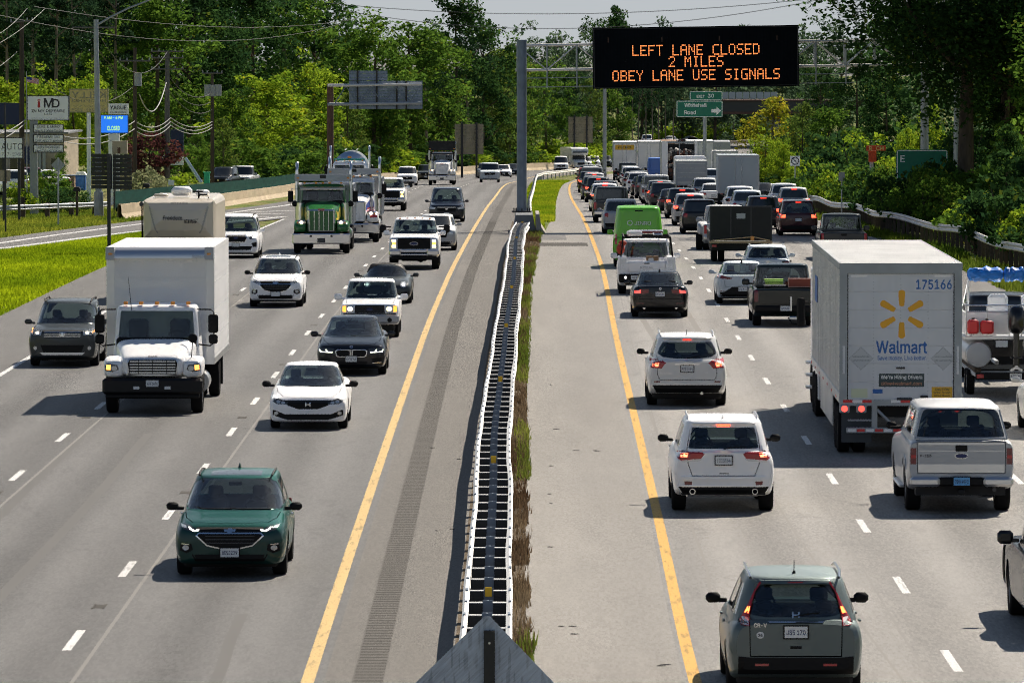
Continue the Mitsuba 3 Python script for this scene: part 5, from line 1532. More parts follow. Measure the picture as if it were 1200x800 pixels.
def open_cabin(v, gh, floor=.34, belt_in=.06, dash_y=None, side_cuts=(), glass='m_glass', rear_glass=None, fp=None, rp=None, sp=None, yr_cab=None, rows=2, side_glass=None, seatm='m_seat', wheelside=-1):
 rear_glass = rear_glass or glass
 side_glass = side_glass or rear_glass
 yr_in = gh.yr0 + .09 if yr_cab is None else yr_cab
 yf_in = gh.yf0 - .32
 inner = GH(gh.yf0 - .07, gh.yf1 - .05, gh.yr0 + .07, gh.yr1 + .06, gh.zb, gh.zt - .045, gh.wb - .05, gh.wt - .05, gh.ex, gh.bowf, gh.bowr, gh.crown, gh.pf, gh.pr).solid()
 tub = mbox(-gh.wb + .09, gh.wb - .09, yr_in, yf_in, floor, gh.zb + .02)
 v.body = v.body - inner - tub
 g0, ymid = gh.solid(-.010), (gh.yf1 + gh.yr1) / 2
 top = gh.zt + .2
 jobs = []
 if fp is not None:
  jobs.append(('windshield', fp, 'y', gh.yf1 - .12, gh.yf0 + .4, 1, 1, glass))
 if rp is not None:
  jobs.append(('rear_window', rp, 'y', min(gh.yr0, gh.yr1) - .4, max(gh.yr0, gh.yr1) + .08, 1, -1, rear_glass))
 for p_ in sp or []:
  jobs.append(('side_window', p_, 'x', .15, 2.0, 0, 1, side_glass))
  jobs.append(('side_window', p_, 'x', -2.0, -.15, 0, -1, side_glass))
 for key, p_, ax, a, b, comp, sg, gm in jobs:
  pr = prism(p_, ax, a, b)
  v.body = v.body - pr
  plug = tri(g0 ^ prism(p_.buffer(.004), ax, a, b))
  nrm = plug.face_normals
  lim = .18 if comp == 1 else .5
  cen = plug.triangles_center
  keep = nrm[:, comp] * sg > lim
  edge = (a if sg < 0 else b)
  keep &= np.abs(cen[:, comp] - edge) > .01
  if keep.any():
   sub = plug.submesh([np.where(keep)[0]], append=True)
   v.put(key, sub, gm, True)
 in2 = GH(gh.yf0 - .085, gh.yf1 - .065, gh.yr0 + .085, gh.yr1 + .075, gh.zb, gh.zt - .06, gh.wb - .065, gh.wt - .065, gh.ex, gh.bowf, gh.bowr, gh.crown, gh.pf, gh.pr).solid()
 w_ = gh.wb - .105
 lin = (inner + tub) - in2 - mbox(-w_, w_, yr_in + .015, yf_in - .015, floor + .015, gh.zb + .03)
 for key, p_, ax, a, b, comp, sg, gm in jobs:
  lin = lin - prism(p_.buffer(.01), ax, a, b)
 v.put('cabin_lining', lin.translate([0, 0, -.0005]), 'm_lining', False)
 zs = floor + .18
 yd = gh.yf0 - .55 if dash_y is None else dash_y
 v.put('dashboard', rbox(-gh.wb + .1, gh.wb - .1, yd - .05, gh.yf0 - .12, floor + .3, gh.zb + .015, .05), 'm_plastic', 40)
 st = trimesh.creation.torus(.18, .016, major_sections=20, minor_sections=6)
 st.apply_transform(trimesh.transformations.rotation_matrix(math.radians(68), [1, 0, 0]))
 st.apply_translation([wheelside * .36, yd - .22, gh.zb + .01])
 v.put('steering_wheel', st, 'm_plastic', True)
 yrow = yd - .95
 for r_ in range(rows):
  y = yrow - r_ * .88
  if y - .2 < yr_in:
   break
  for sx in ((-.37, .37) if r_ == 0 else (-.40, .40)):
   hwid = .25 if r_ == 0 else .2
   sm = rbox(sx - hwid, sx + hwid, y - .1, y + .42, floor + .05, zs + .12, .05) + rbox(sx - hwid, sx + hwid, y - .22, y - .06, zs, gh.zb + .10, .06) + rbox(sx - .12, sx + .12, y - .22, y - .13, gh.zb + (.14 if r_ == 0 else .09), gh.zb + (.33 if r_ == 0 else .22), .03) + rbox(sx - .05, sx + .05, y - .2, y - .14, gh.zb + .02, gh.zb + .2, .01)
   v.put('seat', sm, seatm, 40)
def dark_windows(v, gh, fp=None, rp=None, sp=None, m='m_dark_glass'):
 g0 = gh.solid(.006)
 jobs = []
 if fp is not None:
  jobs.append(('windshield', fp, 'y', gh.yf1 - .12, gh.yf0 + .4, 1, 1))
 if rp is not None:
  jobs.append(('rear_window', rp, 'y', min(gh.yr0, gh.yr1) - .4, max(gh.yr0, gh.yr1) + .08, 1, -1))
 for p_ in sp or []:
  jobs.append(('side_window', p_, 'x', .15, 2.0, 0, 1))
  jobs.append(('side_window', p_, 'x', -2.0, -.15, 0, -1))
 for key, p_, ax, a, b, comp, sg in jobs:
  plug = tri(g0 ^ prism(p_, ax, a, b))
  nrm, cen = plug.face_normals, plug.triangles_center
  keep = (nrm[:, comp] * sg > (.18 if comp == 1 else .5)) & (np.abs(cen[:, comp] - (a if sg < 0 else b)) > .01)
  if keep.any():
   v.put(key, plug.submesh([np.where(keep)[0]], append=True), m, True)
def arches(v, r, ys, W2, depth=.34, grow=.055, flat=None):
 for y in ys:
  c = Manifold.cylinder(depth, r + grow, r + grow, 32).rotate([0, 90, 0])
  for x in (W2 - depth + .02, -W2 - .02):
   v.body = v.body - c.translate([x, y, r])
PLACED = []
def place(kind, v, x, y, heading, label, category, group=None, z=None, pitch=0.0, scale=None):
 k = name(kind)
 z = float(zr(y)) if z is None else z
 t = T().translate([float(x), float(y), float(z) + .004]) @ T().rotate([0, 0, 1], heading)
 if pitch:
  t = t @ T().rotate([1, 0, 0], pitch)
 if scale:
  t = t @ T().scale(scale)
 used = {}
 for key, d, tw in v.parts:
  n_ = used.get(key, 0)
  used[key] = n_ + 1
  kk = key if n_ == 0 else f'{key}_{n_:03d}'
  while f'{k}__{kk}' in scene:
   n_ += 1
   kk = f'{key}_{n_:03d}'
  scene[f'{k}__{kk}'] = {**d, 'to_world': t if tw is None else t @ tw}
 tag(k, label, category, group)
 PLACED.append((k, x, y))
 return k
def auto_stations(L, W, zn, zc, zb, zr_, ycowl, bot=.20, rear_w=.80, nose_w=.72, front_bot=None, rear_bot=None, ybelt=0.0, tuck=.10):
 a, w = L / 2, W / 2
 fb = bot + .04 if front_bot is None else front_bot
 rb = bot + .08 if rear_bot is None else rear_bot
 return [(a, fb + .06, zn - tuck, nose_w * w), (a - .045, fb + .02, zn - tuck * .45, (nose_w + .14) * w), (a - .15, fb, zn - .01, .945 * w), (a - .45, bot, zn + (zc - zn) * .35, .99 * w),
   (ycowl, bot, zc, w), (ybelt, bot, zb, w), (-a + .55, bot, zr_, .995 * w), (-a + .16, rb, zr_ - .005, .955 * w), (-a + .045, rb + .02, zr_ - .03, (rear_w + .09) * w), (-a, rb + .06, zr_ - .08, rear_w * w)]
def generic_car(kind, pm, near=False, front=None, rear=None, seed=0, L=None, W=None, Hh=None, extra=None, glassr=None, over=None, shoulder=None):
 v = Vehicle()
 if kind == 'sedan':
  L, W, Hh = L or 4.75, W or 1.83, Hh or 1.45
  gh = GH(L * .21, L * .02, -L * .37, -L * .20, .90, Hh - .02, W / 2 - .09, W / 2 - .27, bowf=.16, bowr=.10, pr=.95)
  st = auto_stations(L, W, .74, .90, .92, .98, L * .20, ybelt=-.2)
  fp, rp = gh.front_poly(.08, .90, .05, .06), gh.front_poly(.12, .88, .10, .08)
  sp = gh.side_polys(.12, .84, .20, .30, (-.12,))
  wy, r, wd = (L * .295, -L * .295), .325, .22
 elif kind == 'suv':
  L, W, Hh = L or 4.65, W or 1.88, Hh or 1.70
  gh = GH(L * .21, L * .03, -L / 2 + .06, -L / 2 + .30, 1.06, Hh - .02, W / 2 - .07, W / 2 - .22, bowf=.15, bowr=.09, pr=.9)
  st = auto_stations(L, W, .95, 1.06, 1.07, 1.08, L * .20, rear_w=.84)
  fp, rp = gh.front_poly(.06, .90, .05, .06), gh.front_poly(.10, .84, .11, .09)
  sp = gh.side_polys(.12, .82, .22, .34, (-.05, -1.15))
  wy, r, wd = (L * .295, -L * .285), .36, .24
 elif kind == 'pickup':
  L, W, Hh = L or 5.8, W or 2.02, Hh or 1.93
  gh = GH(L * .175, L * .06, -L * .155, -L * .145, 1.20, Hh - .02, W / 2 - .08, W / 2 - .19, bowf=.10, bowr=.03, pr=1.0)
  st = auto_stations(L, W, 1.12, 1.20, 1.20, 1.20, L * .17, bot=.30, rear_w=.93, nose_w=.86, rear_bot=.48)
  fp, rp = gh.front_poly(.06, .90, .05, .06), gh.front_poly(.10, .84, .09, .09)
  sp = gh.side_polys(.12, .84, .18, .16, (.0,))
  wy, r, wd = (L * .31, -L * .305), .40, .27
 else:
  L, W, Hh = L or 5.6, W or 2.04, Hh or 2.45
  gh = GH(L * .33, L * .22, -L / 2 + .03, -L / 2 + .08, 1.25, Hh - .02, W / 2 - .03, W / 2 - .14, ex=9, bowf=.12, bowr=.03, pr=1.0)
  st = auto_stations(L, W, 1.10, 1.25, 1.25, 1.25, L * .32, bot=.28, rear_w=.95, nose_w=.80)
  fp, rp = gh.front_poly(.06, .70, .06, .07), None
  sp = [gh.side_polys(.10, .62, .25, L - 2.4, ())[0]]
  wy, r, wd = (L * .31, -L * .28), .36, .24
 if over:
  gh, st = over.get('gh', gh), over.get('st', st)
  fp, rp, sp = over.get('fp', fp), over.get('rp', rp), over.get('sp', sp)
  wy, r, wd = over.get('wy', wy), over.get('r', r), over.get('wd', wd)
 sec = 'truck' if kind in ('pickup', 'van') or (over or {}).get('sec') else 'car'
 v.body = lower_body(st, sec, .03 if sec == 'car' else .02, 40 if near else 26) + gh.solid()
 if kind == 'pickup':
  v.body = v.body - mbox(-W / 2 + .12, W / 2 - .12, -L / 2 + .10, -L * .165, .72, 1.6)
 v.gh, v.L, v.W, v.H = gh, L, W, Hh
 v.outer = tri(v.body)
 arches(v, r, wy, W / 2)
 yF, yR = L / 2, -L / 2
 if near:
  open_cabin(v, gh, fp=fp, rp=rp, sp=sp, rear_glass=glassr or 'm_glass_dark', yr_cab=None if kind != 'sedan' else gh.yr0 + .35)
 else:
  dark_windows(v, gh, fp, rp, sp)
 v.put('undertray', rbox(-W / 2 + (.14 if r < .39 else .5), W / 2 - (.14 if r < .39 else .5), yR + (.35 if r < .39 else .8), yF - .35, .17 if r < .39 else .33, .42 if r < .39 else .6, .05), 'm_under', False)
 wheels(v, r, wd, (-W / 2 + wd / 2 + .02, W / 2 - wd / 2 - .02), wy, dark=seed % 2 == 0)
 zn = st[2][2]
 w2 = W / 2
 if front is None or front == 'generic':
  zt = zn - .03
  v.patch('headlight', [(w2 * .98, zt - .02), (w2 * .60, zt - .10), (w2 * .62, zt - .20), (w2 * .97, zt - .16)], 'f', 'm_lamp_clear', both=True)
  v.patch('grille', [(-w2 * .55, zt - .08), (w2 * .55, zt - .08), (w2 * .48, zt - .32), (-w2 * .48, zt - .32)], 'f', 'm_plastic', .004)
  v.patch('lower_intake', [(-w2 * .75, .40), (w2 * .75, .40), (w2 * .68, .27), (-w2 * .68, .27)], 'f', 'm_plastic', .004)
  v.patch('emblem', ell(0, zt - .18, .07, .045, 10), 'f', 'm_chrome', .015)
  plate(v, yF + .012, .47, 1)
 if rear is None or rear == 'generic':
  zt = st[7][2]
  if kind == 'sedan':
   v.patch('tail_light', [(w2 * .97, zt - .10), (w2 * .52, zt - .12), (w2 * .55, zt - .26), (w2 * .97, zt - .24)], 'r', 'm_lamp_red', both=True)
   plate(v, yR - .012, .66, -1)
  elif kind == 'suv':
   v.patch('tail_light', [(w2 * .92, zt - .02), (w2 * .66, zt - .06), (w2 * .68, zt - .25), (w2 * .93, zt - .22)], 'r', 'm_lamp_red', both=True)
   plate(v, yR - .012, .80, -1)
  elif kind == 'pickup':
   v.patch('tail_light', [(w2 * .98, zt - .06), (w2 * .84, zt - .06), (w2 * .84, zt - .42), (w2 * .98, zt - .42)], 'r', 'm_lamp_red', both=True)
   v.put('rear_bumper', rbox(-w2 * .96, w2 * .96, yR - .14, yR + .05, .46, .66, .04), 'm_chrome', 30)
   plate(v, yR - .15, .56, -1)
  else:
   v.patch('tail_light', [(w2 * .98, 1.25), (w2 * .86, 1.25), (w2 * .86, .85), (w2 * .98, .85)], 'r', 'm_lamp_red', both=True)
   plate(v, yR - .012, .85, -1)
  if kind in ('sedan', 'suv'):
   v.patch('rear_bumper', [(-w2 * .86, .52), (w2 * .86, .52), (w2 * .80, .33), (-w2 * .80, .33)], 'r', 'm_plastic', .006)
 mirror(v, w2 - .03, gh.yf0 - .32, gh.zb + .07, 'm_plastic' if seed % 3 else pm, .24 if kind in ('pickup', 'van') else .2, .2 if kind in ('pickup', 'van') else .14)
 if extra:
  extra(v)
 v.put('body', v.body, pm, 32)
 return v
def equinox(pm, plate_text='8ES2239', body2=True, lit=True):
 L, W = 4.65, 1.84
 gh = GH(1.02, .12, -L / 2 + .10, -L / 2 + .42, 1.06, 1.63, .84, .66, bowf=.17, bowr=.10, pr=.9)
 st = [(L / 2, .34, .74, .60), (L / 2 - .05, .28, .83, .74), (L / 2 - .16, .24, .90, .855), (L / 2 - .45, .22, .965, .905), (L / 2 - .9, .21, 1.02, .92), (1.0, .20, 1.075, .92), (0, .20, 1.06, .92), (-1.6, .20, 1.09, .915), (-L / 2 + .16, .28, 1.08, .885), (-L / 2 + .04, .32, 1.05, .82), (-L / 2, .4, .98, .76)]
 def ex(v):
  v.cut('hood', Polygon([(-.62, 2.02), (-.3, 2.10), (.3, 2.10), (.62, 2.02), (.74, 1.6), (.78, 1.04), (-.78, 1.04), (-.74, 1.6)]), 'z', .8, 1.3, pm)
  v.patch('upper_grille', [(-.55, .885), (.55, .885), (.50, .80), (-.50, .80)], 'f', 'm_plastic', .004)
  v.patch('grille', [(-.50, .79), (.50, .79), (.53, .74), (.36, .58), (.14, .53), (-.14, .53), (-.36, .58), (-.53, .74)], 'f', 'm_plastic', .006)
  o = Polygon([(-.51, .80), (.51, .80), (.56, .745), (.375, .565), (.145, .51), (-.145, .51), (-.375, .565), (-.56, .745)])
  rim = o.difference(o.buffer(-.022))
  for q_ in (sbox(-1, 0, 0, 2), sbox(0, 0, 1, 2)):
   v.patch('grille_trim', rim.intersection(q_), 'f', 'm_chrome', .014, size=.07)
  for z in (.62, .68, .74):
   v.patch('grille_bar', sbox(-.40, z - .006, .40, z + .006), 'f', 'm_plastic_grey', .012)
  bow = Polygon([(-.085, -.02), (-.03, -.02), (-.03, -.038), (.03, -.038), (.045, -.02), (.085, -.02), (.10, .02), (.03, .02), (.03, .038), (-.03, .038), (-.045, .02), (-.10, .02)])
  v.patch('emblem', Polygon([(x, z + .835) for x, z in bow.exterior.coords]), 'f', 'm_chrome', .02)
  hl = [(.50, .82), (.58, .80), (.80, .86), (.845, .945), (.80, .975), (.62, .905)]
  v.patch('headlight', hl, 'f', 'm_lamp_dark', .008, both=True)
  v.patch('headlight_lens', [(.70, .87), (.79, .885), (.81, .93), (.72, .91)], 'f', 'm_lamp_clear', .014, both=True)
  drl = [(.50, .83), (.585, .812), (.66, .855), (.675, .895), (.645, .89), (.62, .86), (.57, .84), (.50, .86)]
  v.patch('running_light', drl, 'f', 'm_lamp_clear', .017, both=True, emit=(2.6, 2.5, 2.2) if lit else None)
  v.patch('fog_surround', [(.62, .60), (.80, .62), (.82, .48), (.70, .44), (.60, .50)], 'f', 'm_plastic', .006, both=True)
  v.patch('fog_light', ell(.72, .535, .055, .045, 12), 'f', 'm_lamp_clear', .014, both=True)
  v.patch('fog_trim', [(.66, .60), (.79, .61), (.79, .595), (.66, .585)], 'f', 'm_chrome', .014, both=True)
  v.patch('lower_intake', [(-.62, .42), (.62, .42), (.56, .30), (-.56, .30)], 'f', 'm_plastic', .005)
  plate(v, L / 2 + .035, .455, 1, plate_text)
  for sx in (-1, 1):
   v.put('roof_rail', tube([(sx * .60, .05, 1.625), (sx * .615, -.2, 1.66), (sx * .62, -1.2, 1.66), (sx * .60, -1.6, 1.62)], .018, 6), 'm_plastic', True)
  v.patch('sunroof', [(-.42, -.02), (.42, -.02), (.42, -.75), (-.42, -.75)], 't', 'm_dark_glass', .004)
  v.put('antenna_fin', loft([[(x * k, y * k2 - 1.35, z) for x, y in ((.03, -.1), (.03, .02), (0, .1), (-.03, .02), (-.03, -.1))] for k, k2, z in ((1, 1, 1.63), (.6, .6, 1.70), (.15, .25, 1.745))]), pm, True)
  v.put('wiper', tube([(-.62, 1.0, 1.10), (-.1, 1.06, 1.105), (.05, 1.03, 1.12)], .012, 5), 'm_plastic', True)
  v.put('wiper', tube([(.02, 1.06, 1.105), (.5, 1.02, 1.11), (.6, .96, 1.13)], .012, 5), 'm_plastic', True)
  v.put('rear_view_mirror', rbox(-.11, .11, .20, .24, 1.45, 1.52, .015), 'm_plastic', 30)
  v.put('door_handle', rbox(.90, .94, -.3, -.12, .92, .95, .01) + rbox(-.94, -.90, -.3, -.12, .92, .95, .01), 'm_chrome', 30)
  v.patch('sill', [(-1.0, .40), (.95, .40), (.95, .24), (-1.0, .24)], 's', 'm_plastic', .008, both=True)
 v = generic_car('suv', pm, True, 'x', 'generic', 1, L, W, 1.65, ex, over=dict(gh=gh, st=st, fp=gh.front_poly(.04, .91, .045, .05), rp=gh.front_poly(.12, .84, .12, .1), sp=gh.side_polys(.12, .82, .24, .34, (-.1, -1.2)), r=.36, wy=(1.36, -1.36)))
 return v
def crv():
 L, W = 4.53, 1.82
 pm = 'm_paint_greygreen'
 yr = -L / 2
 gh = GH(1.05, .15, yr + .05, yr + .34, 1.04, 1.62, .84, .63, bowf=.16, bowr=.13, pr=.9)
 st = [(L / 2, .34, .78, .62), (L / 2 - .05, .28, .86, .76), (L / 2 - .2, .24, .94, .86), (L / 2 - .6, .22, 1.0, .90), (1.0, .20, 1.06, .91), (0, .20, 1.04, .91), (-1.5, .22, 1.06, .905), (yr + .2, .32, 1.06, .875), (yr + .06, .36, 1.05, .835), (yr, .42, 1.0, .78)]
 rpoly = Polygon([(-.59, 1.13), (-.40, 1.105), (.40, 1.105), (.59, 1.13), (.585, 1.2), (.50, 1.50), (.42, 1.515), (-.42, 1.515), (-.50, 1.50), (-.585, 1.2)]).buffer(-.02).buffer(.02)
 def ex(v):
  tg = Polygon([(-.60, .60), (.60, .60), (.61, 1.08), (.60, 1.12), (.52, 1.52), (.42, 1.555), (-.42, 1.555), (-.52, 1.52), (-.60, 1.12), (-.61, 1.08)])
  v.cut('tailgate', tg, 'y', yr - .2, yr + .42, pm)
  lamp = [(.435, 1.555), (.47, 1.55), (.56, 1.40), (.63, 1.25), (.74, 1.06), (.725, 1.015), (.615, 1.0), (.61, 1.12), (.585, 1.24), (.53, 1.42)]
  v.patch('tail_light', lamp, 'r', 'm_lamp_red', .016, both=True)
  v.patch('brake_light', [(.595, 1.24), (.63, 1.235), (.675, 1.155), (.62, 1.15), (.605, 1.19)], 'r', 'm_lamp_red', .021, both=True, emit=(4.2, .55, .12))
  v.patch('reversing_light', [(.625, 1.10), (.70, 1.11), (.725, 1.04), (.70, 1.02), (.625, 1.01)], 'r', 'm_lamp_clear', .020, both=True)
  v.patch('chrome_strip', [(-.37, 1.06), (.37, 1.06), (.35, 1.043), (-.35, 1.043)], 'r', 'm_chrome', .022)
  v.patch('plate_recess', [(-.33, 1.03), (.33, 1.03), (.26, .80), (-.26, .80)], 'r', pm, .001)
  h = [sbox(-.05, 1.10, -.03, 1.175), sbox(.03, 1.10, .05, 1.175), sbox(-.035, 1.128, .035, 1.145)]
  v.patch('emblem', unary_union(h), 'r', 'm_chrome', .02)
  v.patch('handle', sbox(-.075, .70, .075, .735), 'r', 'm_plastic', .012)
  v.patch('rear_bumper', Polygon([(-.76, .60), (-.60, .585), (.60, .585), (.76, .60), (.76, .36), (-.76, .36)]), 'r', 'm_plastic', .018)
  v.patch('reflector', sbox(.36, .475, .54, .505), 'r', 'm_lamp_red', .03, both=True)
  plate(v, yr - .02, .92, -1, 'J85 170', frame='m_plastic')
  word(v, 'CR-V', .05, 'm_chrome', -.47, yr + .02, .985, -1, width=.17, off=.03)
  v.patch('sticker', ell(-.47, .88, .05, .045), 'r', 'm_plate', .012)
  word(v, '26', .035, 'm_ink', -.47, yr - .0, .863, -1, width=.06, off=.02)
  v.patch('spoiler', [(-.47, 1.575), (.47, 1.575), (.44, 1.535), (-.44, 1.535)], 'r', pm, .07)
  v.patch('high_brake_light', [(-.10, 1.56), (.10, 1.56), (.10, 1.548), (-.10, 1.548)], 'r', 'm_lamp_red', .078)
  for sx in (-1, 1):
   v.put('roof_rail', tube([(sx * .59, .1, 1.61), (sx * .61, -.1, 1.655), (sx * .615, -1.3, 1.66), (sx * .60, -1.62, 1.645), (sx * .585, -1.80, 1.60)], .02, 6), 'm_chrome', True)
  v.put('antenna', cat(rod((0, -1.55, 1.63), (0, -1.60, 1.82), .008, .004, 6), rod((0, -1.53, 1.62), (0, -1.57, 1.67), .035, .012, 8)), 'm_plastic', True)
  v.put('rear_wiper', tube([(0, yr - .0, 1.13), (.16, yr + .01, 1.16), (.3, yr + .02, 1.17)], .01, 5), 'm_plastic', True)
  v.patch('sill', [(-1.0, .40), (.95, .40), (.95, .24), (-1.0, .24)], 's', 'm_plastic', .008, both=True)
  [v.put('door_handle', rbox(sx * .91 - .02, sx * .91 + .02, y, y + .18, .93, .96, .01), pm, 30) for sx in (-1, 1) for y in (-.9, .2)]
 return generic_car('suv', pm, True, 'generic', 'x', 1, L, W, 1.65, ex, over=dict(gh=gh, st=st, fp=gh.front_poly(.05, .9, .05), rp=rpoly, sp=gh.side_polys(.12, .80, .24, .40, (-.05, -1.12)), r=.345, wy=(1.34, -1.3)))
def grand_suv():
 L, W = 4.82, 1.94
 pm, yr = 'm_paint_white', -2.41
 gh = GH(1.05, .25, yr + .04, yr + .30, 1.14, 1.72, .87, .70, ex=6.5, bowf=.14, bowr=.08, pr=.95)
 st = [(L / 2, .40, .95, .74), (L / 2 - .06, .34, 1.03, .86), (L / 2 - .2, .30, 1.08, .93), (1.0, .25, 1.15, .965), (0, .24, 1.13, .965), (-1.5, .25, 1.15, .96), (yr + .2, .36, 1.15, .935), (yr + .06, .38, 1.14, .91), (yr, .44, 1.10, .87)]
 rpoly = Polygon([(-.655, 1.20), (.655, 1.20), (.58, 1.585), (-.58, 1.585)]).buffer(-.03).buffer(.03)
 def ex(v):
  v.cut('tailgate', Polygon([(-.58, .70), (.58, .70), (.66, .92), (.68, 1.18), (.60, 1.66), (-.60, 1.66), (-.68, 1.18), (-.66, .92)]), 'y', yr - .2, yr + .36, pm)
  v.patch('tail_light', [(.36, 1.10), (.40, 1.14), (.60, 1.145), (.855, 1.15), (.87, 1.04), (.80, .99), (.42, 1.02)], 'r', 'm_lamp_red', .016, both=True)
  v.patch('brake_light', [(.66, 1.12), (.80, 1.125), (.80, 1.055), (.68, 1.05)], 'r', 'm_lamp_red', .022, both=True, emit=(4.5, .55, .25))
  v.patch('lamp_trim', [(.40, 1.012), (.80, .982), (.80, .955), (.45, .975)], 'r', 'm_lamp_clear', .02, both=True)
  v.patch('high_brake_light', sbox(-.12, 1.605, .12, 1.64), 'r', 'm_lamp_red', .02, emit=BRAKE)
  v.patch('spoiler', [(-.60, 1.69), (.60, 1.69), (.60, 1.655), (-.60, 1.655)], 'r', pm, .09)
  plate(v, yr - .035, .99, -1, '1C13134')
  word(v, 'Jeep', .075, 'm_chrome', 0, yr - .02, 1.115, -1, width=.20, off=.012)
  word(v, '4x4', .035, 'm_chrome', .52, yr + .0, .84, -1, width=.1, off=.02)
  v.patch('badge', sbox(-.08, .735, .10, .755), 'r', 'm_lamp_dark', .012)
  v.patch('bumper_step', [(-.80, .69), (.80, .69), (.83, .63), (-.83, .63)], 'r', pm, .05)
  v.patch('reflector', [(.585, .595), (.73, .60), (.72, .535), (.60, .53)], 'r', 'm_lamp_deepred', .02, both=True)
  v.patch('rear_bumper', [(-.84, .50), (.84, .50), (.74, .33), (-.74, .33)], 'r', 'm_plastic', .02)
  v.patch('bumper_trim', [(-.78, .515), (.78, .515), (.78, .497), (-.78, .497)], 'r', 'm_chrome', .028)
  for sx in (-1, 1):
   v.put('exhaust_pipe', cat(trimesh.creation.annulus(.042, .055, .2, transform=trimesh.transformations.translation_matrix([sx * .58, yr + .05, .41]) @ trimesh.transformations.rotation_matrix(math.pi / 2, [1, 0, 0]))), 'm_chrome', 40)
   v.put('roof_rail', tube([(sx * .63, .15, 1.69), (sx * .65, 0, 1.755), (sx * .655, -1.55, 1.755), (sx * .64, -1.75, 1.69)], .022, 6), 'm_alu', True)
  v.put('antenna', rod((0, -1.75, 1.72), (0, -1.85, 1.80), .03, .01, 8), pm, True)
  v.put('rear_wiper', tube([(0, yr - .01, 1.20), (.2, yr + .0, 1.235), (.42, yr + .03, 1.24)], .011, 5), 'm_plastic', True)
  v.patch('sill', [(-1.0, .42), (.95, .42), (.95, .26), (-1.0, .26)], 's', 'm_plastic', .008, both=True)
 return generic_car('suv', pm, True, 'generic', 'x', 1, L, W, 1.76, ex, over=dict(gh=gh, st=st, fp=gh.front_poly(.05, .9, .05), rp=rpoly, sp=gh.side_polys(.12, .82, .22, .36, (-.05, -1.15)), r=.39, wd=.27, wy=(1.47, -1.44)))
def family_suv():
 L, W = 5.0, 1.96
 pm, yr = 'm_paint_pearl', -2.5
 gh = GH(1.1, .25, yr + .06, yr + .36, 1.12, 1.70, .87, .70, bowf=.15, bowr=.12, pr=.9)
 st = [(L / 2, .36, .9, .7), (L / 2 - .06, .30, .98, .84), (L / 2 - .2, .26, 1.04, .93), (1.1, .22, 1.12, .975), (0, .22, 1.12, .975), (-1.6, .24, 1.14, .97), (yr + .2, .34, 1.13, .94), (yr + .06, .38, 1.12, .91), (yr, .44, 1.07, .86)]
 rpoly = Polygon([(-.30, 1.17), (.30, 1.17), (.58, 1.20), (.715, 1.28), (.68, 1.40), (.60, 1.56), (-.60, 1.56), (-.68, 1.40), (-.715, 1.28), (-.58, 1.20)]).buffer(-.03).buffer(.03)
 def ex(v):
  v.cut('tailgate', Polygon([(-.66, .66), (.66, .66), (.72, .78), (.70, 1.12), (.74, 1.24), (.63, 1.65), (-.63, 1.65), (-.74, 1.24), (-.70, 1.12), (-.72, .78)]), 'y', yr - .2, yr + .42, pm)
  v.patch('tail_light', [(.51, 1.07), (.60, 1.13), (.84, 1.165), (.905, 1.14), (.89, .95), (.62, .93), (.56, 1.02)], 'r', 'm_lamp_red', .016, both=True)
  v.patch('brake_light', [(.68, 1.07), (.84, 1.085), (.84, .985), (.70, .98)], 'r', 'm_lamp_red', .022, both=True, emit=(3.2, .4, .18))
  v.patch('high_brake_light', sbox(-.10, 1.60, .10, 1.63), 'r', 'm_lamp_red', .02, emit=BRAKE_DIM)
  v.patch('spoiler', [(-.60, 1.68), (.60, 1.68), (.60, 1.64), (-.60, 1.64)], 'r', pm, .08)
  v.patch('chrome_strip', sbox(-.30, 1.02, .30, 1.055), 'r', 'm_chrome', .02)
  v.patch('emblem', ell(0, 1.115, .055, .05).difference(ell(0, 1.115, .035, .03)).union(sbox(-.055, 1.105, .055, 1.125)), 'r', 'm_chrome', .02)
  plate(v, yr - .02, .93, -1, '9CE 2134')
  word(v, 'PATHFINDER', .03, 'm_chrome', -.50, yr + .0, .80, -1, width=.28, off=.02)
  word(v, 'SV', .035, 'm_chrome', .46, yr + .0, .82, -1, width=.08, off=.02)
  v.patch('reflector', sbox(.66, .60, .80, .635), 'r', 'm_lamp_deepred', .02, both=True)
  v.patch('bumper_trim', [(-.66, .60), (-.5, .565), (.5, .565), (.66, .60), (.64, .54), (-.64, .54)], 'r', 'm_alu', .03)
  v.patch('rear_bumper', [(-.84, .53), (.84, .53), (.74, .33), (-.74, .33)], 'r', 'm_plastic', .02)
  for sx in (-1, 1):
   v.put('roof_rail', tube([(sx * .63, .15, 1.68), (sx * .65, 0, 1.75), (sx * .655, -1.55, 1.75), (sx * .63, -1.85, 1.68)], .022, 6), 'm_alu', True)
  v.put('antenna', rod((0, -1.7, 1.72), (0, -1.83, 1.84), .01, .006, 6), 'm_plastic', True)
  v.put('rear_wiper', tube([(0, yr - .01, 1.18), (.2, yr + .0, 1.22), (.42, yr + .05, 1.23)], .011, 5), 'm_plastic', True)
  v.put('exhaust_pipe', rod((.35, yr + .03, .33), (.35, yr + .3, .33), .035, .035, 10), 'm_chrome', 40)
 return generic_car('suv', pm, True, 'generic', 'x', 1, L, W, 1.75, ex, over=dict(gh=gh, st=st, fp=gh.front_poly(.05, .9, .05), rp=rpoly, sp=gh.side_polys(.12, .82, .22, .40, (-.05, -1.2)), r=.375, wd=.25, wy=(1.45, -1.42)))
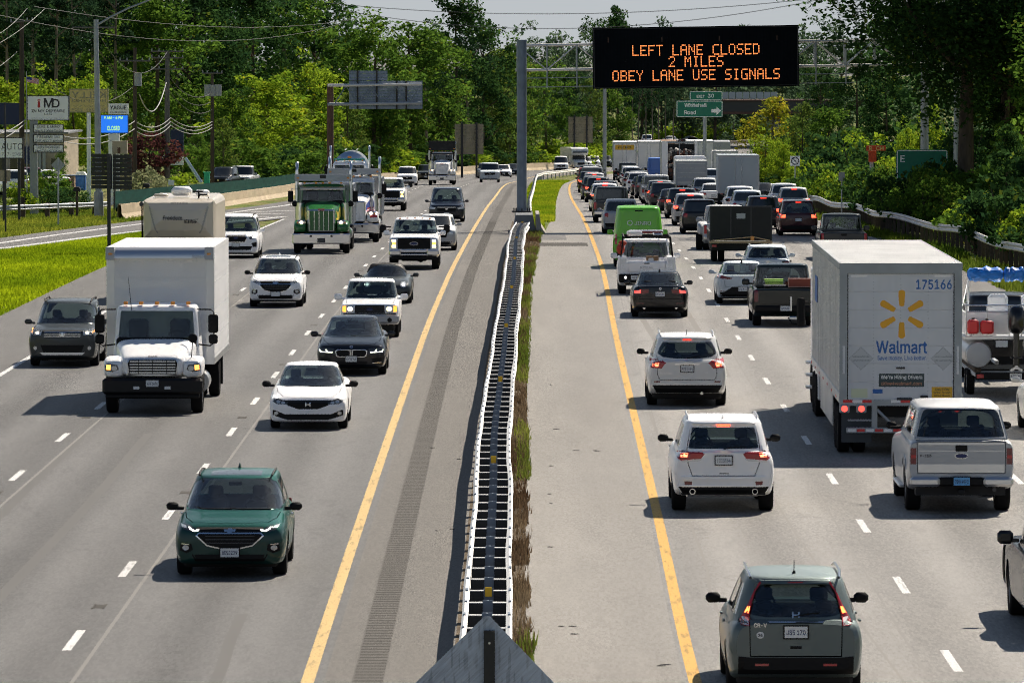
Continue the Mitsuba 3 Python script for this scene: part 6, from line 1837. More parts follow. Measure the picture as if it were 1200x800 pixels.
def capped_pickup():
 L, W = 5.9, 1.99
 pm, yr = 'm_paint_silver', -2.95
 gh = GH(1.05, .45, yr + .10, yr + .42, 1.36, 1.98, .92, .76, ex=8, bowf=.10, bowr=.06, pr=.95, crown=.05)
 st = [(L / 2, .50, 1.02, .82), (L / 2 - .06, .44, 1.10, .92), (L / 2 - .25, .40, 1.16, .98), (1.0, .36, 1.30, .995), (0, .36, 1.36, .995), (-2.3, .42, 1.36, .99), (yr + .15, .62, 1.36, .975), (yr + .03, .64, 1.35, .965), (yr, .68, 1.33, .955)]
 rpoly = Polygon([(-.83, 1.42), (.83, 1.42), (.70, 1.90), (.60, 1.925), (-.60, 1.925), (-.70, 1.90)]).buffer(-.03).buffer(.03)
 def ex(v):
  v.cut('tailgate', Polygon([(-.81, .76), (.81, .76), (.82, 1.345), (-.82, 1.345)]), 'y', yr - .2, yr + .12, pm)
  v.patch('tailgate_band', sbox(-.80, .775, .80, .93), 'r', 'm_alu', .012)
  v.patch('tailgate_crease', sbox(-.80, 1.29, .80, 1.33), 'r', 'm_alu', .014)
  v.patch('tailgate_crease', sbox(-.80, 1.17, .80, 1.185), 'r', 'm_alu', .012)
  v.patch('tail_light', [(.835, 1.23), (.945, 1.23), (.945, .93), (.835, .93)], 'r', 'm_lamp_deepred', .014, both=True)
  v.patch('reversing_light', sbox(.845, 1.04, .935, 1.10), 'r', 'm_lamp_red', .02, both=True)
  v.patch('handle', sbox(-.11, 1.17, .11, 1.28).buffer(-.02).buffer(.02), 'r', 'm_plastic', .024)
  v.patch('emblem_rim', ell(0, 1.085, .125, .052, 24), 'r', 'm_chrome', .022)
  v.patch('emblem', ell(0, 1.085, .11, .042, 24), 'r', 'm_plate_ink', .026)
  word(v, 'F-150', .045, 'm_plastic_grey', -.66, yr - .0, 1.065, -1, width=.20, off=.014)
  v.put('rear_bumper', rbox(-.96, -.40, yr - .17, yr + .04, .52, .70, .05) + rbox(.40, .96, yr - .17, yr + .04, .52, .70, .05), 'm_alu', 30)
  v.put('bumper_step', rbox(-.41, .41, yr - .12, yr + .04, .53, .69, .03), 'm_plastic', 30)
  v.put('tow_hitch', rbox(-.06, .06, yr - .14, yr + .3, .38, .46, .01) + rbox(-.25, .25, yr + .3, yr + .6, .34, .46, .03), 'm_under', 30)
  plate(v, yr - .145, .62, -1, '7BW 49PC', m='m_plate_blue')
  v.put('cap_frame', cat([tube([(sx * .85, yr + .07, 1.40), (sx * .72, yr + .30, 1.92)], .018, 6) for sx in (-1, 1)] + [rod((-.86, yr + .06, 1.395), (.86, yr + .06, 1.395), .018, .018, 6)]), pm, True)
  v.put('exhaust_pipe', rod((.62, yr + .1, .45), (.62, yr + .6, .45), .04, .04, 10), 'm_rim_dark', 40)
  for sx in (-1, 1):
   v.put('running_board', rbox(sx * .98 - .07, sx * .98 + .07, -1.0, 1.0, .36, .42, .02), 'm_alu', 30)
  v.put('mirror_stalk', rbox(.95, 1.12, .62, .70, 1.36, 1.42, .01) + rbox(-1.12, -.95, .62, .70, 1.36, 1.42, .01), 'm_plastic', 30)
  v.patch('wheel_arch_lip', Polygon([(-1.35, .85), (-1.5, 1.0), (-1.9, 1.05), (-2.3, .98), (-2.42, .8), (-2.36, .8), (-2.25, .94), (-1.9, 1.0), (-1.52, .95), (-1.41, .83)]), 's', pm, .02, both=True)
 return generic_car('suv', pm, True, 'generic', 'x', 1, L, W, 1.98, ex, over=dict(gh=gh, st=st, fp=gh.front_poly(.05, .9, .05), rp=rpoly, sp=gh.side_polys(.14, .84, .18, .26, (.05, -.85)), sec=1, r=.41, wd=.28, wy=(1.85, -1.78)))
def black_sedan_rear():
 L, W = 4.9, 1.86
 pm, yr = 'm_paint_black', -2.45
 gh = GH(1.0, .05, -1.95, -1.05, .96, 1.45, .80, .61, bowf=.18, bowr=.14, pr=.95)
 st = auto_stations(L, W, .76, .95, .98, 1.03, 1.0, rear_w=.82, ybelt=-.2)
 def ex(v):
  v.cut('boot_lid', Polygon([(-.68, .62), (.68, .62), (.70, 1.10), (-.70, 1.10)]), 'y', yr - .2, yr + .5, pm)
  v.patch('tail_light', [(.36, .93), (.80, .92), (.88, .88), (.86, .77), (.56, .76), (.38, .80)], 'r', 'm_lamp_deepred', .014, both=True)
  v.patch('brake_light', [(.62, .90), (.84, .87), (.83, .80), (.64, .80)], 'r', 'm_lamp_red', .02, both=True, emit=(.9, .05, .04))
  v.patch('lamp_bar', [(.40, .865), (.84, .85), (.84, .835), (.40, .845)], 'r', 'm_lamp_red', .024, both=True)
  v.patch('emblem', ell(0, .945, .042, .042, 16), 'r', 'm_chrome', .02)
  v.patch('emblem_centre', ell(0, .945, .026, .026, 12), 'r', 'm_plate_ink', .026)
  word(v, '528i', .04, 'm_chrome', .50, yr + .0, .95, -1, width=.16, off=.03)
  plate(v, yr - .03, .77, -1, 'DV 24 87')
  v.patch('boot_edge', [(-.62, 1.05), (.62, 1.05), (.62, 1.035), (-.62, 1.035)], 'r', pm, .03)
  v.patch('reflector', sbox(.52, .46, .78, .485), 'r', 'm_lamp_deepred', .014, both=True)
  v.patch('rear_bumper', [(-.72, .38), (.72, .38), (.66, .27), (-.66, .27)], 'r', 'm_plastic', .012)
  for sx in (-1, 1):
   v.put('exhaust_pipe', rod((sx * .52, yr + .0, .33), (sx * .52, yr + .2, .33), .045, .045, 12), 'm_chrome', 40)
  v.put('antenna_fin', loft([[(x * k, y * k - .95, z) for x, y in ((.03, -.1), (.03, .02), (0, .1), (-.03, .02), (-.03, -.1))] for k, z in ((1, 1.45), (.6, 1.51), (.2, 1.545))]), pm, True)
 return generic_car('sedan', pm, True, 'generic', 'x', 3, L, W, 1.46, ex, glassr='m_glass', over=dict(gh=gh, st=st, fp=gh.front_poly(.08, .9, .05), rp=gh.front_poly(.12, .90, .10, .07), sp=gh.side_polys(.12, .84, .2, .3, (-.15,)), r=.335, wy=(1.48, -1.45)))
def dark_sedan_front():
 L, W = 4.94, 1.87
 pm, yf = 'm_paint_midnight', 2.47
 gh = GH(1.0, .02, -2.0, -1.1, .96, 1.46, .80, .60, bowf=.20, bowr=.14, pr=.95)
 st = [(yf, .30, .66, .66), (yf - .05, .25, .74, .80), (yf - .15, .22, .80, .885), (yf - .5, .20, .87, .925), (1.0, .20, .97, .935), (0, .2, .97, .935), (-1.9, .2, 1.02, .93), (-yf + .16, .28, 1.01, .89), (-yf + .04, .32, .98, .82), (-yf, .38, .92, .76)]
 def ex(v):
  v.cut('hood', Polygon([(-.60, 2.28), (-.3, 2.36), (.3, 2.36), (.60, 2.28), (.74, 1.8), (.78, 1.03), (-.78, 1.03), (-.74, 1.8)]), 'z', .72, 1.2, pm)
  for sx in (-1, 1):
   kid = Polygon([(sx * x, z) for x, z in ((.015, .69), (.36, .70), (.43, .65), (.40, .52), (.34, .49), (.04, .49), (.015, .53))])
   kid = kid if kid.exterior.is_ccw else Polygon(kid.exterior.coords[::-1])
   v.patch('kidney_grille', kid.buffer(-.018), 'f', 'm_plastic', .006)
   v.patch('grille_trim', Polygon(kid.buffer(.0).exterior.coords, [kid.buffer(-.022).exterior.coords[::-1]]), 'f', 'm_chrome', .016, size=.07)
  v.patch('headlight', [(.46, .72), (.82, .745), (.86, .70), (.82, .62), (.50, .60)], 'f', 'm_lamp_dark', .010, both=True)
  v.patch('running_light', [(.50, .635), (.80, .645), (.835, .70), (.855, .695), (.83, .62), (.50, .612)], 'f', 'm_lamp_clear', .018, both=True, emit=(2.2, 2.3, 1.7))
  v.patch('running_light', [(.62, .65), (.67, .652), (.685, .70), (.66, .70)], 'f', 'm_lamp_clear', .018, both=True, emit=(1.8, 1.9, 1.4))
  v.patch('emblem', ell(0, .765, .042, .036, 16), 'f', 'm_chrome', .02)
  v.patch('emblem_centre', ell(0, .765, .027, .022, 12), 'f', 'm_plate_ink', .026)
  v.patch('lower_intake', [(-.44, .38), (.44, .38), (.38, .28), (-.38, .28)], 'f', 'm_plastic', .006)
  v.patch('side_intake', [(.54, .46), (.80, .48), (.80, .34), (.58, .32)], 'f', 'm_plastic', .006, both=True)
  v.patch('side_trim', [(.56, .345), (.80, .365), (.80, .345), (.56, .325)], 'f', 'm_chrome', .014, both=True)
  plate(v, yf + .02, .445, 1, 'FHT7 45')
  v.put('wiper', tube([(-.6, .96, .985), (-.1, 1.02, .99), (.05, .99, 1.0)], .01, 5), 'm_plastic', True)
  v.put('rear_view_mirror', rbox(-.11, .11, .10, .14, 1.30, 1.36, .015), 'm_plastic', 30)
 return generic_car('sedan', pm, True, 'x', 'generic', 3, L, W, 1.48, ex, glassr='m_glass', over=dict(gh=gh, st=st, fp=gh.front_poly(.05, .92, .045, .05), rp=gh.front_poly(.12, .90, .10, .07), sp=gh.side_polys(.12, .84, .2, .3, (-.15,)), r=.34, wy=(1.5, -1.47)))
def white_sedan_front():
 L, W = 4.64, 1.80
 pm, yf = 'm_paint_white', 2.32
 gh = GH(1.12, .10, -1.95, -.95, .90, 1.40, .77, .58, bowf=.22, bowr=.14, pr=.95)
 st = [(yf, .24, .58, .64), (yf - .05, .20, .66, .78), (yf - .15, .18, .72, .855), (yf - .5, .17, .80, .89), (1.1, .17, .92, .90), (0, .17, .92, .90), (-1.8, .18, .99, .895), (-yf + .16, .26, .98, .86), (-yf + .04, .3, .95, .80), (-yf, .36, .90, .72)]
 def ex(v):
  v.cut('hood', Polygon([(-.56, 2.14), (-.3, 2.22), (.3, 2.22), (.56, 2.14), (.70, 1.7), (.75, 1.15), (-.75, 1.15), (-.70, 1.7)]), 'z', .62, 1.2, pm)
  v.patch('grille', [(-.50, .655), (.50, .655), (.46, .56), (.22, .475), (-.22, .475), (-.46, .56)], 'f', 'm_plastic', .008)
  v.patch('grille_wing', [(-.62, .675), (.62, .675), (.50, .635), (-.50, .635)], 'f', 'm_black', .018)
  v.patch('emblem', unary_union([sbox(-.06, .535, -.035, .63), sbox(.035, .535, .06, .63), sbox(-.04, .572, .04, .592)]), 'f', 'm_chrome', .024)
  v.patch('headlight', [(.44, .645), (.60, .69), (.80, .76), (.85, .745), (.83, .66), (.70, .59), (.48, .585)], 'f', 'm_lamp_dark', .010, both=True)
  v.patch('running_light', [(.68, .745), (.80, .775), (.845, .75), (.82, .70), (.79, .735), (.69, .72)], 'f', 'm_lamp_clear', .018, both=True, emit=(2.4, 2.4, 2.2))
  v.patch('headlight_lens', ell(.56, .625, .045, .032, 12), 'f', 'm_lamp_clear', .018, both=True)
  v.patch('headlight_lens', ell(.67, .645, .045, .035, 12), 'f', 'm_lamp_clear', .018, both=True)
  v.patch('lower_intake', [(-.80, .46), (-.74, .45), (-.52, .36), (.52, .36), (.74, .45), (.80, .46), (.80, .34), (.62, .28), (.46, .235), (-.46, .235), (-.62, .28), (-.80, .34)], 'f', 'm_plastic', .008)
  v.patch('fog_light', ell(.72, .385, .05, .04, 12), 'f', 'm_lamp_clear', .016, both=True)
  v.put('wiper', tube([(-.58, 1.06, .925), (-.1, 1.13, .93), (.05, 1.1, .94)], .01, 5), 'm_plastic', True)
  v.put('rear_view_mirror', rbox(-.11, .11, .16, .2, 1.24, 1.30, .015), 'm_plastic', 30)
 return generic_car('sedan', pm, True, 'x', 'generic', 2, L, W, 1.42, ex, glassr='m_glass', over=dict(gh=gh, st=st, fp=gh.front_poly(.05, .92, .045, .05), rp=gh.front_poly(.12, .90, .10, .07), sp=gh.side_polys(.12, .84, .2, .3, (-.1,)), r=.325, wy=(1.38, -1.32)))
def small_pickup_front():
 L, W = 5.1, 1.77
 pm, yf = 'm_paint_white', 2.55
 gh = GH(.92, .36, -.95, -.86, 1.10, 1.68, .80, .68, ex=7, bowf=.12, bowr=.04, pr=1.0)
 st = [(yf, .50, .94, .78), (yf - .05, .44, 1.0, .84), (yf - .2, .40, 1.03, .875), (.9, .36, 1.10, .885), (0, .36, 1.10, .885), (-2.0, .42, 1.10, .88), (-yf + .1, .58, 1.10, .87), (-yf, .62, 1.08, .855)]
 def ex(v):
  v.cut('hood', Polygon([(-.70, 2.36), (.70, 2.36), (.74, .94), (-.74, .94)]), 'z', .9, 1.3, pm)
  v.patch('grille', [(-.44, .985), (.44, .985), (.46, .76), (-.46, .76)], 'f', 'm_plastic', .008)
  for z in (.82, .88, .94):
   v.patch('grille_bar', sbox(-.43, z - .008, .43, z + .008), 'f', 'm_plastic_grey', .016)
  v.patch('emblem', ell(0, .87, .10, .04, 16), 'f', 'm_plate_ink', .022)
  v.patch('headlight', [(.47, .98), (.70, .98), (.70, .78), (.50, .78)], 'f', 'm_lamp_clear', .012, both=True)
  v.patch('headlight_bulb', ell(.59, .88, .085, .07, 14), 'f', 'm_lamp_clear', .020, both=True, emit=(3.2, 2.3, 1.1))
  v.patch('corner_light', [(.71, .98), (.82, .96), (.82, .80), (.71, .78)], 'f', 'm_lamp_amber', .012, both=True, emit=(.5, .17, .02))
  v.put('front_bumper', rbox(-.88, .88, yf - .12, yf + .09, .44, .72, .06), 'm_paint_silver', 30)
  v.patch('bumper_strip', sbox(-.80, .725, .80, .755), 'f', 'm_plastic', .03)
  v.put('fog_light', cat([trimesh.creation.cylinder(.07, .03, transform=trimesh.transformations.translation_matrix([sx * .60, yf + .09, .55]) @ trimesh.transformations.rotation_matrix(math.pi / 2, [1, 0, 0])) for sx in (-1, 1)]), 'm_plastic', 30)
  v.put('front_axle', rod((-.6, 1.6, .38), (.6, 1.6, .38), .06, .06, 8), 'm_under', 40)
  v.put('wiper', tube([(-.6, .90, 1.12), (-.1, .94, 1.125), (.05, .92, 1.135)], .01, 5), 'm_plastic', True)
 return generic_car('pickup', pm, True, 'x', 'generic', 3, L, W, 1.70, ex, glassr='m_glass', over=dict(gh=gh, st=st, fp=gh.front_poly(.06, .9, .045, .05), rp=gh.front_poly(.10, .84, .09), sp=gh.side_polys(.12, .84, .16, .14, (-.2,)), r=.37, wd=.25, wy=(1.55, -1.6)))
def big_pickup_front(pm='m_paint_white', grille='m_plastic', lit=True, chrome=True, marker=True, blue=True):
 L, W = 6.1, 2.03
 yf = 3.05
 gh = GH(1.25, .55, -1.35, -1.28, 1.34, 1.98, .92, .78, ex=7.5, bowf=.12, bowr=.04, pr=1.0)
 st = [(yf, .62, 1.20, .93), (yf - .05, .56, 1.27, .975), (yf - .2, .50, 1.30, 1.0), (1.2, .42, 1.37, 1.01), (0, .42, 1.34, 1.01), (-2.2, .48, 1.34, 1.01), (-yf + .1, .62, 1.34, 1.0), (-yf, .66, 1.32, .99)]
 def ex(v):
  v.cut('hood', Polygon([(-.80, 2.86), (.80, 2.86), (.86, 1.27), (-.86, 1.27)]), 'z', 1.2, 1.6, pm)
  v.patch('grille', [(-.66, 1.26), (.66, 1.26), (.66, .82), (-.66, .82)], 'f', grille, .014)
  for z in (.93, 1.06, 1.18):
   v.patch('grille_bar', sbox(-.62, z - .022, .62, z + .022), 'f', 'm_plastic_grey' if not chrome else grille, .03)
  if blue:
   v.patch('emblem_rim', ell(0, 1.04, .17, .07, 24), 'f', 'm_chrome', .036)
   v.patch('emblem', ell(0, 1.04, .155, .058, 24), 'f', 'm_plate_ink', .042)
  v.patch('headlight', [(.67, 1.25), (.95, 1.23), (.95, .86), (.67, .86)], 'f', 'm_lamp_clear', .012, both=True)
  if lit:
   v.patch('headlight_bulb', sbox(.72, 1.10, .88, 1.21), 'f', 'm_lamp_clear', .022, both=True, emit=(3.2, 2.0, .85))
   v.patch('headlight_bulb', sbox(.72, .88, .88, .99), 'f', 'm_lamp_clear', .022, both=True, emit=(3.2, 1.9, .75))
   v.patch('turn_signal', sbox(.74, 1.0, .86, 1.09), 'f', 'm_lamp_amber', .022, both=True, emit=(1.1, .38, .05))
  v.put('front_bumper', rbox(-1.0, -.52, yf - .12, yf + .12, .56, .80, .05) + rbox(.52, 1.0, yf - .12, yf + .12, .56, .80, .05) + rbox(-.54, .54, yf - .12, yf + .10, .70, .80, .03) + rbox(-.54, .54, yf - .12, yf + .10, .56, .63, .02), 'm_chrome' if chrome else 'm_plastic', 30)
  v.put('bumper_intake', rbox(-.54, .54, yf - .12, yf + .06, .60, .74, .02), 'm_plastic', 30)
  v.put('air_dam', rbox(-.9, .9, yf - .25, yf - .05, .38, .58, .04), 'm_plastic', 30)
  v.put('front_axle', cat(rod((-.7, 2.0, .42), (.7, 2.0, .42), .07, .07, 8), trimesh.creation.icosphere(2, .16).apply_translation((-.25, 2.0, .42))), 'm_under', 40)
  if marker:
   for x in (-.6, -.3, 0, .3, .6):
    v.put('roof_marker_light', rbox(x - .035, x + .035, .38, .48, 1.965 - abs(x) * .02, 2.01 - abs(x) * .02, .012), 'm_lamp_amber', 30)
  for sx in (-1, 1):
   v.put('tow_mirror', rbox(sx * 1.28 - .13, sx * 1.28 + .13, .82, .94, 1.42, 1.74, .06), 'm_plastic', 40)
   v.put('mirror_arm', rbox(min(sx * .95, sx * 1.2), max(sx * .95, sx * 1.2), .86, .90, 1.48, 1.53, .01) + rbox(min(sx * .95, sx * 1.2), max(sx * .95, sx * 1.2), .86, .90, 1.62, 1.67, .01), 'm_plastic', 30)
  v.put('wiper', tube([(-.7, 1.22, 1.38), (-.1, 1.27, 1.385), (.05, 1.24, 1.40)], .011, 5), 'm_plastic', True)
 return generic_car('pickup', pm, True, 'x', 'generic', 3, L, W, 2.0, ex, glassr='m_glass', over=dict(gh=gh, st=st, fp=gh.front_poly(.06, .9, .045, .05), rp=gh.front_poly(.10, .84, .09), sp=gh.side_polys(.12, .84, .16, .14, (-.1,)), r=.42, wd=.29, wy=(2.05, -1.95)))
def grey_suv_front():
 L, W = 4.79, 1.91
 pm, yf = 'm_paint_charcoal', 2.395
 gh = GH(1.05, .20, -2.3, -2.0, 1.10, 1.72, .87, .70, bowf=.16, bowr=.1, pr=.9)
 st = auto_stations(L, W, 1.0, 1.10, 1.11, 1.12, 1.05, nose_w=.76, rear_w=.84)
 def ex(v):
  v.cut('hood', Polygon([(-.66, 2.20), (.66, 2.20), (.80, 1.7), (.82, 1.08), (-.82, 1.08), (-.80, 1.7)]), 'z', .88, 1.4, pm)
  v.patch('grille', [(-.54, 1.0), (.54, 1.0), (.46, .80), (-.46, .80)], 'f', 'm_plastic', .008)
  for z in (.835, .895, .955):
   v.patch('grille_bar', sbox(-.50, z - .013, .50, z + .013), 'f', 'm_alu', .018)
  v.patch('emblem', ell(0, .90, .085, .06, 16).difference(ell(0, .90, .06, .04, 16)).union(ell(0, .90, .03, .05, 10)), 'f', 'm_chrome', .03)
  v.patch('headlight', [(.56, .99), (.88, 1.06), (.90, .95), (.80, .88), (.58, .87)], 'f', 'm_lamp_clear', .012, both=True)
  v.patch('turn_signal', [(.80, 1.02), (.885, 1.04), (.89, .96), (.82, .93)], 'f', 'm_lamp_amber', .02, both=True, emit=(1.6, .55, .1))
  v.patch('headlight_bulb', ell(.68, .935, .05, .04, 12), 'f', 'm_lamp_clear', .02, both=True, emit=(1.8, 1.5, 1.0))
  v.patch('lower_intake', [(-.60, .60), (.60, .60), (.52, .40), (-.52, .40)], 'f', 'm_plastic', .006)
  v.patch('skid_trim', [(-.62, .40), (.62, .40), (.54, .33), (-.54, .33)], 'f', 'm_alu', .012)
  v.patch('fog_light', ell(.74, .52, .05, .05, 12), 'f', 'm_lamp_clear', .012, both=True)
  for sx in (-1, 1):
   v.put('roof_rail', tube([(sx * .63, .15, 1.70), (sx * .65, 0, 1.765), (sx * .655, -1.5, 1.765), (sx * .64, -1.75, 1.70)], .022, 6), 'm_plastic', True)
  v.put('wiper', tube([(-.6, 1.0, 1.12), (-.1, 1.07, 1.125), (.05, 1.04, 1.14)], .01, 5), 'm_plastic', True)
 return generic_car('suv', pm, True, 'x', 'generic', 3, L, W, 1.75, ex, glassr='m_glass', over=dict(gh=gh, st=st, fp=gh.front_poly(.05, .9, .045, .05)))
def soft_top_coupe():
 L, W = 4.5, 1.84
 pm, yf = 'm_paint_charcoal', 2.25
 gh = GH(.72, .05, -1.65, -.75, .86, 1.29, .74, .53, ex=4, bowf=.22, bowr=.16, pr=1.1)
 st = [(yf, .24, .52, .60), (yf - .06, .20, .60, .76), (yf - .2, .18, .68, .86), (yf - .55, .17, .78, .90), (.75, .17, .86, .89), (-.2, .17, .87, .89), (-1.4, .18, .90, .92), (-yf + .3, .24, .82, .88), (-yf, .34, .66, .74)]
 def ex(v):
  v.body = v.body
  v.patch('headlight', ell(.62, .66, .11, .10, 20), 'f', 'm_lamp_clear', .014, both=True)
  v.patch('headlight_bulb', ell(.62, .66, .055, .05, 12), 'f', 'm_lamp_clear', .022, both=True, emit=(2.0, 2.0, 1.9))
  v.patch('lower_intake', [(-.50, .36), (.50, .36), (.46, .24), (-.46, .24)], 'f', 'm_plastic', .006)
  v.patch('side_intake', [(.54, .40), (.80, .42), (.78, .28), (.56, .26)], 'f', 'm_plastic', .006, both=True)
  v.patch('emblem', ell(0, .62, .03, .035, 10), 'f', 'm_chrome', .014)
  plate(v, yf + .012, .40, 1)
  roof = tri(gh.solid(.012) ^ mbox(-1, 1, -1.7, .02, 1.0, 2))
  v.put('soft_top', roof, 'm_plastic', 30)
 return generic_car('sedan', pm, True, 'x', 'generic', 3, L, W, 1.30, ex, glassr='m_glass', over=dict(gh=gh, st=st, fp=gh.front_poly(.05, .88, .05), rp=gh.front_poly(.3, .8, .2), sp=gh.side_polys(.12, .8, .2, .5, ()), r=.33, wy=(1.3, -1.2)))
def silver_sedan_rear():
 L, W = 4.62, 1.80
 pm, yr = 'm_paint_bluegrey', -2.31
 gh = GH(1.05, .10, -1.95, -.95, .94, 1.41, .78, .60, bowf=.18, bowr=.14, pr=.95)
 st = auto_stations(L, W, .74, .93, .96, 1.03, 1.05, rear_w=.80, ybelt=-.2)
 def ex(v):
  v.cut('boot_lid', Polygon([(-.60, .60), (.60, .60), (.66, .92), (.66, 1.10), (-.66, 1.10), (-.66, .92)]), 'y', yr - .2, yr + .5, pm)
  v.patch('tail_light', [(.34, .90), (.70, .985), (.86, 1.0), (.88, .92), (.70, .88), (.44, .86)], 'r', 'm_lamp_deepred', .014, both=True)
  v.patch('diffuser', [(-.80, .42), (-.62, .44), (-.36, .60), (.36, .60), (.62, .44), (.80, .42), (.74, .27), (-.74, .27)], 'r', 'm_plastic', .012)
  plate(v, yr - .02, .53, -1, '6DB 4820')
  v.patch('reflector', sbox(.62, .46, .78, .475), 'r', 'm_lamp_deepred', .02, both=True)
  v.patch('emblem', ell(0, .93, .055, .035, 14), 'r', 'm_chrome', .016)
  v.put('antenna_fin', loft([[(x * k, y * k - .95, z) for x, y in ((.03, -.1), (.03, .02), (0, .1), (-.03, .02), (-.03, -.1))] for k, z in ((1, 1.41), (.6, 1.47), (.2, 1.50))]), 'm_plastic', True)
 return generic_car('sedan', pm, True, 'generic', 'x', 3, L, W, 1.44, ex, glassr='m_glass', over=dict(gh=gh, st=st, fp=gh.front_poly(.08, .9, .05), rp=gh.front_poly(.10, .92, .08, .06), sp=gh.side_polys(.12, .84, .2, .3, (-.1,)), r=.325, wy=(1.36, -1.32)))
def small_suv_rear():
 L, W = 4.2, 1.80
 pm, yr = 'm_paint_bluegrey', -2.1
 def ex(v):
  v.patch('tail_light', [(.52, 1.0), (.88, 1.02), (.88, .84), (.56, .82)], 'r', 'm_plastic', .014, both=True)
  v.patch('brake_light', sbox(.62, .93, .84, .98), 'r', 'm_lamp_deepred', .02, both=True)
  v.patch('emblem', ell(0, .98, .07, .045, 14), 'r', 'm_chrome', .016)
  plate(v, yr - .012, .74, -1)
  v.patch('rear_bumper', [(-.84, .62), (.84, .62), (.74, .33), (-.74, .33)], 'r', 'm_plastic', .012)
  v.patch('spoiler', [(-.54, 1.53), (.54, 1.53), (.54, 1.49), (-.54, 1.49)], 'r', pm, .07)
  for sx in (-1, 1):
   v.put('roof_rail', tube([(sx * .60, .05, 1.52), (sx * .62, -.1, 1.58), (sx * .62, -1.2, 1.58), (sx * .60, -1.45, 1.52)], .018, 6), 'm_alu', True)
 return generic_car('suv', pm, True, 'generic', 'x', 3, L, W, 1.56, ex)
def lumber_pickup():
 L, W = 5.8, 2.0
 pm, yr = 'm_paint_darkgreen', -2.9
 def ex(v):
  v.cut('tailgate', Polygon([(-.80, .72), (.80, .72), (.80, 1.19), (-.80, 1.19)]), 'y', yr - .2, yr + .09, pm)
  v.patch('tail_light', [(.84, 1.14), (.965, 1.14), (.965, .78), (.84, .78)], 'r', 'm_lamp_deepred', .014, both=True)
  v.put('rear_bumper', rbox(-.95, .95, yr - .14, yr + .05, .46, .66, .04), 'm_plastic', 30)
  plate(v, yr - .15, .58, -1, '1EN 8205', x=.0)
  v.put('tow_hitch', rbox(.15, .21, yr - .32, yr - .1, .50, .95, .015) + rbox(.12, .36, yr - .40, yr - .28, .22, .34, .03), 'm_alu', 30)
  v.put('hitch_rack', tube([(.1, yr - .3, .3), (.2, yr - .5, .12), (.55, yr - .6, .10)], .025, 6), 'm_plastic', True)
  v.put('exhaust_pipe', rod((-.3, yr + .4, .36), (-.3, yr + .05, .36), .04, .04, 8), 'm_under', 40)
 return generic_car('pickup', pm, True, 'generic', 'x', 3, L, W, 1.90, ex)
def grey_pickup_rear():
 L, W = 5.6, 1.98
 pm, yr = 'm_paint_charcoal', -2.8
 def ex(v):
  v.cut('tailgate', Polygon([(-.80, .72), (.80, .72), (.80, 1.19), (-.80, 1.19)]), 'y', yr - .2, yr + .09, pm)
  v.patch('tail_light', [(.84, 1.14), (.96, 1.14), (.96, .78), (.84, .78)], 'r', 'm_lamp_red', .014, both=True)
  v.patch('handle', sbox(-.12, 1.03, .12, 1.13), 'r', 'm_plastic', .02)
  v.put('rear_bumper', rbox(-.95, .95, yr - .14, yr + .05, .46, .66, .04), 'm_chrome', 30)
  plate(v, yr - .15, .58, -1)
 return generic_car('pickup', pm, True, 'generic', 'x', 3, L, W, 1.92, ex, glassr='m_glass')
def lamp_box(v, key, x0, x1, y0, y1, z0, z1, m, emit=None, r=.015):
 v.put(key, rbox(x0, x1, y0, y1, z0, z1, r), m, 30, emit)
def dual_wheels(v, r, w, track, ys, gap=.06):
 t, rim = wheel_plies(r, w, True)
 n_ = sum(1 for p in v.parts if p[0].endswith('__tyre'))
 for y in ys:
  for x in (-track / 2, -track / 2 + w + gap, track / 2 - w - gap, track / 2):
   k = 'wheel' + (f'_{n_:03d}' if n_ else '')
   v.parts.append((k + '__tyre', t, T().translate([x, y, r])))
   v.parts.append((k + '__rim', rim, T().translate([x, y, r])))
   n_ += 1
def single_wheels(v, r, w, track, ys):
 t, rim = wheel_plies(r, w, False)
 n_ = sum(1 for p in v.parts if p[0].endswith('__tyre'))
 for y in ys:
  for x in (-track / 2, track / 2):
   k = 'wheel' + (f'_{n_:03d}' if n_ else '')
   v.parts.append((k + '__tyre', t, T().translate([x, y, r])))
   v.parts.append((k + '__rim', rim, T().translate([x, y, r])))
   n_ += 1
def ring_loft(secs):
 rings = []
 a = np.linspace(0, 2 * np.pi, 49)[:-1]
 for y, w, z0, z1, ex in secs:
  c, s_ = np.cos(a), np.sin(a)
  x = np.sign(c) * np.abs(c) ** (2 / ex) * w
  z = (z0 + z1) / 2 + np.sign(s_) * np.abs(s_) ** (2 / ex) * (z1 - z0) / 2
  rings.append(np.stack([x, np.full(len(a), y), z], 1))
 return loft(rings)
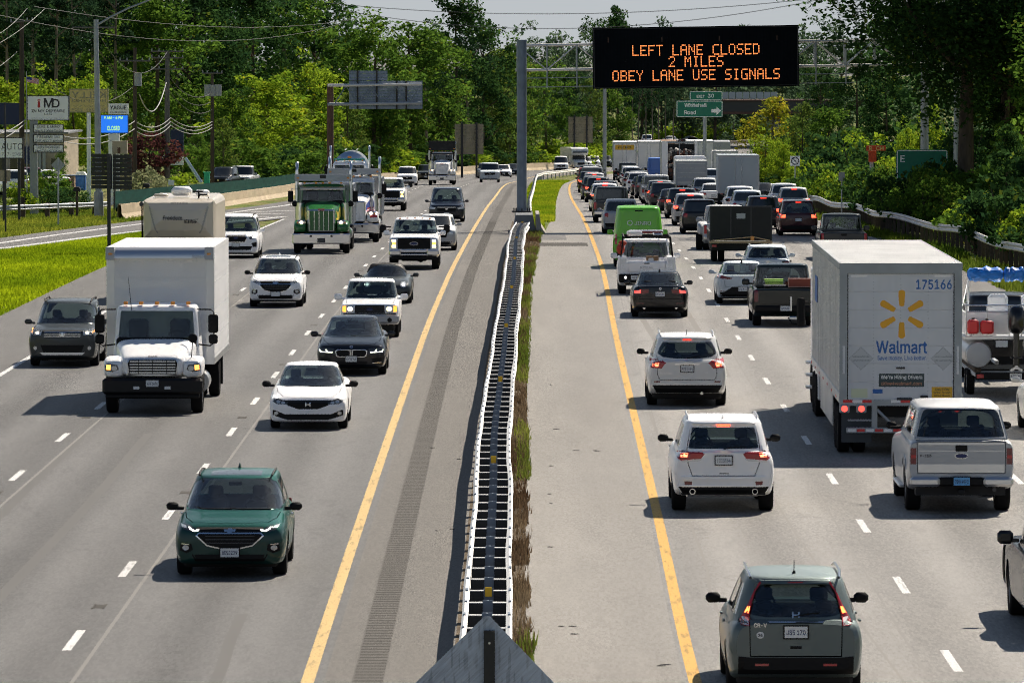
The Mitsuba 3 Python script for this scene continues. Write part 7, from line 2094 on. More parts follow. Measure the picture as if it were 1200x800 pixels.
def cab_shell(v, pm, w, y0, y1, z0, z1, ws_z0, ws_z1, slope=.25, ex=9, wx=None, bow=.10, glass='m_glass'):
 gh = GH(y1, y1 - slope, y0, y0 + .05, z0, z1, w, w - .10, ex=ex, bowf=bow, bowr=.02, pr=1.0, crown=.04, pf=1.0)
 v.body = gh.solid()
 v.outer = tri(v.body)
 t0, t1 = (ws_z0 - z0) / (z1 - z0), (ws_z1 - z0) / (z1 - z0)
 fp = gh.front_poly(t0, t1, .09 if wx is None else w - wx, .09 if wx is None else w - wx)
 sp = gh.side_polys(t0 + .02, t1 - .02, .24, max(.18, (y1 - y0) - 1.35), ())
 inner = GH(y1 - .06, y1 - slope - .05, y0 + .06, y0 + .1, z0, z1 - .05, w - .05, w - .14, 9, .1, .02, .04, 1.0, 1.0).solid()
 v.body = v.body - (inner ^ mbox(-2, 2, y0, y1, z0 + .05, z1))
 g0 = gh.solid(-.01)
 for key, p_, ax, a, b, comp, sg in [('windshield', fp, 'y', y1 - slope - .2, y1 + .3, 1, 1)] + [q_ for p_ in sp for q_ in (('side_window', p_, 'x', .3, 2, 0, 1), ('side_window', p_, 'x', -2, -.3, 0, -1))]:
  v.body = v.body - prism(p_, ax, a, b)
  plug = tri(g0 ^ prism(p_.buffer(.004), ax, a, b))
  nrm, cen = plug.face_normals, plug.triangles_center
  keep = (nrm[:, comp] * sg > .3) & (np.abs(cen[:, comp] - (a if sg < 0 else b)) > .01)
  if keep.any():
   v.put(key, plug.submesh([np.where(keep)[0]], append=True), glass, True)
 v.put('dashboard', rbox(-w + .1, w - .1, y1 - .55, y1 - .1, z0 + .1, ws_z0 + .03, .05), 'm_plastic', 40)
 for sx in (-.5, .5):
  v.put('seat', rbox(sx - .24, sx + .24, y1 - 1.45, y1 - .95, z0 + .1, ws_z0 - .1, .05) + rbox(sx - .24, sx + .24, y1 - 1.5, y1 - 1.35, ws_z0 - .3, ws_z0 + .42, .06), 'm_seat', 40)
 st = trimesh.creation.torus(.23, .016, major_sections=20, minor_sections=6)
 st.apply_transform(trimesh.transformations.rotation_matrix(math.radians(35), [1, 0, 0]))
 st.apply_translation([-.5, y1 - .72, ws_z0 + .05])
 v.put('steering_wheel', st, 'm_plastic', True)
 v.put('cab', v.body, pm, 32)
 return gh
def box_truck():
 v = Vehicle()
 pm = 'm_paint_white'
 hood = ring_loft([(-.02, .62, .92, 1.30, 4), (-.05, .70, .90, 1.36, 4.5), (-.2, .74, .88, 1.42, 5), (-.8, .82, .85, 1.56, 5.5), (-1.35, .92, .85, 1.68, 6), (-1.6, .96, .85, 1.72, 6)])
 fl = ring_loft([(-.06, .14, .90, 1.18, 3), (-.12, .22, .88, 1.26, 3.5), (-.35, .26, .86, 1.34, 4), (-1.0, .27, .86, 1.36, 4), (-1.5, .24, .80, 1.25, 4)])
 body = hood + fl.translate([-.92, 0, 0]) + fl.translate([.92, 0, 0])
 cyl = Manifold.cylinder(.42, .58, .58, 32).rotate([0, 90, 0])
 for x in (.80, -1.22):
  body = body - cyl.translate([x, -1.0, .5])
 v.outer = tri(body)
 v.patch('grille', [(-.55, 1.31), (.55, 1.31), (.60, 1.22), (.56, .94), (-.56, .94), (-.60, 1.22)], 'f', 'm_plastic', .006)
 o = Polygon([(-.57, 1.33), (.57, 1.33), (.625, 1.22), (.58, .92), (-.58, .92), (-.625, 1.22)])
 rim = o.difference(o.buffer(-.035))
 for q_ in (sbox(-1, 0, 0, 2), sbox(0, 0, 1, 2)):
  v.patch('grille_frame', rim.intersection(q_), 'f', 'm_alu', .02)
 for z in (.99, 1.055, 1.12, 1.185, 1.25):
  v.patch('grille_slat', sbox(-.54, z - .014, .54, z + .014), 'f', 'm_alu', .016)
 for x in (-.33, 0, .33):
  v.patch('grille_rib', sbox(x - .008, .95, x + .008, 1.30), 'f', 'm_plastic', .022)
 v.patch('hood_badge', [(-.11, 1.385), (.11, 1.385), (.11, 1.36), (-.11, 1.36)], 'f', 'm_plastic_grey', .012)
 v.patch('headlight', [(.80, 1.06), (.84, 1.17), (1.06, 1.21), (1.14, 1.17), (1.13, 1.03), (.95, 1.0)], 'f', 'm_lamp_dark', .014, both=True)
 v.patch('turn_signal', [(.99, 1.17), (1.10, 1.18), (1.11, 1.06), (1.0, 1.05)], 'f', 'm_lamp_amber', .022, both=True, emit=(1.6, .55, .12))
 v.patch('headlight_lens', ell(.91, 1.09, .07, .06, 12), 'f', 'm_lamp_clear', .022, both=True)
 v.put('hood', body, pm, 32)
 v.put('front_bumper', rbox(-1.19, 1.19, -.12, .10, .48, .86, .06), mat('bumper_black', (.006, .006, .007), .5, spec=.3), 30)
 v.put('bumper_step', rbox(-1.12, 1.12, -.12, .05, .38, .49, .03), 'm_plastic', 30)
 plate(v, .115, .74, 1, '4DF 1820')
 for x in (-.36, .38):
  v.put('tow_hook_plate', bx(x - .07, x + .07, .10, .112, .60, .67), 'm_plate', False)
 gh = cab_shell(v, pm, 1.06, -3.1, -1.45, 1.15, 2.52, 1.72, 2.38, .30, wx=.95)
 for x in (-.75, -.38, 0, .38, .75):
  lamp_box(v, 'roof_marker_light', x - .05, x + .05, -1.95, -1.83, 2.53, 2.60, 'm_lamp_amber')
 v.put('antenna', rod((.6, -1.7, 2.4), (.68, -1.75, 3.2), .01, .005, 5), 'm_plastic', True)
 for sx in (-1, 1):
  v.put('mirror_bracket', tube([(sx * .98, -1.75, 2.42), (sx * 1.30, -1.6, 2.42), (sx * 1.38, -1.6, 2.35), (sx * 1.38, -1.6, 1.62), (sx * 1.28, -1.65, 1.55), (sx * 1.0, -1.75, 1.58)], .02, 6), 'm_plastic', True)
  v.put('mirror', rbox(sx * 1.36 - .12, sx * 1.36 + .12, -1.68, -1.58, 1.86, 2.30, .04), 'm_plastic', 40)
  v.put('mirror_lower', rbox(sx * 1.36 - .11, sx * 1.36 + .11, -1.68, -1.58, 1.60, 1.82, .04), 'm_plastic', 40)
 v.put('fender_mirror', cat(rod((-.9, -.35, 1.32), (-.95, -.15, 1.75), .012, .012, 6), trimesh.creation.icosphere(2, .11).apply_scale([1, .4, 1]).apply_translation((-.95, -.15, 1.80))), 'm_plastic', True)
 W2, z0, z1, y0, y1 = 1.30, 1.02, 3.86, -10.9, -3.25
 bxm = mbox(-W2, W2, y0, y1, z0, z1)
 nose = Manifold.cylinder(2 * W2, .26, .26, 32).rotate([0, 90, 0]).translate([-W2, y1 - .0, z1 - .26])
 nose = (nose ^ mbox(-W2, W2, y1 - .01, y1 + .3, z1 - .26, z1)) + mbox(-W2, W2, y1 - .01, y1 + .0, z0, z1)
 mat('box_white', proc(lambda p, n, uv: mi.Color3f(.72, .72, .72) * (.86 + .2 * fbm(p.x * 1.2, p.y * .4, p.z * .8)) * (1 - .05 * smoothstep(.9, .97, dr.abs(p.z * 1.6 - dr.floor(p.z * 1.6) - .5) * 2))), .45, spec=.4)
 v.put('cargo_box', bxm, 'm_box_white', False)
 v.put('box_nose', nose, 'm_alu', 30)
 for sx in (-1, 1):
  v.put('corner_post', rbox(sx * W2 - (.19 if sx > 0 else .004), sx * W2 + (.004 if sx > 0 else .19), y1 - .15, y1 + .012, z0, z1 - .25, .004), 'm_alu', False)
  v.put('corner_cap', rbox(sx * W2 - .21 if sx > 0 else -W2 - .006, sx * W2 + .006 if sx > 0 else -W2 + .21, y1 - .2, y1 + .262, z1 - .30, z1 + .004, .006), 'm_tail_grey', False)
  lamp_box(v, 'clearance_light', sx * 1.19 - .05, sx * 1.19 + .05, y1 + .255, y1 + .285, z1 - .18, z1 - .13, 'm_lamp_amber')
  v.put('side_rail', rbox(sx * W2 - .004, sx * W2 + .012, y0, y1 - .02, z0, z0 + .16, .003) if sx > 0 else rbox(-W2 - .012, -W2 + .004, y0, y1 - .02, z0, z0 + .16, .003), 'm_alu', False)
 rv = [trimesh.creation.icosphere(1, .012).apply_translation((x, y1 + .004, z1 - .34)) for x in np.arange(-1.1, 1.11, .1)]
 v.put('rivet_row', cat(rv), 'm_alu', False)
 for zz in (1.7, 2.35, 3.0):
  v.put('panel_joint', rbox(-W2 - .004, W2 + .004, y0, y1 - .2, zz - .006, zz + .006, .002), 'm_tail_grey', False)
 word(v, 'Supreme', .07, 'm_tail_grey', -.95, y1 + .2, z1 - .25, 1, width=.32, off=.075)
 v.put('frame', rbox(-.45, .45, -10.6, -.3, .62, .92, .02), 'm_under', False)
 v.put('fuel_tank', rod((-.95, -2.2, .65), (-.95, -3.3, .65), .28, .28, 20), 'm_alu', 40)
 v.put('cab_step', rbox(-1.12, -.85, -2.2, -1.6, .55, 1.16, .02) + rbox(.85, 1.12, -2.9, -1.6, .55, 1.16, .02), 'm_plastic', 30)
 single_wheels(v, .5, .28, 2.02, (-1.0,))
 dual_wheels(v, .5, .27, 2.16, (-8.0,))
 for sx in (-.95, .95):
  v.put('mud_flap', bx(sx - .3, sx + .3, -8.75, -8.73, .25, 1.0), 'm_plastic', False)
 return v
def long_nose_truck(pm, accent, kind='dump', stripes=None, bodym='m_tail_grey'):
 v = Vehicle()
 hood = ring_loft([(-.25, .56, .95, 1.93, 7), (-.35, .60, .95, 1.97, 7), (-1.2, .68, .95, 2.08, 6), (-2.2, .80, .95, 2.20, 6)])
 fl = ring_loft([(-.05, .14, .98, 1.22, 3), (-.12, .24, .95, 1.30, 3.5), (-.5, .27, .92, 1.45, 4), (-1.1, .28, .92, 1.42, 4), (-1.75, .24, .75, 1.1, 4)])
 body = hood + fl.translate([-.93, 0, 0]) + fl.translate([.93, 0, 0])
 cyl = Manifold.cylinder(.5, .60, .60, 32).rotate([0, 90, 0])
 for x in (.74, -1.24):
  body = body - cyl.translate([x, -.95, .52])
 v.outer = tri(body)
 v.put('hood', body, pm, 32)
 if accent:
  for sx in (-1, 1):
   v.put('hood_flash', conform(v.outer, Polygon([(-2.0, 2.0), (-1.4, 1.75), (-.7, 1.85), (-1.1, 1.55), (-.5, 1.5), (-1.3, 1.35), (-2.1, 1.6)]), 0, sx, .008), accent, 30)
 if stripes:
  for sx in (-1, 1):
   v.put('blue_panel', conform(v.outer, Polygon([(-1.9, 1.95), (-.5, 1.70), (-.5, 1.45), (-1.9, 1.6)]), 0, sx, .008), stripes[0], 30)
   for z in (1.30, 1.42, 1.54):
    v.put('red_stripe', conform(v.outer, Polygon([(-2.1, z + .06), (-.9, z + .02), (-.9, z - .03), (-2.1, z)]), 0, sx, .012), stripes[1], 30)
   v.patch('fender_blue_panel', [(sx * .74, 1.42), (sx * 1.10, 1.46), (sx * 1.16, 1.30), (sx * .76, 1.26)] if sx > 0 else [(-1.16, 1.30), (-1.10, 1.46), (-.74, 1.42), (-.76, 1.26)], 'f', stripes[0], .010)
   v.patch('fender_red_panel', [(sx * .80, 1.25), (sx * 1.16, 1.29), (sx * 1.19, 1.18), (sx * .82, 1.14)] if sx > 0 else [(-1.19, 1.18), (-1.16, 1.29), (-.80, 1.25), (-.82, 1.14)], 'f', stripes[1], .010)
 v.put('radiator_shell', rbox(-.60, .60, -.35, -.17, .93, 1.92, .06) - mbox(-.52, .52, -.28, 0, 1.0, 1.86), 'm_chrome', 30)
 v.put('radiator_core', bx(-.52, .52, -.30, -.26, 1.0, 1.86), 'm_black', False)
 for x in (-.31, -.10, .10, .31):
  v.put('grille_bar', rbox(x - .017, x + .017, -.25, -.18, 1.0, 1.86, .008), 'm_chrome', 30)
 v.put('emblem', rbox(-.14, .14, -.175, -.155, 1.90, 1.95, .01), 'm_ink_red' if not stripes else 'm_chrome', 30)
 v.put('front_bumper', rbox(-1.26, 1.26, -.14, .0, .42, .88, .05), 'm_chrome', 30)
 for x in (-.45, .45):
  v.put('bumper_hole', rod((x, -.01, .76), (x, .006, .76), .05, .05, 12), 'm_black', False)
 plate(v, .012, .58, 1, '', m='m_plastic_grey')
 for sx in (-1, 1):
  v.put('headlight', rbox(sx * .88 - .19, sx * .88 + .19, -.36, -.05, 1.26, 1.46, .06), 'm_chrome', 35)
  v.put('headlight_bulb', rod((sx * .86, -.055, 1.355), (sx * .86, -.035, 1.355), .075, .075, 14), 'm_lamp_clear', False, emit=(2.3, 1.8, 1.1))
  v.put('turn_signal', rod((sx * 1.03, -.055, 1.355), (sx * 1.03, -.035, 1.355), .045, .045, 10), 'm_lamp_amber', False)
  v.put('air_cleaner', rod((sx * .98, -2.25, 1.35), (sx * .98, -2.25, 2.15), .19, .19, 18), 'm_chrome', 40)
  v.put('exhaust_stack', tube([(sx * 1.18, -3.9, 1.2), (sx * 1.18, -3.9, 3.5), (sx * 1.18, -4.0, 3.72), (sx * 1.18, -4.25, 3.86)], .075, 12), 'm_chrome', True)
  v.put('mirror_bracket', tube([(sx * 1.0, -2.7, 2.75), (sx * 1.38, -2.5, 2.78), (sx * 1.42, -2.5, 2.0), (sx * 1.0, -2.7, 2.02)], .016, 6), 'm_alu', True)
  v.put('mirror', rbox(sx * 1.42 - .11, sx * 1.42 + .11, -2.56, -2.48, 2.18, 2.68, .03), 'm_plastic', 40)
  v.put('spot_mirror', trimesh.creation.icosphere(2, .13).apply_scale([1, .5, 1]).apply_translation((sx * 1.22, -2.2, 2.12)), 'm_plastic', True)
  v.put('fuel_tank', rod((sx * .98, -3.1, .78), (sx * .98, -4.4, .78), .30, .30, 20), 'm_chrome', 40)
 cab_shell(v, pm if not stripes else 'm_paint_white', 1.04, -3.95, -2.15, 1.15, 2.96, 2.24, 2.84, .16, wx=.96)
 v.put('sun_visor', loft([[(-.98, -2.28, 2.84), (.98, -2.28, 2.84), (.98, -2.02, 2.74), (-.98, -2.02, 2.74)], [(-.98, -2.28, 2.86), (.98, -2.28, 2.86), (.98, -2.02, 2.76), (-.98, -2.02, 2.76)]]), 'm_chrome' if not stripes else 'm_paint_white', 20)
 for x in (-.8, -.3, 0, .3, .8):
  lamp_box(v, 'roof_marker_light', x - .05, x + .05, -2.5, -2.4, 2.985, 3.06, 'm_lamp_amber')
 v.put('frame', rbox(-.45, .45, -9.3, -.3, .70, 1.0, .02), 'm_under', False)
 if kind == 'dump':
  b = mbox(-1.24, 1.24, -9.2, -4.35, 1.15, 2.9) - mbox(-1.15, 1.15, -9.1, -4.45, 1.3, 3.2)
  v.put('dump_body', b, bodym, False)
  hd = prism(Polygon([(-4.35, 2.9), (-4.45, 2.9), (-4.45, 3.15), (-2.5, 3.15), (-2.5, 3.38), (-2.56, 3.38), (-2.56, 3.21), (-4.35, 3.21)]), 'x', -1.24, 1.24)
  v.put('cab_shield', hd, 'm_alu' if bodym == 'm_tail_grey' else bodym, False)
  v.put('shield_lip', rbox(-1.24, 1.24, -2.55, -2.45, 3.10, 3.40 if bodym == 'm_tail_grey' else 3.95, .02), bodym, 30)
  v.put('shield_sign', bx(-.13, .13, -2.44, -2.425, 3.22, 3.38), 'm_black', False)
  for x in (-1.1, 1.1):
   lamp_box(v, 'shield_light', x - .05, x + .05, -2.45, -2.42, 3.2, 3.28, 'm_lamp_amber')
  for y in np.arange(-9.0, -4.4, .75):
   v.put('body_rib', rbox(-1.29, -1.23, y - .05, y + .05, 1.15, 2.9, .01) + rbox(1.23, 1.29, y - .05, y + .05, 1.15, 2.9, .01), 'm_tail_grey', False)
  for sx in (-1, 1):
   v.put('shield_brace', rbox(sx * 1.18 - .05, sx * 1.18 + .05, -4.55, -4.35, 1.2, 3.2, .01), 'm_tail_grey', False)
 elif kind == 'tank':
  tk = ring_loft([(-4.3, .55, 1.75, 2.9, 2), (-4.4, .85, 1.4, 3.3, 2), (-4.6, 1.1, 1.15, 3.55, 2), (-9.4, 1.1, 1.15, 3.55, 2), (-9.6, .8, 1.4, 3.25, 2)])
  v.put('tank', tk, 'm_chrome', 40)
  v.put('tank_rail', cat([tube([(sx * .35, -4.6, 3.62), (sx * .35, -9.3, 3.62)], .03, 6) for sx in (-1, 1)]), 'm_alu', True)
  v.put('light_bar', rbox(-.95, .95, -2.75, -2.55, 3.02, 3.14, .03), mat('teal_bar', (.02, .30, .26), .4), 30)
  v.put('beacon', rbox(-.12, .12, -2.72, -2.58, 3.15, 3.28, .03), 'm_lamp_amber', 30)
 single_wheels(v, .52, .30, 2.12, (-.95,))
 dual_wheels(v, .52, .27, 2.14, (-6.6, -8.0))
 return v
def stub_truck():
 return long_nose_truck('m_paint_white', None, 'dump')
def motorhome():
 v = Vehicle()
 pm = 'm_paint_beige'
 side = Polygon([(-8.0, .75), (-2.2, .75), (-2.2, 2.02), (-1.15, 2.02), (-.85, 2.10), (-.62, 2.30), (-.50, 2.62), (-.55, 2.95), (-.78, 3.18), (-1.15, 3.30), (-8.0, 3.34)])
 b = prism(side, 'x', -1.26, 1.26)
 nose = Manifold.hull_points(np.array([(x, y, z) for z in (.7, 3.4) for x, y in ((-1.27, -8.1), (1.27, -8.1), (1.27, -1.35), (1.18, -.9), (.95, -.6), (.6, -.5), (-.6, -.5), (-.95, -.6), (-1.18, -.9), (-1.27, -1.35))], np.float32))
 roof = Manifold.hull_points(np.array([(x, y, z) for y in (-8.1, .2) for x, z in ((-1.27, .7), (1.27, .7), (1.27, 3.1), (1.2, 3.25), (1.05, 3.35), (-1.05, 3.35), (-1.2, 3.25), (-1.27, 3.1))], np.float32))
 body = (b ^ nose) ^ roof
 v.outer = tri(body)
 v.put('coach_body', body, pm, 25)
 v.patch('nose_vent', sbox(-.30, 3.155, .28, 3.185), 'f', 'm_plastic_grey', .012)
 v.patch('nose_stripe', [(-1.05, 3.08), (-.98, 3.06), (-.78, 2.35), (-.70, 2.2), (-.74, 2.2), (-.83, 2.33)], 'f', mat('rv_grey', (.30, .29, .27), .5), .008)
 v.patch('nose_stripe', [(1.05, 3.08), (.98, 3.06), (.78, 2.35), (.70, 2.2), (.74, 2.2), (.83, 2.33)], 'f', 'm_rv_grey', .008)
 word(v, 'Freedom', .12, 'm_ink', .20, -.50, 2.64, 1, width=.66, off=.03)
 word(v, 'Elite', .10, 'm_ink', -.42, -.50, 2.53, 1, width=.42, off=.03)
 v.patch('swoosh', [(-.70, 2.665), (.0, 2.63), (-.0, 2.62), (-.70, 2.65)], 'f', 'm_ink', .012)
 v.put('awning_arm', tube([(1.29, -1.4, 1.0), (1.31, -1.4, 3.2)], .03, 6), 'm_plastic', True)
 v.put('awning', rod((1.33, -1.35, 3.12), (1.33, -6.8, 3.12), .07, .07, 10), 'm_plastic_grey', 40)
 v.put('side_window', bx(1.258, 1.268, -3.2, -2.2, 1.8, 2.5), 'm_dark_glass', False)
 v.put('side_window', bx(1.258, 1.268, -5.6, -4.6, 1.8, 2.5), 'm_dark_glass', False)
 v.put('air_conditioner', rbox(-.34, .36, -3.3, -2.5, 3.36, 3.66, .10), 'm_paint_white', 40)
 v.put('roof_vent', rbox(-.85, -.35, -5.2, -4.7, 3.35, 3.50, .05), 'm_paint_white', 40)
 v.put('roof_hatch', rbox(.45, .95, -2.6, -2.1, 3.34, 3.44, .04), 'm_paint_beige', 40)
 v.put('roof_antenna', cat(rod((-.65, -1.6, 3.3), (-.65, -1.6, 3.52), .03, .03, 6), bx(-.80, -.45, -1.66, -1.5, 3.50, 3.55)), 'm_plastic', False)
 v.put('roof_rack', tube([(-1.0, -1.5, 3.3), (-.95, -1.5, 3.42), (-.7, -1.5, 3.42), (-.65, -1.5, 3.33)], .02, 5), 'm_plastic', True)
 for sx in (-1, 1):
  lamp_box(v, 'clearance_light', sx * 1.1 - .04, sx * 1.1 + .04, -.90, -.84, 3.13, 3.18, 'm_lamp_amber')
 st = [(0, .45, 1.05, .75), (-.06, .4, 1.14, .88), (-.25, .36, 1.2, .98), (-1.2, .34, 1.38, 1.02), (-2.4, .34, 1.4, 1.02), (-2.6, .34, 1.4, 1.02)]
 fr = lower_body(st, 'truck', .02, 20)
 gh = GH(-.95, -1.45, -2.6, -2.6, 1.36, 2.04, .96, .86, ex=8, pr=1.0)
 cab = fr + (gh.solid() ^ mbox(-2, 2, -2.7, 0, 0, 2.018))
 v.outer = tri(cab)
 v.patch('grille', [(-.5, 1.05), (.5, 1.05), (.5, .75), (-.5, .75)], 'f', 'm_chrome', .01)
 v.patch('headlight', [(.55, 1.04), (.85, 1.04), (.85, .80), (.55, .80)], 'f', 'm_lamp_clear', .012, both=True)
 v.put('front_bumper', rbox(-.98, .98, -.1, .1, .42, .66, .05), 'm_plastic', 30)
 fp = gh.front_poly(.06, .92, .05)
 dark_windows(v, gh, fp, None, None)
 v.put('cab', cab, pm, 32)
 for sx in (-1, 1):
  v.put('mirror', rbox(sx * 1.28 - .12, sx * 1.28 + .12, -1.4, -1.3, 1.55, 1.95, .04), 'm_plastic', 40)
  v.put('mirror_arm', rbox(min(sx * .95, sx * 1.2), max(sx * .95, sx * 1.2), -1.37, -1.33, 1.7, 1.75, .01), 'm_plastic', 30)
 single_wheels(v, .38, .24, 1.72, (-1.0,))
 dual_wheels(v, .38, .23, 1.9, (-5.4,))
 return v
mat('trailer_side', proc(lambda p, n, uv: mi.Color3f(.60, .61, .60) * (.80 + .25 * fbm(p.x, p.y * .8, p.z * 1.5) + .12 * (cell_rand(dr.floor(p.y * 3.2), 1, 2) - .5))), .38, metallic=.35)
mat('trailer_door', proc(lambda p, n, uv: mi.Color3f(.60, .62, .65) * (.88 + .14 * fbm(p.x * 1.5, 1, p.z * 1.2) + .05 * (noise(p.x * 14, 3, p.z * 2.2) - .5))), .5, spec=.4)
mat('trailer_frame', proc(galv_fn((.30, .33, .35))), .5, metallic=.5)
mat('logo_blue', (.02, .11, .36), .5)
mat('logo_yellow', (.72, .36, .02), .5)
mat('tape_red', (.55, .03, .03), .4)
mat('tape_white', (.75, .75, .75), .4)
mat('ghost', (.47, .49, .51), .6)
def store_trailer():
 v = Vehicle()
 W2, z0, z1, L = 1.295, 1.18, 4.10, 16.15
 v.put('trailer_box', mbox(-W2 + .012, W2 - .012, .05, L, z0, z1 - .03), 'm_trailer_side', False)
 ribs = [bx(s_ * (W2 - .012) - .014, s_ * (W2 - .012) + .014, y - .05, y + .05, z0 + .18, z1 - .12) for s_ in (-1, 1) for y in np.arange(.5, L - .2, .61)]
 for r_ in ribs:
  v.put('side_post', r_, 'm_trailer_side', False)
 v.put('roof', rbox(-W2, W2, .0, L, z1 - .03, z1, .012), mat('trailer_roof', proc(lambda p, n, uv: mi.Color3f(.40, .41, .41) * (.75 + .35 * fbm(p.x * 1.3, p.y * .6, 1)) * (1 - .25 * smoothstep(.46, .5, dr.abs(p.y / 1.22 - dr.floor(p.y / 1.22) - .5)))), .55, metallic=.2), 30)
 for sx in (-1, 1):
  v.put('top_rail', rbox(sx * W2 - .03, sx * W2 + .012, 0, L, z1 - .14, z1 + .006, .006) if sx > 0 else rbox(-W2 - .012, -W2 + .03, 0, L, z1 - .14, z1 + .006, .006), 'm_trailer_frame', 30)
  v.put('bottom_rail', rbox(sx * W2 - .03, sx * W2 + .015, 0, L, z0 - .04, z0 + .16, .006) if sx > 0 else rbox(-W2 - .015, -W2 + .03, 0, L, z0 - .04, z0 + .16, .006), 'm_trailer_side', 30)
  for z in (1.35, 1.75, 2.15):
   pass
  v.put('side_placard', bx(sx * (W2 + .004) - .004, sx * (W2 + .004) + .004, 12.6, 14.0, 2.75, 3.35), 'm_logo_blue', False)
  for y in np.arange(1.2, L, 2.4):
   v.put('reflective_tape', bx(sx * (W2 + .018) - .003, sx * (W2 + .018) + .003, y, y + .45, z0 + .0, z0 + .05), 'm_tape_red', False)
 fr = mbox(-W2, W2, -.02, .12, z0 - .10, z1) - mbox(-W2 + .16, W2 - .16, -.2, .3, z0 + .02, z1 - .22)
 v.put('rear_frame', fr, 'm_trailer_frame', False)
 dw, dz0, dz1 = W2 - .165, z0 + .025, z1 - .225
 zs = np.linspace(dz0, dz1, 8)
 for i in range(7):
  v.put('door_panel', rbox(-dw, dw, .03, .09, zs[i] + .004, zs[i + 1] - .004, .006), 'm_trailer_door', 30)
 for x in (-.58, 0, .58):
  v.put('rivet_seam', cat([bx(x - .006, x + .006, .026, .031, z - .01, z + .01) for z in np.arange(dz0 + .05, dz1, .07)]), 'm_tail_grey', False)
 for sx in (-1, 1):
  v.put('door_track', bx(sx * (dw + .005) - .02, sx * (dw + .005) + .02, -.005, .05, dz0, dz1), 'm_black_steel', False)
  v.put('corner_tape', cat(bx(sx * .88 - .17, sx * .88 + .17, .022, .028, dz1 - .07, dz1 - .02), bx(sx * 1.115 - .012, sx * 1.115 + .012, .022, .0285, dz1 - .36, dz1 - .072)), 'm_tape_white', False)
  v.put('frame_handle', rbox(sx * (W2 - .09) - .025, sx * (W2 - .09) + .025, -.05, -.02, 1.75, 2.35, .01), 'm_trailer_door', 30)
 cz = 3.02
 for k in range(6):
  a = math.pi / 2 + k * math.pi / 3
  ray = Polygon([(.17, -.042), (.20, -.052), (.46, -.072), (.50, -.05), (.515, 0), (.50, .05), (.46, .072), (.20, .052), (.17, .042)]).buffer(-.01).buffer(.012)
  m = trimesh.creation.extrude_polygon(ray, .006)
  m.apply_transform(trimesh.transformations.rotation_matrix(a, [0, 0, 1]))
  m.apply_transform(trimesh.transformations.rotation_matrix(math.pi / 2, [1, 0, 0]))
  m.apply_translation([.02, .0285, cz])
  v.put('spark_ray', m, 'm_logo_yellow', False)
 word(v, '175166', .19, 'm_logo_blue', .70, .030, dz1 - .32, -1, width=.76)
 word(v, 'Walmart', .25, 'm_logo_blue', .02, .030, 2.20, -1, width=1.08)
 word(v, 'Save money. Live better.', .085, 'm_logo_blue', .03, .030, 2.05, -1, width=1.04, bold=True)
 v.put('hiring_panel', bx(-.46, .50, .022, .029, 1.48, 1.76), mat('panel_dark', (.03, .05, .055), .5), False)
 word(v, "We're Hiring Drivers", .075, 'm_tape_white', .02, .022, 1.65, -1, width=.88, bold=True)
 word(v, 'drive4walmart.com', .07, mat('ink_orange', (.40, .20, .12), .5), .02, .022, 1.52, -1, width=.86, bold=True)
 for sx in (-.84, .90):
  dia = Polygon([(0, .25), (.26, 0), (0, -.25), (-.26, 0)])
  m = trimesh.creation.extrude_polygon(dia, .006)
  m.apply_transform(trimesh.transformations.rotation_matrix(math.pi / 2, [1, 0, 0]))
  m.apply_translation([sx, .0285, 2.08])
  v.put('placard_holder', m, 'm_ghost', False)
  o = dia.difference(dia.buffer(-.012))
  m = trimesh.creation.extrude_polygon(o, .006)
  m.apply_transform(trimesh.transformations.rotation_matrix(math.pi / 2, [1, 0, 0]))
  m.apply_translation([sx, .0215, 2.08])
  v.put('placard_rim', m, 'm_tail_grey', False)
  for z in (2.04, 2.12):
   v.put('placard_slat', bx(sx - .18, sx + .18, .018, .022, z - .012, z + .012), 'm_trailer_frame', False)
 v.put('yellow_notice', bx(.66, 1.10, .022, .029, 1.22, 1.48), mat('notice_yellow', (.62, .36, .02), .5), False)
 word(v, 'CAUTION', .05, 'm_ink', .88, .022, 1.40, -1, width=.3)
 word(v, 'WIDE TURNS', .035, 'm_ink', .88, .022, 1.34, -1, width=.36)
 word(v, 'STAY BACK', .035, 'm_ink', .88, .022, 1.28, -1, width=.34)
 v.put('pale_notice', bx(-1.05, -.70, .022, .029, 1.25, 1.44), mat('notice_pale', (.55, .60, .42), .5), False)
 v.put('blue_notice', bx(-.59, -.38, .022, .029, 1.34, 1.43), 'm_logo_blue', False)
 v.put('door_latch', cat(tri(rbox(-.08, .24, -.03, .03, 1.19, 1.25, .01)), tri(rbox(.42, .58, -.03, .03, 1.24, 1.30, .01))), 'm_black_steel', 30)
 v.put('door_handle', bx(-.09, .09, .0, .03, 1.86, 1.90), 'm_black_steel', False)
 for i, x in enumerate(np.linspace(-1.22, 1.22, 13)[:-1]):
  if i in (3, 4, 7, 9):
   continue
  v.put('reflective_tape', bx(x, x + .2, -.028, -.021, z0 - .035, z0 + .025), 'm_tape_red' if i % 2 == 0 else 'm_tape_white', False)
 for sx in (-1, 1):
  for dx in (0, .36):
   x = sx * (1.19 - dx)
   v.put('lamp_housing', rbox(x - .11, x + .11, -.06, .05, .93, 1.11, .02), 'm_trailer_frame', 30)
   v.put('tail_light', rod((x, -.062, 1.02), (x, -.075, 1.02), .066, .066, 16), 'm_lamp_red', False, emit=(2.2, .10, .07))
  v.put('guard_strut', rbox(sx * .55 - .06, sx * .55 + .06, .0, .1, .56, 1.1, .01), 'm_trailer_frame', 30)
  v.put('guard_brace', tube([(sx * .50, .05, 1.0), (sx * .12, .05, .62)], .04, 6), 'm_trailer_frame', True)
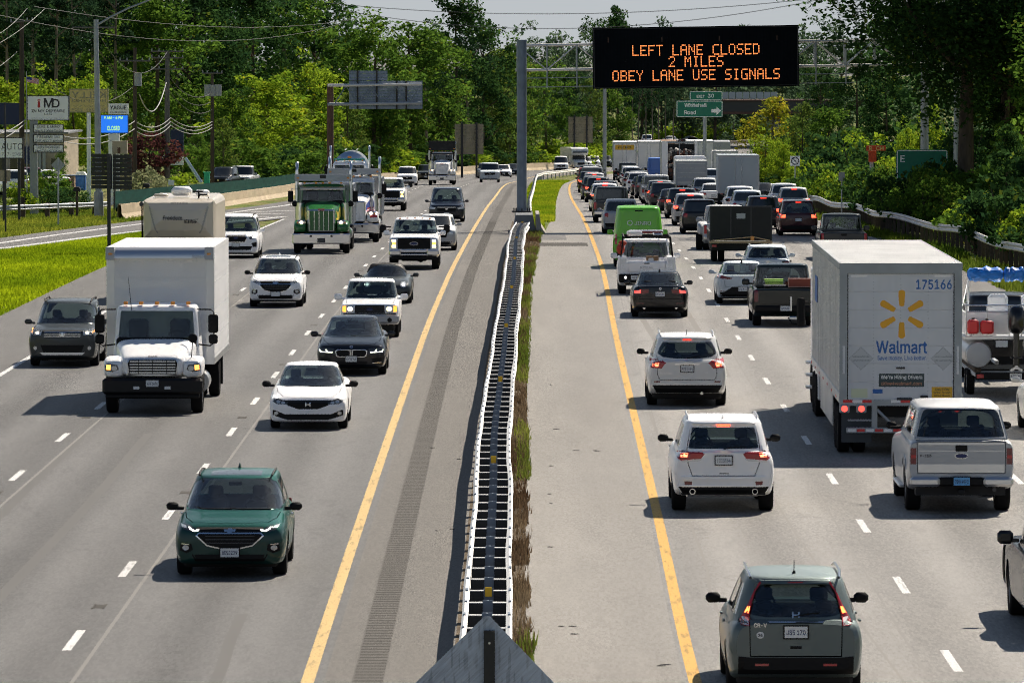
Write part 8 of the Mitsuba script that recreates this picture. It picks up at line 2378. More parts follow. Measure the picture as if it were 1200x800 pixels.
  v.put('mud_flap', bx(sx * .92 - .32, sx * .92 + .32, .35, .37, .28, 1.05), mat('flap', (.05, .06, .07), .7), False)
  v.put('side_skirt', bx(sx * 1.25 - .01, sx * 1.25 + .01, 4.6, 11.5, .38, 1.13), 'm_trailer_side', False)
 v.put('guard_bar', rbox(-1.15, 1.15, -.04, .06, .50, .62, .015), 'm_trailer_frame', 30)
 v.put('guard_step', rbox(-1.12, -.5, .0, .05, .75, .79, .01), 'm_trailer_frame', 30)
 for i, x in enumerate(np.linspace(-1.12, 1.0, 12)):
  v.put('guard_tape', bx(x, x + .17, -.046, -.041, .53, .59), 'm_tape_red' if i % 2 else 'm_tape_white', False)
 plate(v, -.03, .92, -1, '77YR62G', x=.32)
 v.put('frame', rbox(-.5, .5, .3, L, .82, 1.16, .02), 'm_under', False)
 dual_wheels(v, .5, .27, 2.3, (1.6, 2.85))
 v.put('tractor_cab', rbox(-1.22, 1.22, L + .9, L + 3.0, .95, 3.45, .12), 'm_paint_white', 30)
 v.put('tractor_fairing', loft([[(-1.2, L + .9, 3.3), (1.2, L + .9, 3.3), (1.1, L + 2.8, 3.2), (-1.1, L + 2.8, 3.2)], [(-1.1, L + .9, 3.95), (1.1, L + .9, 3.95), (.95, L + 1.6, 3.9), (-.95, L + 1.6, 3.9)]]), 'm_paint_white', 30)
 v.put('tractor_hood', ring_loft([(L + 3.0, 1.0, .95, 2.0, 6), (L + 4.4, .85, .9, 1.7, 5), (L + 4.6, .7, .9, 1.5, 4)]), 'm_paint_white', 30)
 for sx in (-1, 1):
  v.put('side_fairing', rbox(sx * 1.17 - .06, sx * 1.17 + .06, L - 2.2, L + 1.2, .4, 1.1, .03), 'm_paint_white', 30)
  v.put('mirror', rbox(sx * 1.45 - .1, sx * 1.45 + .1, L + 2.9, L + 3.0, 1.9, 2.6, .04), 'm_plastic', 40)
  v.put('mirror_arm', tube([(sx * 1.15, L + 2.9, 2.5), (sx * 1.45, L + 2.95, 2.5)], .02, 5), 'm_plastic', True)
  v.put('cab_steps', cat([bx(sx * 1.28 - .08, sx * 1.28 + .08, L + 1.9, L + 2.5, z, z + .05) for z in (.45, .75, 1.05)]), 'm_alu', False)
 dual_wheels(v, .5, .27, 2.3, (L - 1.6, L - .3))
 single_wheels(v, .5, .28, 2.1, (L + 3.7,))
 return v
def plain_trailer(pm='m_box_white', sign=None, Lb=12.0, H=4.05, notice=None, stripe=None, ribbed=False, W=2.58):
 v = Vehicle()
 W2 = W / 2
 v.put('cargo_box', mbox(-W2, W2, .04, Lb, 1.1, H), pm, False)
 fr = mbox(-W2 - .01, W2 + .01, 0, .1, 1.02, H + .01) - mbox(-W2 + .12, W2 - .12, -.2, .3, 1.14, H - .14)
 v.put('rear_frame', fr, 'm_tail_grey', False)
 if ribbed:
  for z in np.arange(1.3, H - .2, .32):
   v.put('door_slat', rbox(-W2 + .13, W2 - .13, .02, .06, z, z + .27, .02), 'm_tail_grey', 30)
 else:
  for sx in (-1, 1):
   v.put('door', bx(sx * W2 * .45 - W2 * .42, sx * W2 * .45 + W2 * .42, .025, .05, 1.16, H - .16), pm, False)
   v.put('lock_rod', tube([(sx * .2, .0, 1.16), (sx * .2, .0, H - .16)], .025, 6), 'm_tail_grey', True)
   v.put('door_hinge', cat([bx(sx * (W2 - .14) - .04, sx * (W2 - .14) + .04, .0, .03, z, z + .1) for z in (1.5, 2.3, 3.1)]), 'm_tail_grey', False)
 if sign:
  v.put('sign_panel', bx(-W2 * .78, W2 * .78, .0, .02, H - .82, H - .28), sign, False)
  word(v, 'STAY BACK', .22, 'm_ink', 0, .0, H - .66, -1, width=W2 * 1.1)
 for sx in (-1, 1):
  v.put('tail_light', rbox(sx * (W2 - .2) - .08, sx * (W2 - .2) + .08, -.03, .02, .92, 1.02, .01), 'm_lamp_red', 30)
  v.put('mud_flap', bx(sx * .9 - .3, sx * .9 + .3, .3, .32, .25, 1.0), 'm_plastic', False)
 v.put('guard_bar', rbox(-1.1, 1.1, -.02, .06, .5, .6, .01), 'm_tail_grey', 30)
 v.put('frame', rbox(-.5, .5, .3, Lb, .8, 1.09, .02), 'm_under', False)
 dual_wheels(v, .5, .27, 2.2, (1.5, 2.8))
 v.put('cab', rbox(-1.15, 1.15, Lb + .6, Lb + 3.2, .8, 3.0, .12), 'm_paint_white', 30)
 return v
def work_truck():
 def ex(v):
  yr = -2.9
  v.cut('tailgate', Polygon([(-.66, .80), (.66, .80), (.66, 1.19), (-.66, 1.19)]), 'y', yr - .2, yr + .09, 'm_paint_white')
  v.patch('tailgate_panel', [(-.62, .86), (.62, .86), (.62, 1.08), (-.62, 1.08)], 'r', 'm_paint_white', .014)
  word(v, 'ROYAL', .07, 'm_tail_grey', 0, yr - .01, .93, -1, width=.48, off=.02)
  v.patch('handle', sbox(-.09, 1.09, .09, 1.13), 'r', 'm_plastic', .02)
  v.put('rear_bumper', rbox(-1.0, 1.0, yr - .2, yr + .05, .44, .74, .04), 'm_plastic', 30)
  plate(v, yr - .215, .62, -1, '3AH 284', x=-.42)
  v.put('reverse_light', rod((-.76, yr - .205, .62), (-.76, yr - .22, .62), .05, .05, 12), 'm_lamp_clear', False, emit=(.5, .5, .48))
  for sx in (-1, 1):
   v.put('tool_locker', rbox(sx * .86 - .15, sx * .86 + .15, yr + .02, -.95, .80, 1.34, .02), 'm_paint_white', 30)
   v.put('locker_door', rbox(sx * .86 - .11, sx * .86 + .11, yr + .0, yr + .03, .86, 1.28, .01), 'm_paint_pearl', 30)
   for y in (yr + .12, -1.15):
    v.put('rack_post', tube([(sx * .93, y, 1.3), (sx * .84, y, 2.02)], .03, 6), 'm_plastic', True)
   v.put('rack_rail', tube([(sx * .82, yr + .05, 2.04), (sx * .82, .6, 2.06)], .03, 6), 'm_plastic', True)
  for y in (yr + .12, -1.15, .45):
   v.put('rack_crossbar', rod((-.86, y, 2.03), (.86, y, 2.03), .03, .03, 6), 'm_plastic', True)
  v.put('light_bar', rbox(-.62, .62, -.9, -.6, 2.10, 2.24, .04), 'm_paint_white', 30)
  v.put('light_bar_red', rbox(-.60, .60, -.93, -.90, 2.12, 2.20, .01), 'm_lamp_deepred', 30)
  v.put('ladder', cat([tube([(x, yr + .0, 2.12), (x, .8, 2.14)], .025, 6) for x in (.25, .55)] + [rod((.25, y, 2.12), (.55, y, 2.12), .016, .016, 5) for y in np.arange(yr + .1, .8, .3)]), 'm_alu', True)
  v.put('roof_box', rbox(-.70, -.15, -2.0, -1.2, 2.06, 2.22, .04), 'm_paint_pearl', 30)
  v.put('red_bag', cat(trimesh.creation.icosphere(2, .17).apply_scale([.9, 1.2, 1.2]).apply_translation((-.93, -2.6, 1.62)), trimesh.creation.icosphere(2, .13).apply_scale([1.1, 1, .8]).apply_translation((-.86, -2.55, 1.82))), mat('bag_red', (.35, .04, .02), .8), True)
  v.put('cardboard_box', rbox(-.02, .42, yr + .15, yr + .5, 1.05, 1.36, .01), mat('cardboard', (.22, .13, .07), .9), False)
  v.put('box_label', bx(.06, .24, yr + .14, yr + .149, 1.2, 1.3), 'm_plate', False)
 return generic_car('pickup', 'm_paint_white', True, 'generic', 'x', 3, 5.8, 2.04, 1.93, ex)
def drink_van():
 def ex(v):
  yr = -2.8
  v.cut('rear_door', Polygon([(-.90, .75), (-.01, .75), (-.01, 2.24), (-.80, 2.24)]), 'y', yr - .2, yr + .10, 'm_paint_vangreen')
  v.cut('rear_door', Polygon([(.90, .75), (.01, .75), (.01, 2.24), (.80, 2.24)]), 'y', yr - .2, yr + .10, 'm_paint_vangreen')
  for cz in (1.75,):
   m = Polygon([(-.36 + .11 * math.cos(a), cz + .055 + .11 * math.sin(a)) for a in np.linspace(0, 6.28, 20)])
   v.patch('logo', m.difference(m.buffer(-.025)), 'r', 'm_plate', .012)
  word(v, 'JINRO', .15, 'm_plate', .16, yr + .0, 1.72, -1, width=.66, off=.03, bold=False)
  word(v, 'Soju Korea', .12, 'm_plate', .05, yr - .01, 1.40, -1, width=.74, off=.025, bold=False)
  v.patch('high_brake_light', sbox(-.16, 2.27, .16, 2.31), 'r', 'm_plastic', .03)
  v.patch('tail_light', [(.87, 1.35), (.96, 1.35), (.97, .95), (.88, .95)], 'r', 'm_lamp_red', .012, both=True)
  v.put('rear_bumper', rbox(-.95, .95, yr - .1, yr + .06, .42, .62, .04), 'm_plastic', 30)
  plate(v, yr - .02, .95, -1)
 return generic_car('van', 'm_paint_vangreen', False, 'generic', 'x', 3, 5.6, 2.0, 2.45, ex)
def ramp_trailer():
 v = Vehicle()
 v.put('deck', rbox(-1.28, 1.28, .0, 6.0, .78, .90, .01), 'm_plastic_grey', 30)
 v.put('deck_edge', rbox(-1.30, 1.30, -.06, .0, .80, .90, .01), mat('deck_wood', (.42, .30, .19), .8), 30)
 v.put('ramp_gate', bx(-1.28, 1.28, .02, .09, .92, 2.30), 'm_gate_mesh', False)
 for x in (-1.26, -.42, .42, 1.26):
  v.put('gate_post', bx(x - .03, x + .03, -.01, .02, .92, 2.32), 'm_black_steel', False)
 v.put('gate_rail', bx(-1.29, 1.29, -.01, .03, 2.28, 2.34), 'm_black_steel', False)
 v.put('gate_sticker', bx(-.18, .18, -.02, -.011, 1.82, 2.04), 'm_tail_grey', False)
 v.put('strap', tube([(-1.2, -.07, .92), (-.3, -.08, 1.0), (.4, -.08, 1.06), (.55, -.08, 1.06), (1.2, -.07, .92)], .02, 5), mat('strap', (.6, .42, .25), .8), True)
 v.put('strap_buckle', rbox(.40, .54, -.12, -.05, .92, 1.1, .01), 'm_lamp_amber', 30)
 for sx in (-1, 1):
  v.put('side_rail', rbox(sx * 1.25 - .04, sx * 1.25 + .04, .1, 5.9, 1.2, 1.28, .01), 'm_black_steel', 30)
  v.put('side_wall', bx(sx * 1.25 - .02, sx * 1.25 + .02, .1, 5.9, .9, 1.2), 'm_plastic', False)
  v.put('tail_light', rbox(sx * 1.1 - .1, sx * 1.1 + .1, -.08, -.0, .64, .74, .01), 'm_lamp_red', 30)
 v.put('under_beam', rbox(-1.2, 1.2, .1, 5.5, .5, .77, .02), 'm_under', False)
 dual_wheels(v, .42, .24, 2.1, (2.2, 3.1))
 return v
def dually_pickup():
 def ex(v):
  yr = -3.0
  for sx in (-1, 1):
   v.put('wide_fender', ring_loft([(-2.75, .14, .75, 1.05, 3), (-2.6, .22, .7, 1.2, 4), (-2.0, .24, .7, 1.28, 4), (-1.4, .22, .7, 1.2, 4), (-1.25, .14, .75, 1.05, 3)]).translate([sx * 1.02, 0, 0]) - Manifold.cylinder(1.2, .5, .5, 28).rotate([0, 90, 0]).translate([-.6 + sx * 1.0, -1.86, .42]), 'm_paint_silver', 32)
  v.patch('tail_light', [(.84, 1.12), (.97, 1.12), (.97, .75), (.84, .75)], 'r', 'm_lamp_red', .016, both=True)
  v.put('rear_bumper', rbox(-1.0, 1.0, yr - .14, yr + .05, .46, .66, .04), 'm_chrome', 30)
 v = generic_car('pickup', 'm_paint_silver', True, 'generic', 'x', 3, 6.0, 2.02, 1.96, ex, glassr='m_glass')
 t, rim = wheel_plies(.40, .27, False)
 for i, x in enumerate((-1.16, 1.16)):
  v.parts.append((f'outer_wheel_{i:03d}__tyre' if i else 'outer_wheel__tyre', t, T().translate([x, -6.0 * .305, .40])))
 return v
def pontoon_boat():
 v = Vehicle()
 for i, x in enumerate((-.92, .92)):
  m = ring_loft([(-.05, .30, .78, 1.38, 2), (.0, .33, .75, 1.41, 2), (5.6, .33, .75, 1.41, 2), (6.3, .22, .95, 1.41, 2), (6.6, .05, 1.2, 1.38, 2)])
  v.put('pontoon', m.translate([x, 0, 0]), 'm_alu', 40)
  v.put('pontoon_cap', ring_loft([(-.09, .16, .92, 1.24, 2), (-.05, .30, .78, 1.38, 2)]).translate([x, -.005, 0]), 'm_tail_grey', 40)
 v.put('deck', rbox(-1.27, 1.27, .1, 6.4, 1.44, 1.54, .02), 'm_alu', 30)
 v.put('stern_fence', bx(-1.22, -.15, .14, .18, 1.58, 2.12), 'm_paint_white', False)
 v.put('stern_fence', bx(.15, 1.22, .14, .18, 1.58, 2.12), 'm_paint_white', False)
 for sx in (-1, 1):
  v.put('side_fence', bx(sx * 1.22 - .02, sx * 1.22 + .02, .16, 5.8, 1.58, 2.12), 'm_paint_white', False)
 rails = [tube([(-1.22, .14, 2.3), (1.22, .14, 2.3)], .022, 6), tube([(-1.22, .14, 2.14), (1.22, .14, 2.14)], .022, 6)]
 for x in (-1.22, -.7, -.15, .15, .7, 1.22):
  rails.append(rod((x, .14, 1.54), (x, .14, 2.3), .018, .018, 6))
 for sx in (-1, 1):
  rails.append(tube([(sx * 1.22, .14, 2.3), (sx * 1.22, 5.8, 2.3)], .022, 6))
 v.put('railing', cat(rails), 'm_alu', True)
 v.put('console', rbox(.35, .95, 2.6, 3.1, 1.54, 2.45, .05), 'm_paint_white', 30)
 v.put('bench', rbox(-1.1, -.4, .4, 1.6, 1.54, 2.0, .06), 'm_paint_white', 30)
 v.put('seat', rbox(-.55, -.05, 1.9, 2.3, 1.6, 2.5, .08), 'm_paint_pearl', 30)
 for sx in (-1, 1):
  v.put('canopy_post', tube([(sx * 1.16, .5, 1.6), (sx * 1.16, .35, 3.0)], .03, 8), 'm_paint_white', True)
  v.put('canopy_strut', tube([(sx * 1.16, 2.6, 2.2), (sx * 1.16, .6, 2.9)], .02, 6), 'm_alu', True)
 mat('tarp_blue', proc(lambda p, n, uv: mi.Color3f(.012, .16, .55) * (.6 + .8 * fbm(p.x * 9, p.y * 6, p.z * 14))), .5)
 for i, (a, b) in enumerate(((-1.18, -.30), (-.28, .24), (.26, 1.18))):
  rg_ = np.random.default_rng(40 + i)
  xs = np.linspace(a, b, 14)
  rad = .18 * np.clip(np.minimum(xs - a, b - xs) / .06 + .55, .55, 1) * (1 + .08 * rg_.normal(size=14))
  rings = []
  for x, r_ in zip(xs, rad):
   th = np.linspace(0, 2 * np.pi, 21)[:-1]
   rr = r_ * (1 + .10 * np.sin(5 * th + x * 9) + .05 * rg_.normal(size=20))
   rings.append(np.stack([np.full(20, x), .35 + rr * 1.2 * np.cos(th), 3.06 + rr * .95 * np.sin(th)], 1))
  v.put('rolled_canopy', loft(rings), 'm_tarp_blue', True)
 v.put('fuel_tank', rbox(-1.20, -.92, -.16, .10, 1.60, 1.95, .05), 'm_tape_red', 40)
 v.put('fuel_tank', rbox(-.88, -.55, -.16, .10, 1.60, 1.93, .05), 'm_tape_red', 40)
 v.put('fuel_cap', cat(rod((-1.06, -.03, 1.94), (-1.06, -.03, 2.0), .04, .04, 10), rod((-.72, -.03, 1.92), (-.72, -.03, 1.98), .04, .04, 10)), 'm_ink', 30)
 v.put('engine_cowl', ring_loft([(-.55, .10, 1.75, 2.1, 3), (-.45, .19, 1.65, 2.28, 3), (-.2, .21, 1.6, 2.32, 3), (-.02, .16, 1.65, 2.2, 3)]), 'm_paint_black', 40)
 v.put('engine_leg', rbox(-.07, .07, -.32, -.08, .75, 1.66, .03), 'm_paint_black', 30)
 v.put('engine_plate', rbox(-.15, .15, -.5, -.05, 1.0, 1.03, .01), 'm_paint_black', 30)
 v.put('propeller', cat([trimesh.creation.cylinder(.05, .12, transform=trimesh.transformations.translation_matrix([0, -.3, .78]) @ trimesh.transformations.rotation_matrix(math.pi / 2, [1, 0, 0]))] + [bx(-.03, .03, -.31, -.29, .0, .17).apply_transform(trimesh.transformations.translation_matrix([0, 0, .78]) @ trimesh.transformations.rotation_matrix(k * 2.094, [0, 1, 0], [0, -.3, 0])) for k in range(3)]), 'm_alu', False)
 v.put('trailer_beam', rbox(-1.0, -.9, .0, 6.8, .52, .62, .01) + rbox(.9, 1.0, .0, 6.8, .52, .62, .01) + rbox(-1.0, 1.0, 1.2, 1.3, .5, .62, .01) + rbox(-1.0, 1.0, 4.2, 4.3, .5, .62, .01), 'm_galv_dull', 30)
 v.put('trailer_bunk', cat([bx(x - .08, x + .08, .2, 6.2, .63, .76) for x in (-.92, .92)]), 'm_wood_dark', False)
 v.put('light_board', rbox(-1.0, 1.0, -.12, -.06, .46, .64, .02), 'm_plastic', 30)
 for sx in (-1, 1):
  v.put('tail_light', rbox(sx * .88 - .09, sx * .88 + .09, -.14, -.11, .50, .60, .01), 'm_lamp_red', 30)
 plate(v, -.13, .55, -1, '82T419')
 single_wheels(v, .31, .2, 2.0, (1.9, 2.6))
 v.put('drawbar', rbox(-.05, .05, 6.6, 8.2, .5, .6, .01), 'm_galv_dull', 30)
 return v
mat('gate_mesh', (.008, .009, .010), .7)
def oncoming(kind, v, px, py, axle, label, category='car', dx=0, group=None, rot=0.0, scale=None):
 D = ground_y(py)
 return place(kind, v, (px - 600) * D / FOCAL + dx, D + axle, 180 + rot, label, category, group, scale=scale)
def outbound(kind, v, px, py, axle, label, category='car', dx=0, group=None, rot=-.4):
 D = ground_y(py)
 return place(kind, v, (px - 600) * D / FOCAL + dx, D + axle, rot, label, category, group)
oncoming('suv', equinox('m_paint_teal'), 271.5, 672, 1.36, 'dark teal SUV with lit running lights, nearest of the oncoming cars', 'suv', scale=[1, 1, .94])
oncoming('sedan', white_sedan_front(), 362, 501, 1.38, 'white sedan with a black grille behind the dark teal SUV', 'car')
oncoming('sedan', dark_sedan_front(), 412.5, 438, 1.5, 'dark blue sedan with twin rounded grilles behind the white sedan', 'car')
oncoming('pickup_truck', small_pickup_front(), 434, 394.5, 1.55, 'white compact pickup with headlights on behind the dark blue sedan', 'pickup truck')
oncoming('coupe', soft_top_coupe(), 452, 355, 1.3, 'dark grey sports car with a soft top behind the white compact pickup', 'car')
BIGP = big_pickup_front()
oncoming('pickup_truck', BIGP, 485.5, 315, 2.05, 'large white pickup with a black grille and lit amber headlights', 'pickup truck')
place('box_truck', box_truck(), -8.52, 143.2, 180, 'white box truck with a long hood leading the oncoming middle lane', 'truck')
oncoming('suv', grey_suv_front(), 75.5, 428, 1.41, 'dark grey SUV with amber lamps beside the white box truck', 'suv')
oncoming('suv', equinox('m_paint_white', '', lit=False), 324, 359, 1.36, 'white SUV with a black grille in the oncoming middle lane', 'suv')
place('motorhome', motorhome(), -11.5, 208, 180, 'beige motorhome with a cab-over nose behind the white box truck', 'motorhome', scale=[1, 1, 1.075])
place('dump_truck', long_nose_truck('m_paint_truckgreen', mat('flash_yellow', (.55, .42, .04), .4), 'dump'), -8.28, 262.5, 180, 'green long-nosed dump truck with a chrome bumper and radiator', 'truck')
place('dump_truck', long_nose_truck('m_paint_white', None, 'dump', (mat('flag_panel_blue', (.02, .05, .28), .4), mat('flag_panel_red', (.45, .04, .06), .4))), -7.42, 281.3, 180, 'white dump truck with red and blue painted fenders behind the green one', 'truck')
place('tank_truck', long_nose_truck('m_paint_white', None, 'tank'), -9.9, 366, 180, 'tank truck with a rounded polished tank and teal light bar behind the dump trucks', 'truck')
def asc(v):
 w2, yf = .965, 2.5
 v.patch('grille_frame', [(-.42, 1.0), (.42, 1.0), (.50, .86), (.40, .68), (-.40, .68), (-.50, .86)], 'f', 'm_chrome', .008)
 v.patch('grille', [(-.39, .975), (.39, .975), (.46, .86), (.37, .705), (-.37, .705), (-.46, .86)], 'f', 'm_plastic', .016)
 v.patch('emblem', ell(0, .87, .09, .05, 14), 'f', 'm_plate_ink', .03)
 v.patch('headlight', [(.52, .95), (.86, 1.0), (.90, .90), (.60, .80)], 'f', 'm_lamp_dark', .012, both=True)
 v.patch('headlight_bulb', sbox(.70, .87, .82, .93), 'f', 'm_lamp_clear', .02, both=True, emit=(1.6, 1.5, 1.3))
 v.patch('lower_intake', [(-.70, .52), (.70, .52), (.62, .36), (-.62, .36)], 'f', 'm_plastic', .008)
 v.patch('fog_surround', [(.66, .66), (.88, .70), (.88, .50), (.74, .48)], 'f', 'm_plastic', .010, both=True)
 plate(v, yf + .012, .58, 1)
 for sx in (-1, 1):
  v.put('roof_rail', tube([(sx * .63, .15, 1.74), (sx * .65, 0, 1.81), (sx * .655, -1.5, 1.81), (sx * .64, -1.75, 1.74)], .022, 6), 'm_plastic', True)
oncoming('suv', generic_car('suv', 'm_paint_white', True, 'x', 'generic', 3, 5.0, 1.93, 1.80, asc, glassr='m_glass'), 277.5, 302, 1.47, 'white SUV half hidden by the motorhome with a chrome framed grille', 'suv')
def dark_front(v):
 yf = v.L / 2
 v.patch('grille_bar', sbox(-.50, .80, .50, .84), 'f', 'm_alu', .02)
LIB = {}
def lib(kind, pm, **kw):
 k = (kind, pm, tuple(sorted(kw.items())))
 if k not in LIB:
  LIB[k] = generic_car(kind, pm, False, 'generic', 'generic', len(LIB), **kw)
 return LIB[k]
oncoming('suv', generic_car('suv', 'm_paint_navy', True, 'generic', 'generic', 3, 4.95, 1.98, 1.84, dark_front, glassr='m_glass'), 523.5, 260, 1.47, 'dark navy SUV with black mirrors following the large white pickup', 'suv')
oncoming('hatchback', lib('suv', 'm_paint_silver', L=4.3, W=1.78, Hh=1.55), 512, 293, 1.27, 'small silver car with dark lower bumper tucked behind the large white pickup', 'car')
oncoming('pickup_truck', big_pickup_front('m_paint_white', 'm_plastic', True, True, False, False), 456, 247, 2.05, 'white pickup with a black grille right of the white dump truck', 'pickup truck')
place('dump_truck', long_nose_truck('m_paint_white', None, 'dump', None, 'm_gate_mesh'), -6.35, 548, 180, 'distant white dump truck with a black body in front of the left tan sign back', 'truck')
for (kind, pm, px, py, lab, kw) in (
 ('suv', 'm_paint_white', 477, 217.5, 'white car left of the distant white dump truck', dict(L=4.5)),
 ('suv', 'm_paint_charcoal', 499, 212, 'dark car half hidden behind the distant white dump truck', {}),
 ('pickup', 'm_paint_bluegrey', 574, 213.6, 'silver blue pickup in the oncoming left lane near the tall gantry post', {}),
 ('suv', 'm_paint_grey', 569, 209, 'grey SUV just behind the silver blue pickup', {}),
 ('sedan', 'm_paint_white', 590.5, 207.8, 'white sedan right behind the silver blue pickup', {}),
 ('sedan', 'm_paint_black', 601.5, 206.5, 'black sedan touching the tall gantry post in the picture', {}),
 ('suv', 'm_paint_white', 657.5, 200.5, 'white SUV with lit lamps on the far bend right of the gantry post', dict(L=5.2, W=2.0, Hh=1.95)),
 ('suv', 'm_paint_white', 696, 196.5, 'small white car on the far bend left of the white trailer', {}),
 ('suv', 'm_paint_charcoal', 710, 196, 'dark SUV on the far bend touching the white trailer', {}),
 ('suv', 'm_paint_silver', 686, 198, 'silver car on the far bend beside the small motorhome', {}),
):
 oncoming(kind if kind != 'pickup' else 'pickup_truck', lib(kind, pm, **kw), px, py, 1.4, lab, 'car' if kind == 'sedan' else kind if kind == 'suv' else 'pickup truck')
def mini_rv():
 v = Vehicle()
 side = Polygon([(-6.5, .7), (-1.9, .7), (-1.9, 2.0), (-.9, 2.05), (-.6, 2.4), (-.75, 2.9), (-1.1, 3.05), (-6.5, 3.05)])
 b = prism(side, 'x', -1.18, 1.18)
 v.outer = tri(b)
 v.put('coach_body', b, 'm_paint_white', 25)
 v.patch('nose_stripe', sbox(-1.0, 2.3, 1.0, 2.6), 'f', 'm_paint_grey', .01)
 st = [(0, .45, 1.05, .75), (-.06, .4, 1.14, .88), (-.25, .36, 1.2, .98), (-1.2, .34, 1.38, 1.0), (-2.4, .34, 1.4, 1.0)]
 gh = GH(-.95, -1.35, -2.4, -2.4, 1.36, 2.0, .94, .86, ex=8, pr=1.0)
 cab = lower_body(st, 'truck', .02, 16) + gh.solid()
 v.outer = tri(cab)
 v.patch('grille', [(-.5, 1.05), (.5, 1.05), (.5, .7), (-.5, .7)], 'f', 'm_plastic', .01)
 v.patch('headlight', [(.55, 1.04), (.85, 1.04), (.85, .8), (.55, .8)], 'f', 'm_lamp_clear', .012, both=True)
 dark_windows(v, gh, gh.front_poly(.06, .9, .05), None, None)
 v.put('cab', cab, 'm_paint_white', 32)
 single_wheels(v, .38, .24, 1.8, (-1.0, -4.6))
 return v
place('motorhome', mini_rv(), 9.4, 822, 195, 'small distant motorhome on the far bend right of the white SUV', 'motorhome')
outbound('suv', crv(), 931, 813, 1.3, 'grey green SUV with tall red corner lights, nearest outbound car', 'suv', rot=-.3)
outbound('suv', grand_suv(), 847.5, 597, 1.44, 'white SUV with wide red lights directly ahead of the grey green one', 'suv')
outbound('suv', family_suv(), 805, 474, 1.42, 'pale silver SUV with wraparound red lights third in the left outbound lane', 'suv')
outbound('sedan', black_sedan_rear(), 773.5, 371, 1.45, 'black sedan following the white work truck with the rack', 'car')
outbound('pickup_truck', work_truck(), 758, 344, 1.77, 'white work pickup with a ladder rack and red bag', 'pickup truck')
place('van', drink_van(), 5.12, 246.0, -.4, 'bright green delivery van with white lettering ahead of the white work pickup', 'van')
place('articulated_truck', store_trailer(), 8.24, 128.1, -.75, 'huge store trailer with a yellow six-rayed spark on its doors', 'truck')
outbound('pickup_truck', capped_pickup(), 1123.5, 597, 1.78, 'silver pickup with a bed cap behind the store trailer', 'pickup truck')
def bp(v):
 pass
place('pickup_truck', generic_car('pickup', 'm_paint_black', True, 'generic', 'generic', 3, 5.9, 2.04, 1.93, bp), 8.55, 90.0, -.4, 'black pickup cut off by the lower right frame edge', 'pickup truck')
place('sedan', generic_car('suv', 'm_paint_pearl', True, 'generic', 'generic', 3, 4.7, 1.88, 1.62), 12.5, 136.9, -.5, 'pearl white car cut off by the right frame edge behind the boat', 'car')
place('boat_trailer', pontoon_boat(), 12.5, 150.0, -.6, 'pontoon boat on a trailer with a rolled blue canopy and red fuel tanks', 'boat')
place('suv', generic_car('suv', 'm_paint_black', False, 'generic', 'generic', 3, 5.3, 2.04, 1.92), 12.9, 161.5, -.6, 'black SUV towing the pontoon boat', 'suv', scale=[1.05, 1, 1.16])
outbound('sedan', silver_sedan_rear(), 870, 355.5, 1.32, 'blue silver sedan in the middle lane ahead of the store trailer', 'car')
outbound('suv', small_suv_rear(), 899, 337, 1.2, 'small blue silver SUV with dark low corner lights beside the blue silver sedan', 'suv')
LP = lumber_pickup()
kp = outbound('pickup_truck', LP, 919, 381, 1.77, 'dark green pickup with a tow hitch carrying planks', 'pickup truck')
xk, yk = PLACED[-1][1:]
k = name('stack_of_boards')
tag(k, 'yellow green boards sticking up over the left of the dark green pickup bed', 'boards')
for i in range(3):
 add(f'{k}__board', bx(xk - .62, xk - .06 + .02 * i, yk - 2.5 + .3 * i, yk - 2.4 + .6 * i, 1.32 + .045 * i, 1.36 + .045 * i), mat('board_green', (.16, .30, .02), .6) if i == 0 else 'm_board_green')
add(f'{k}__end_frame', bx(xk - .68, xk + .02, yk - 2.62, yk - 2.58, 1.28, 1.31), 'm_lamp_clear')
add(f'{k}__foot', bx(xk - .64, xk - .04, yk - 2.5, yk - 1.9, .74, 1.31), 'm_plastic')
k = name('brick_coloured_box')
tag(k, 'reddish flat box standing over the right of the dark green pickup bed', 'box')
add(f'{k}__case', bx(xk + .12, xk + .82, yk - 2.45, yk - 1.7, 1.24, 1.48), mat('box_red', (.26, .06, .035), .7))
add(f'{k}__rim', cat(bx(xk + .10, xk + .84, yk - 2.47, yk - 2.451, 1.22, 1.245), bx(xk + .10, xk + .84, yk - 2.47, yk - 2.451, 1.475, 1.50), bx(xk + .10, xk + .125, yk - 2.475, yk - 2.452, 1.22, 1.5), bx(xk + .815, xk + .84, yk - 2.475, yk - 2.452, 1.22, 1.5)), mat('rim_pink', (.5, .30, .24), .6))
add(f'{k}__foot', bx(xk + .14, xk + .80, yk - 2.4, yk - 1.8, .74, 1.235), 'm_plastic')
D = ground_y(306)
place('flatbed_trailer', ramp_trailer(), (868 - 600) * (D - 2) / FOCAL, D - 2.3, -.5, 'flatbed trailer with a tall black ramp gate raised at the back', 'trailer')
place('pickup_truck', dually_pickup(), 9.5, 269 + 1.9 - .0, -.5, 'silver dual-wheel pickup pulling the flatbed trailer', 'pickup truck')
place('pickup_truck', grey_pickup_rear(), 13.9, 255.5, -.6, 'grey pickup with headrests showing through its clear rear window', 'pickup truck')
def red_suv(v):
 yr = -v.L / 2
 v.patch('brake_light', [(.62, 1.06), (.88, 1.06), (.88, .90), (.64, .90)], 'r', 'm_lamp_red', .018, both=True, emit=BRAKE)
 v.patch('high_brake_light', sbox(-.14, 1.62, .14, 1.66), 'r', 'm_lamp_red', .03, emit=BRAKE_DIM)
outbound('suv', generic_car('suv', 'm_paint_maroon', True, 'generic', 'generic', 3, 4.8, 1.93, 1.74, red_suv, glassr='m_glass'), 935, 276, 1.37, 'maroon SUV with brake lights on in the right outbound lane', 'suv')
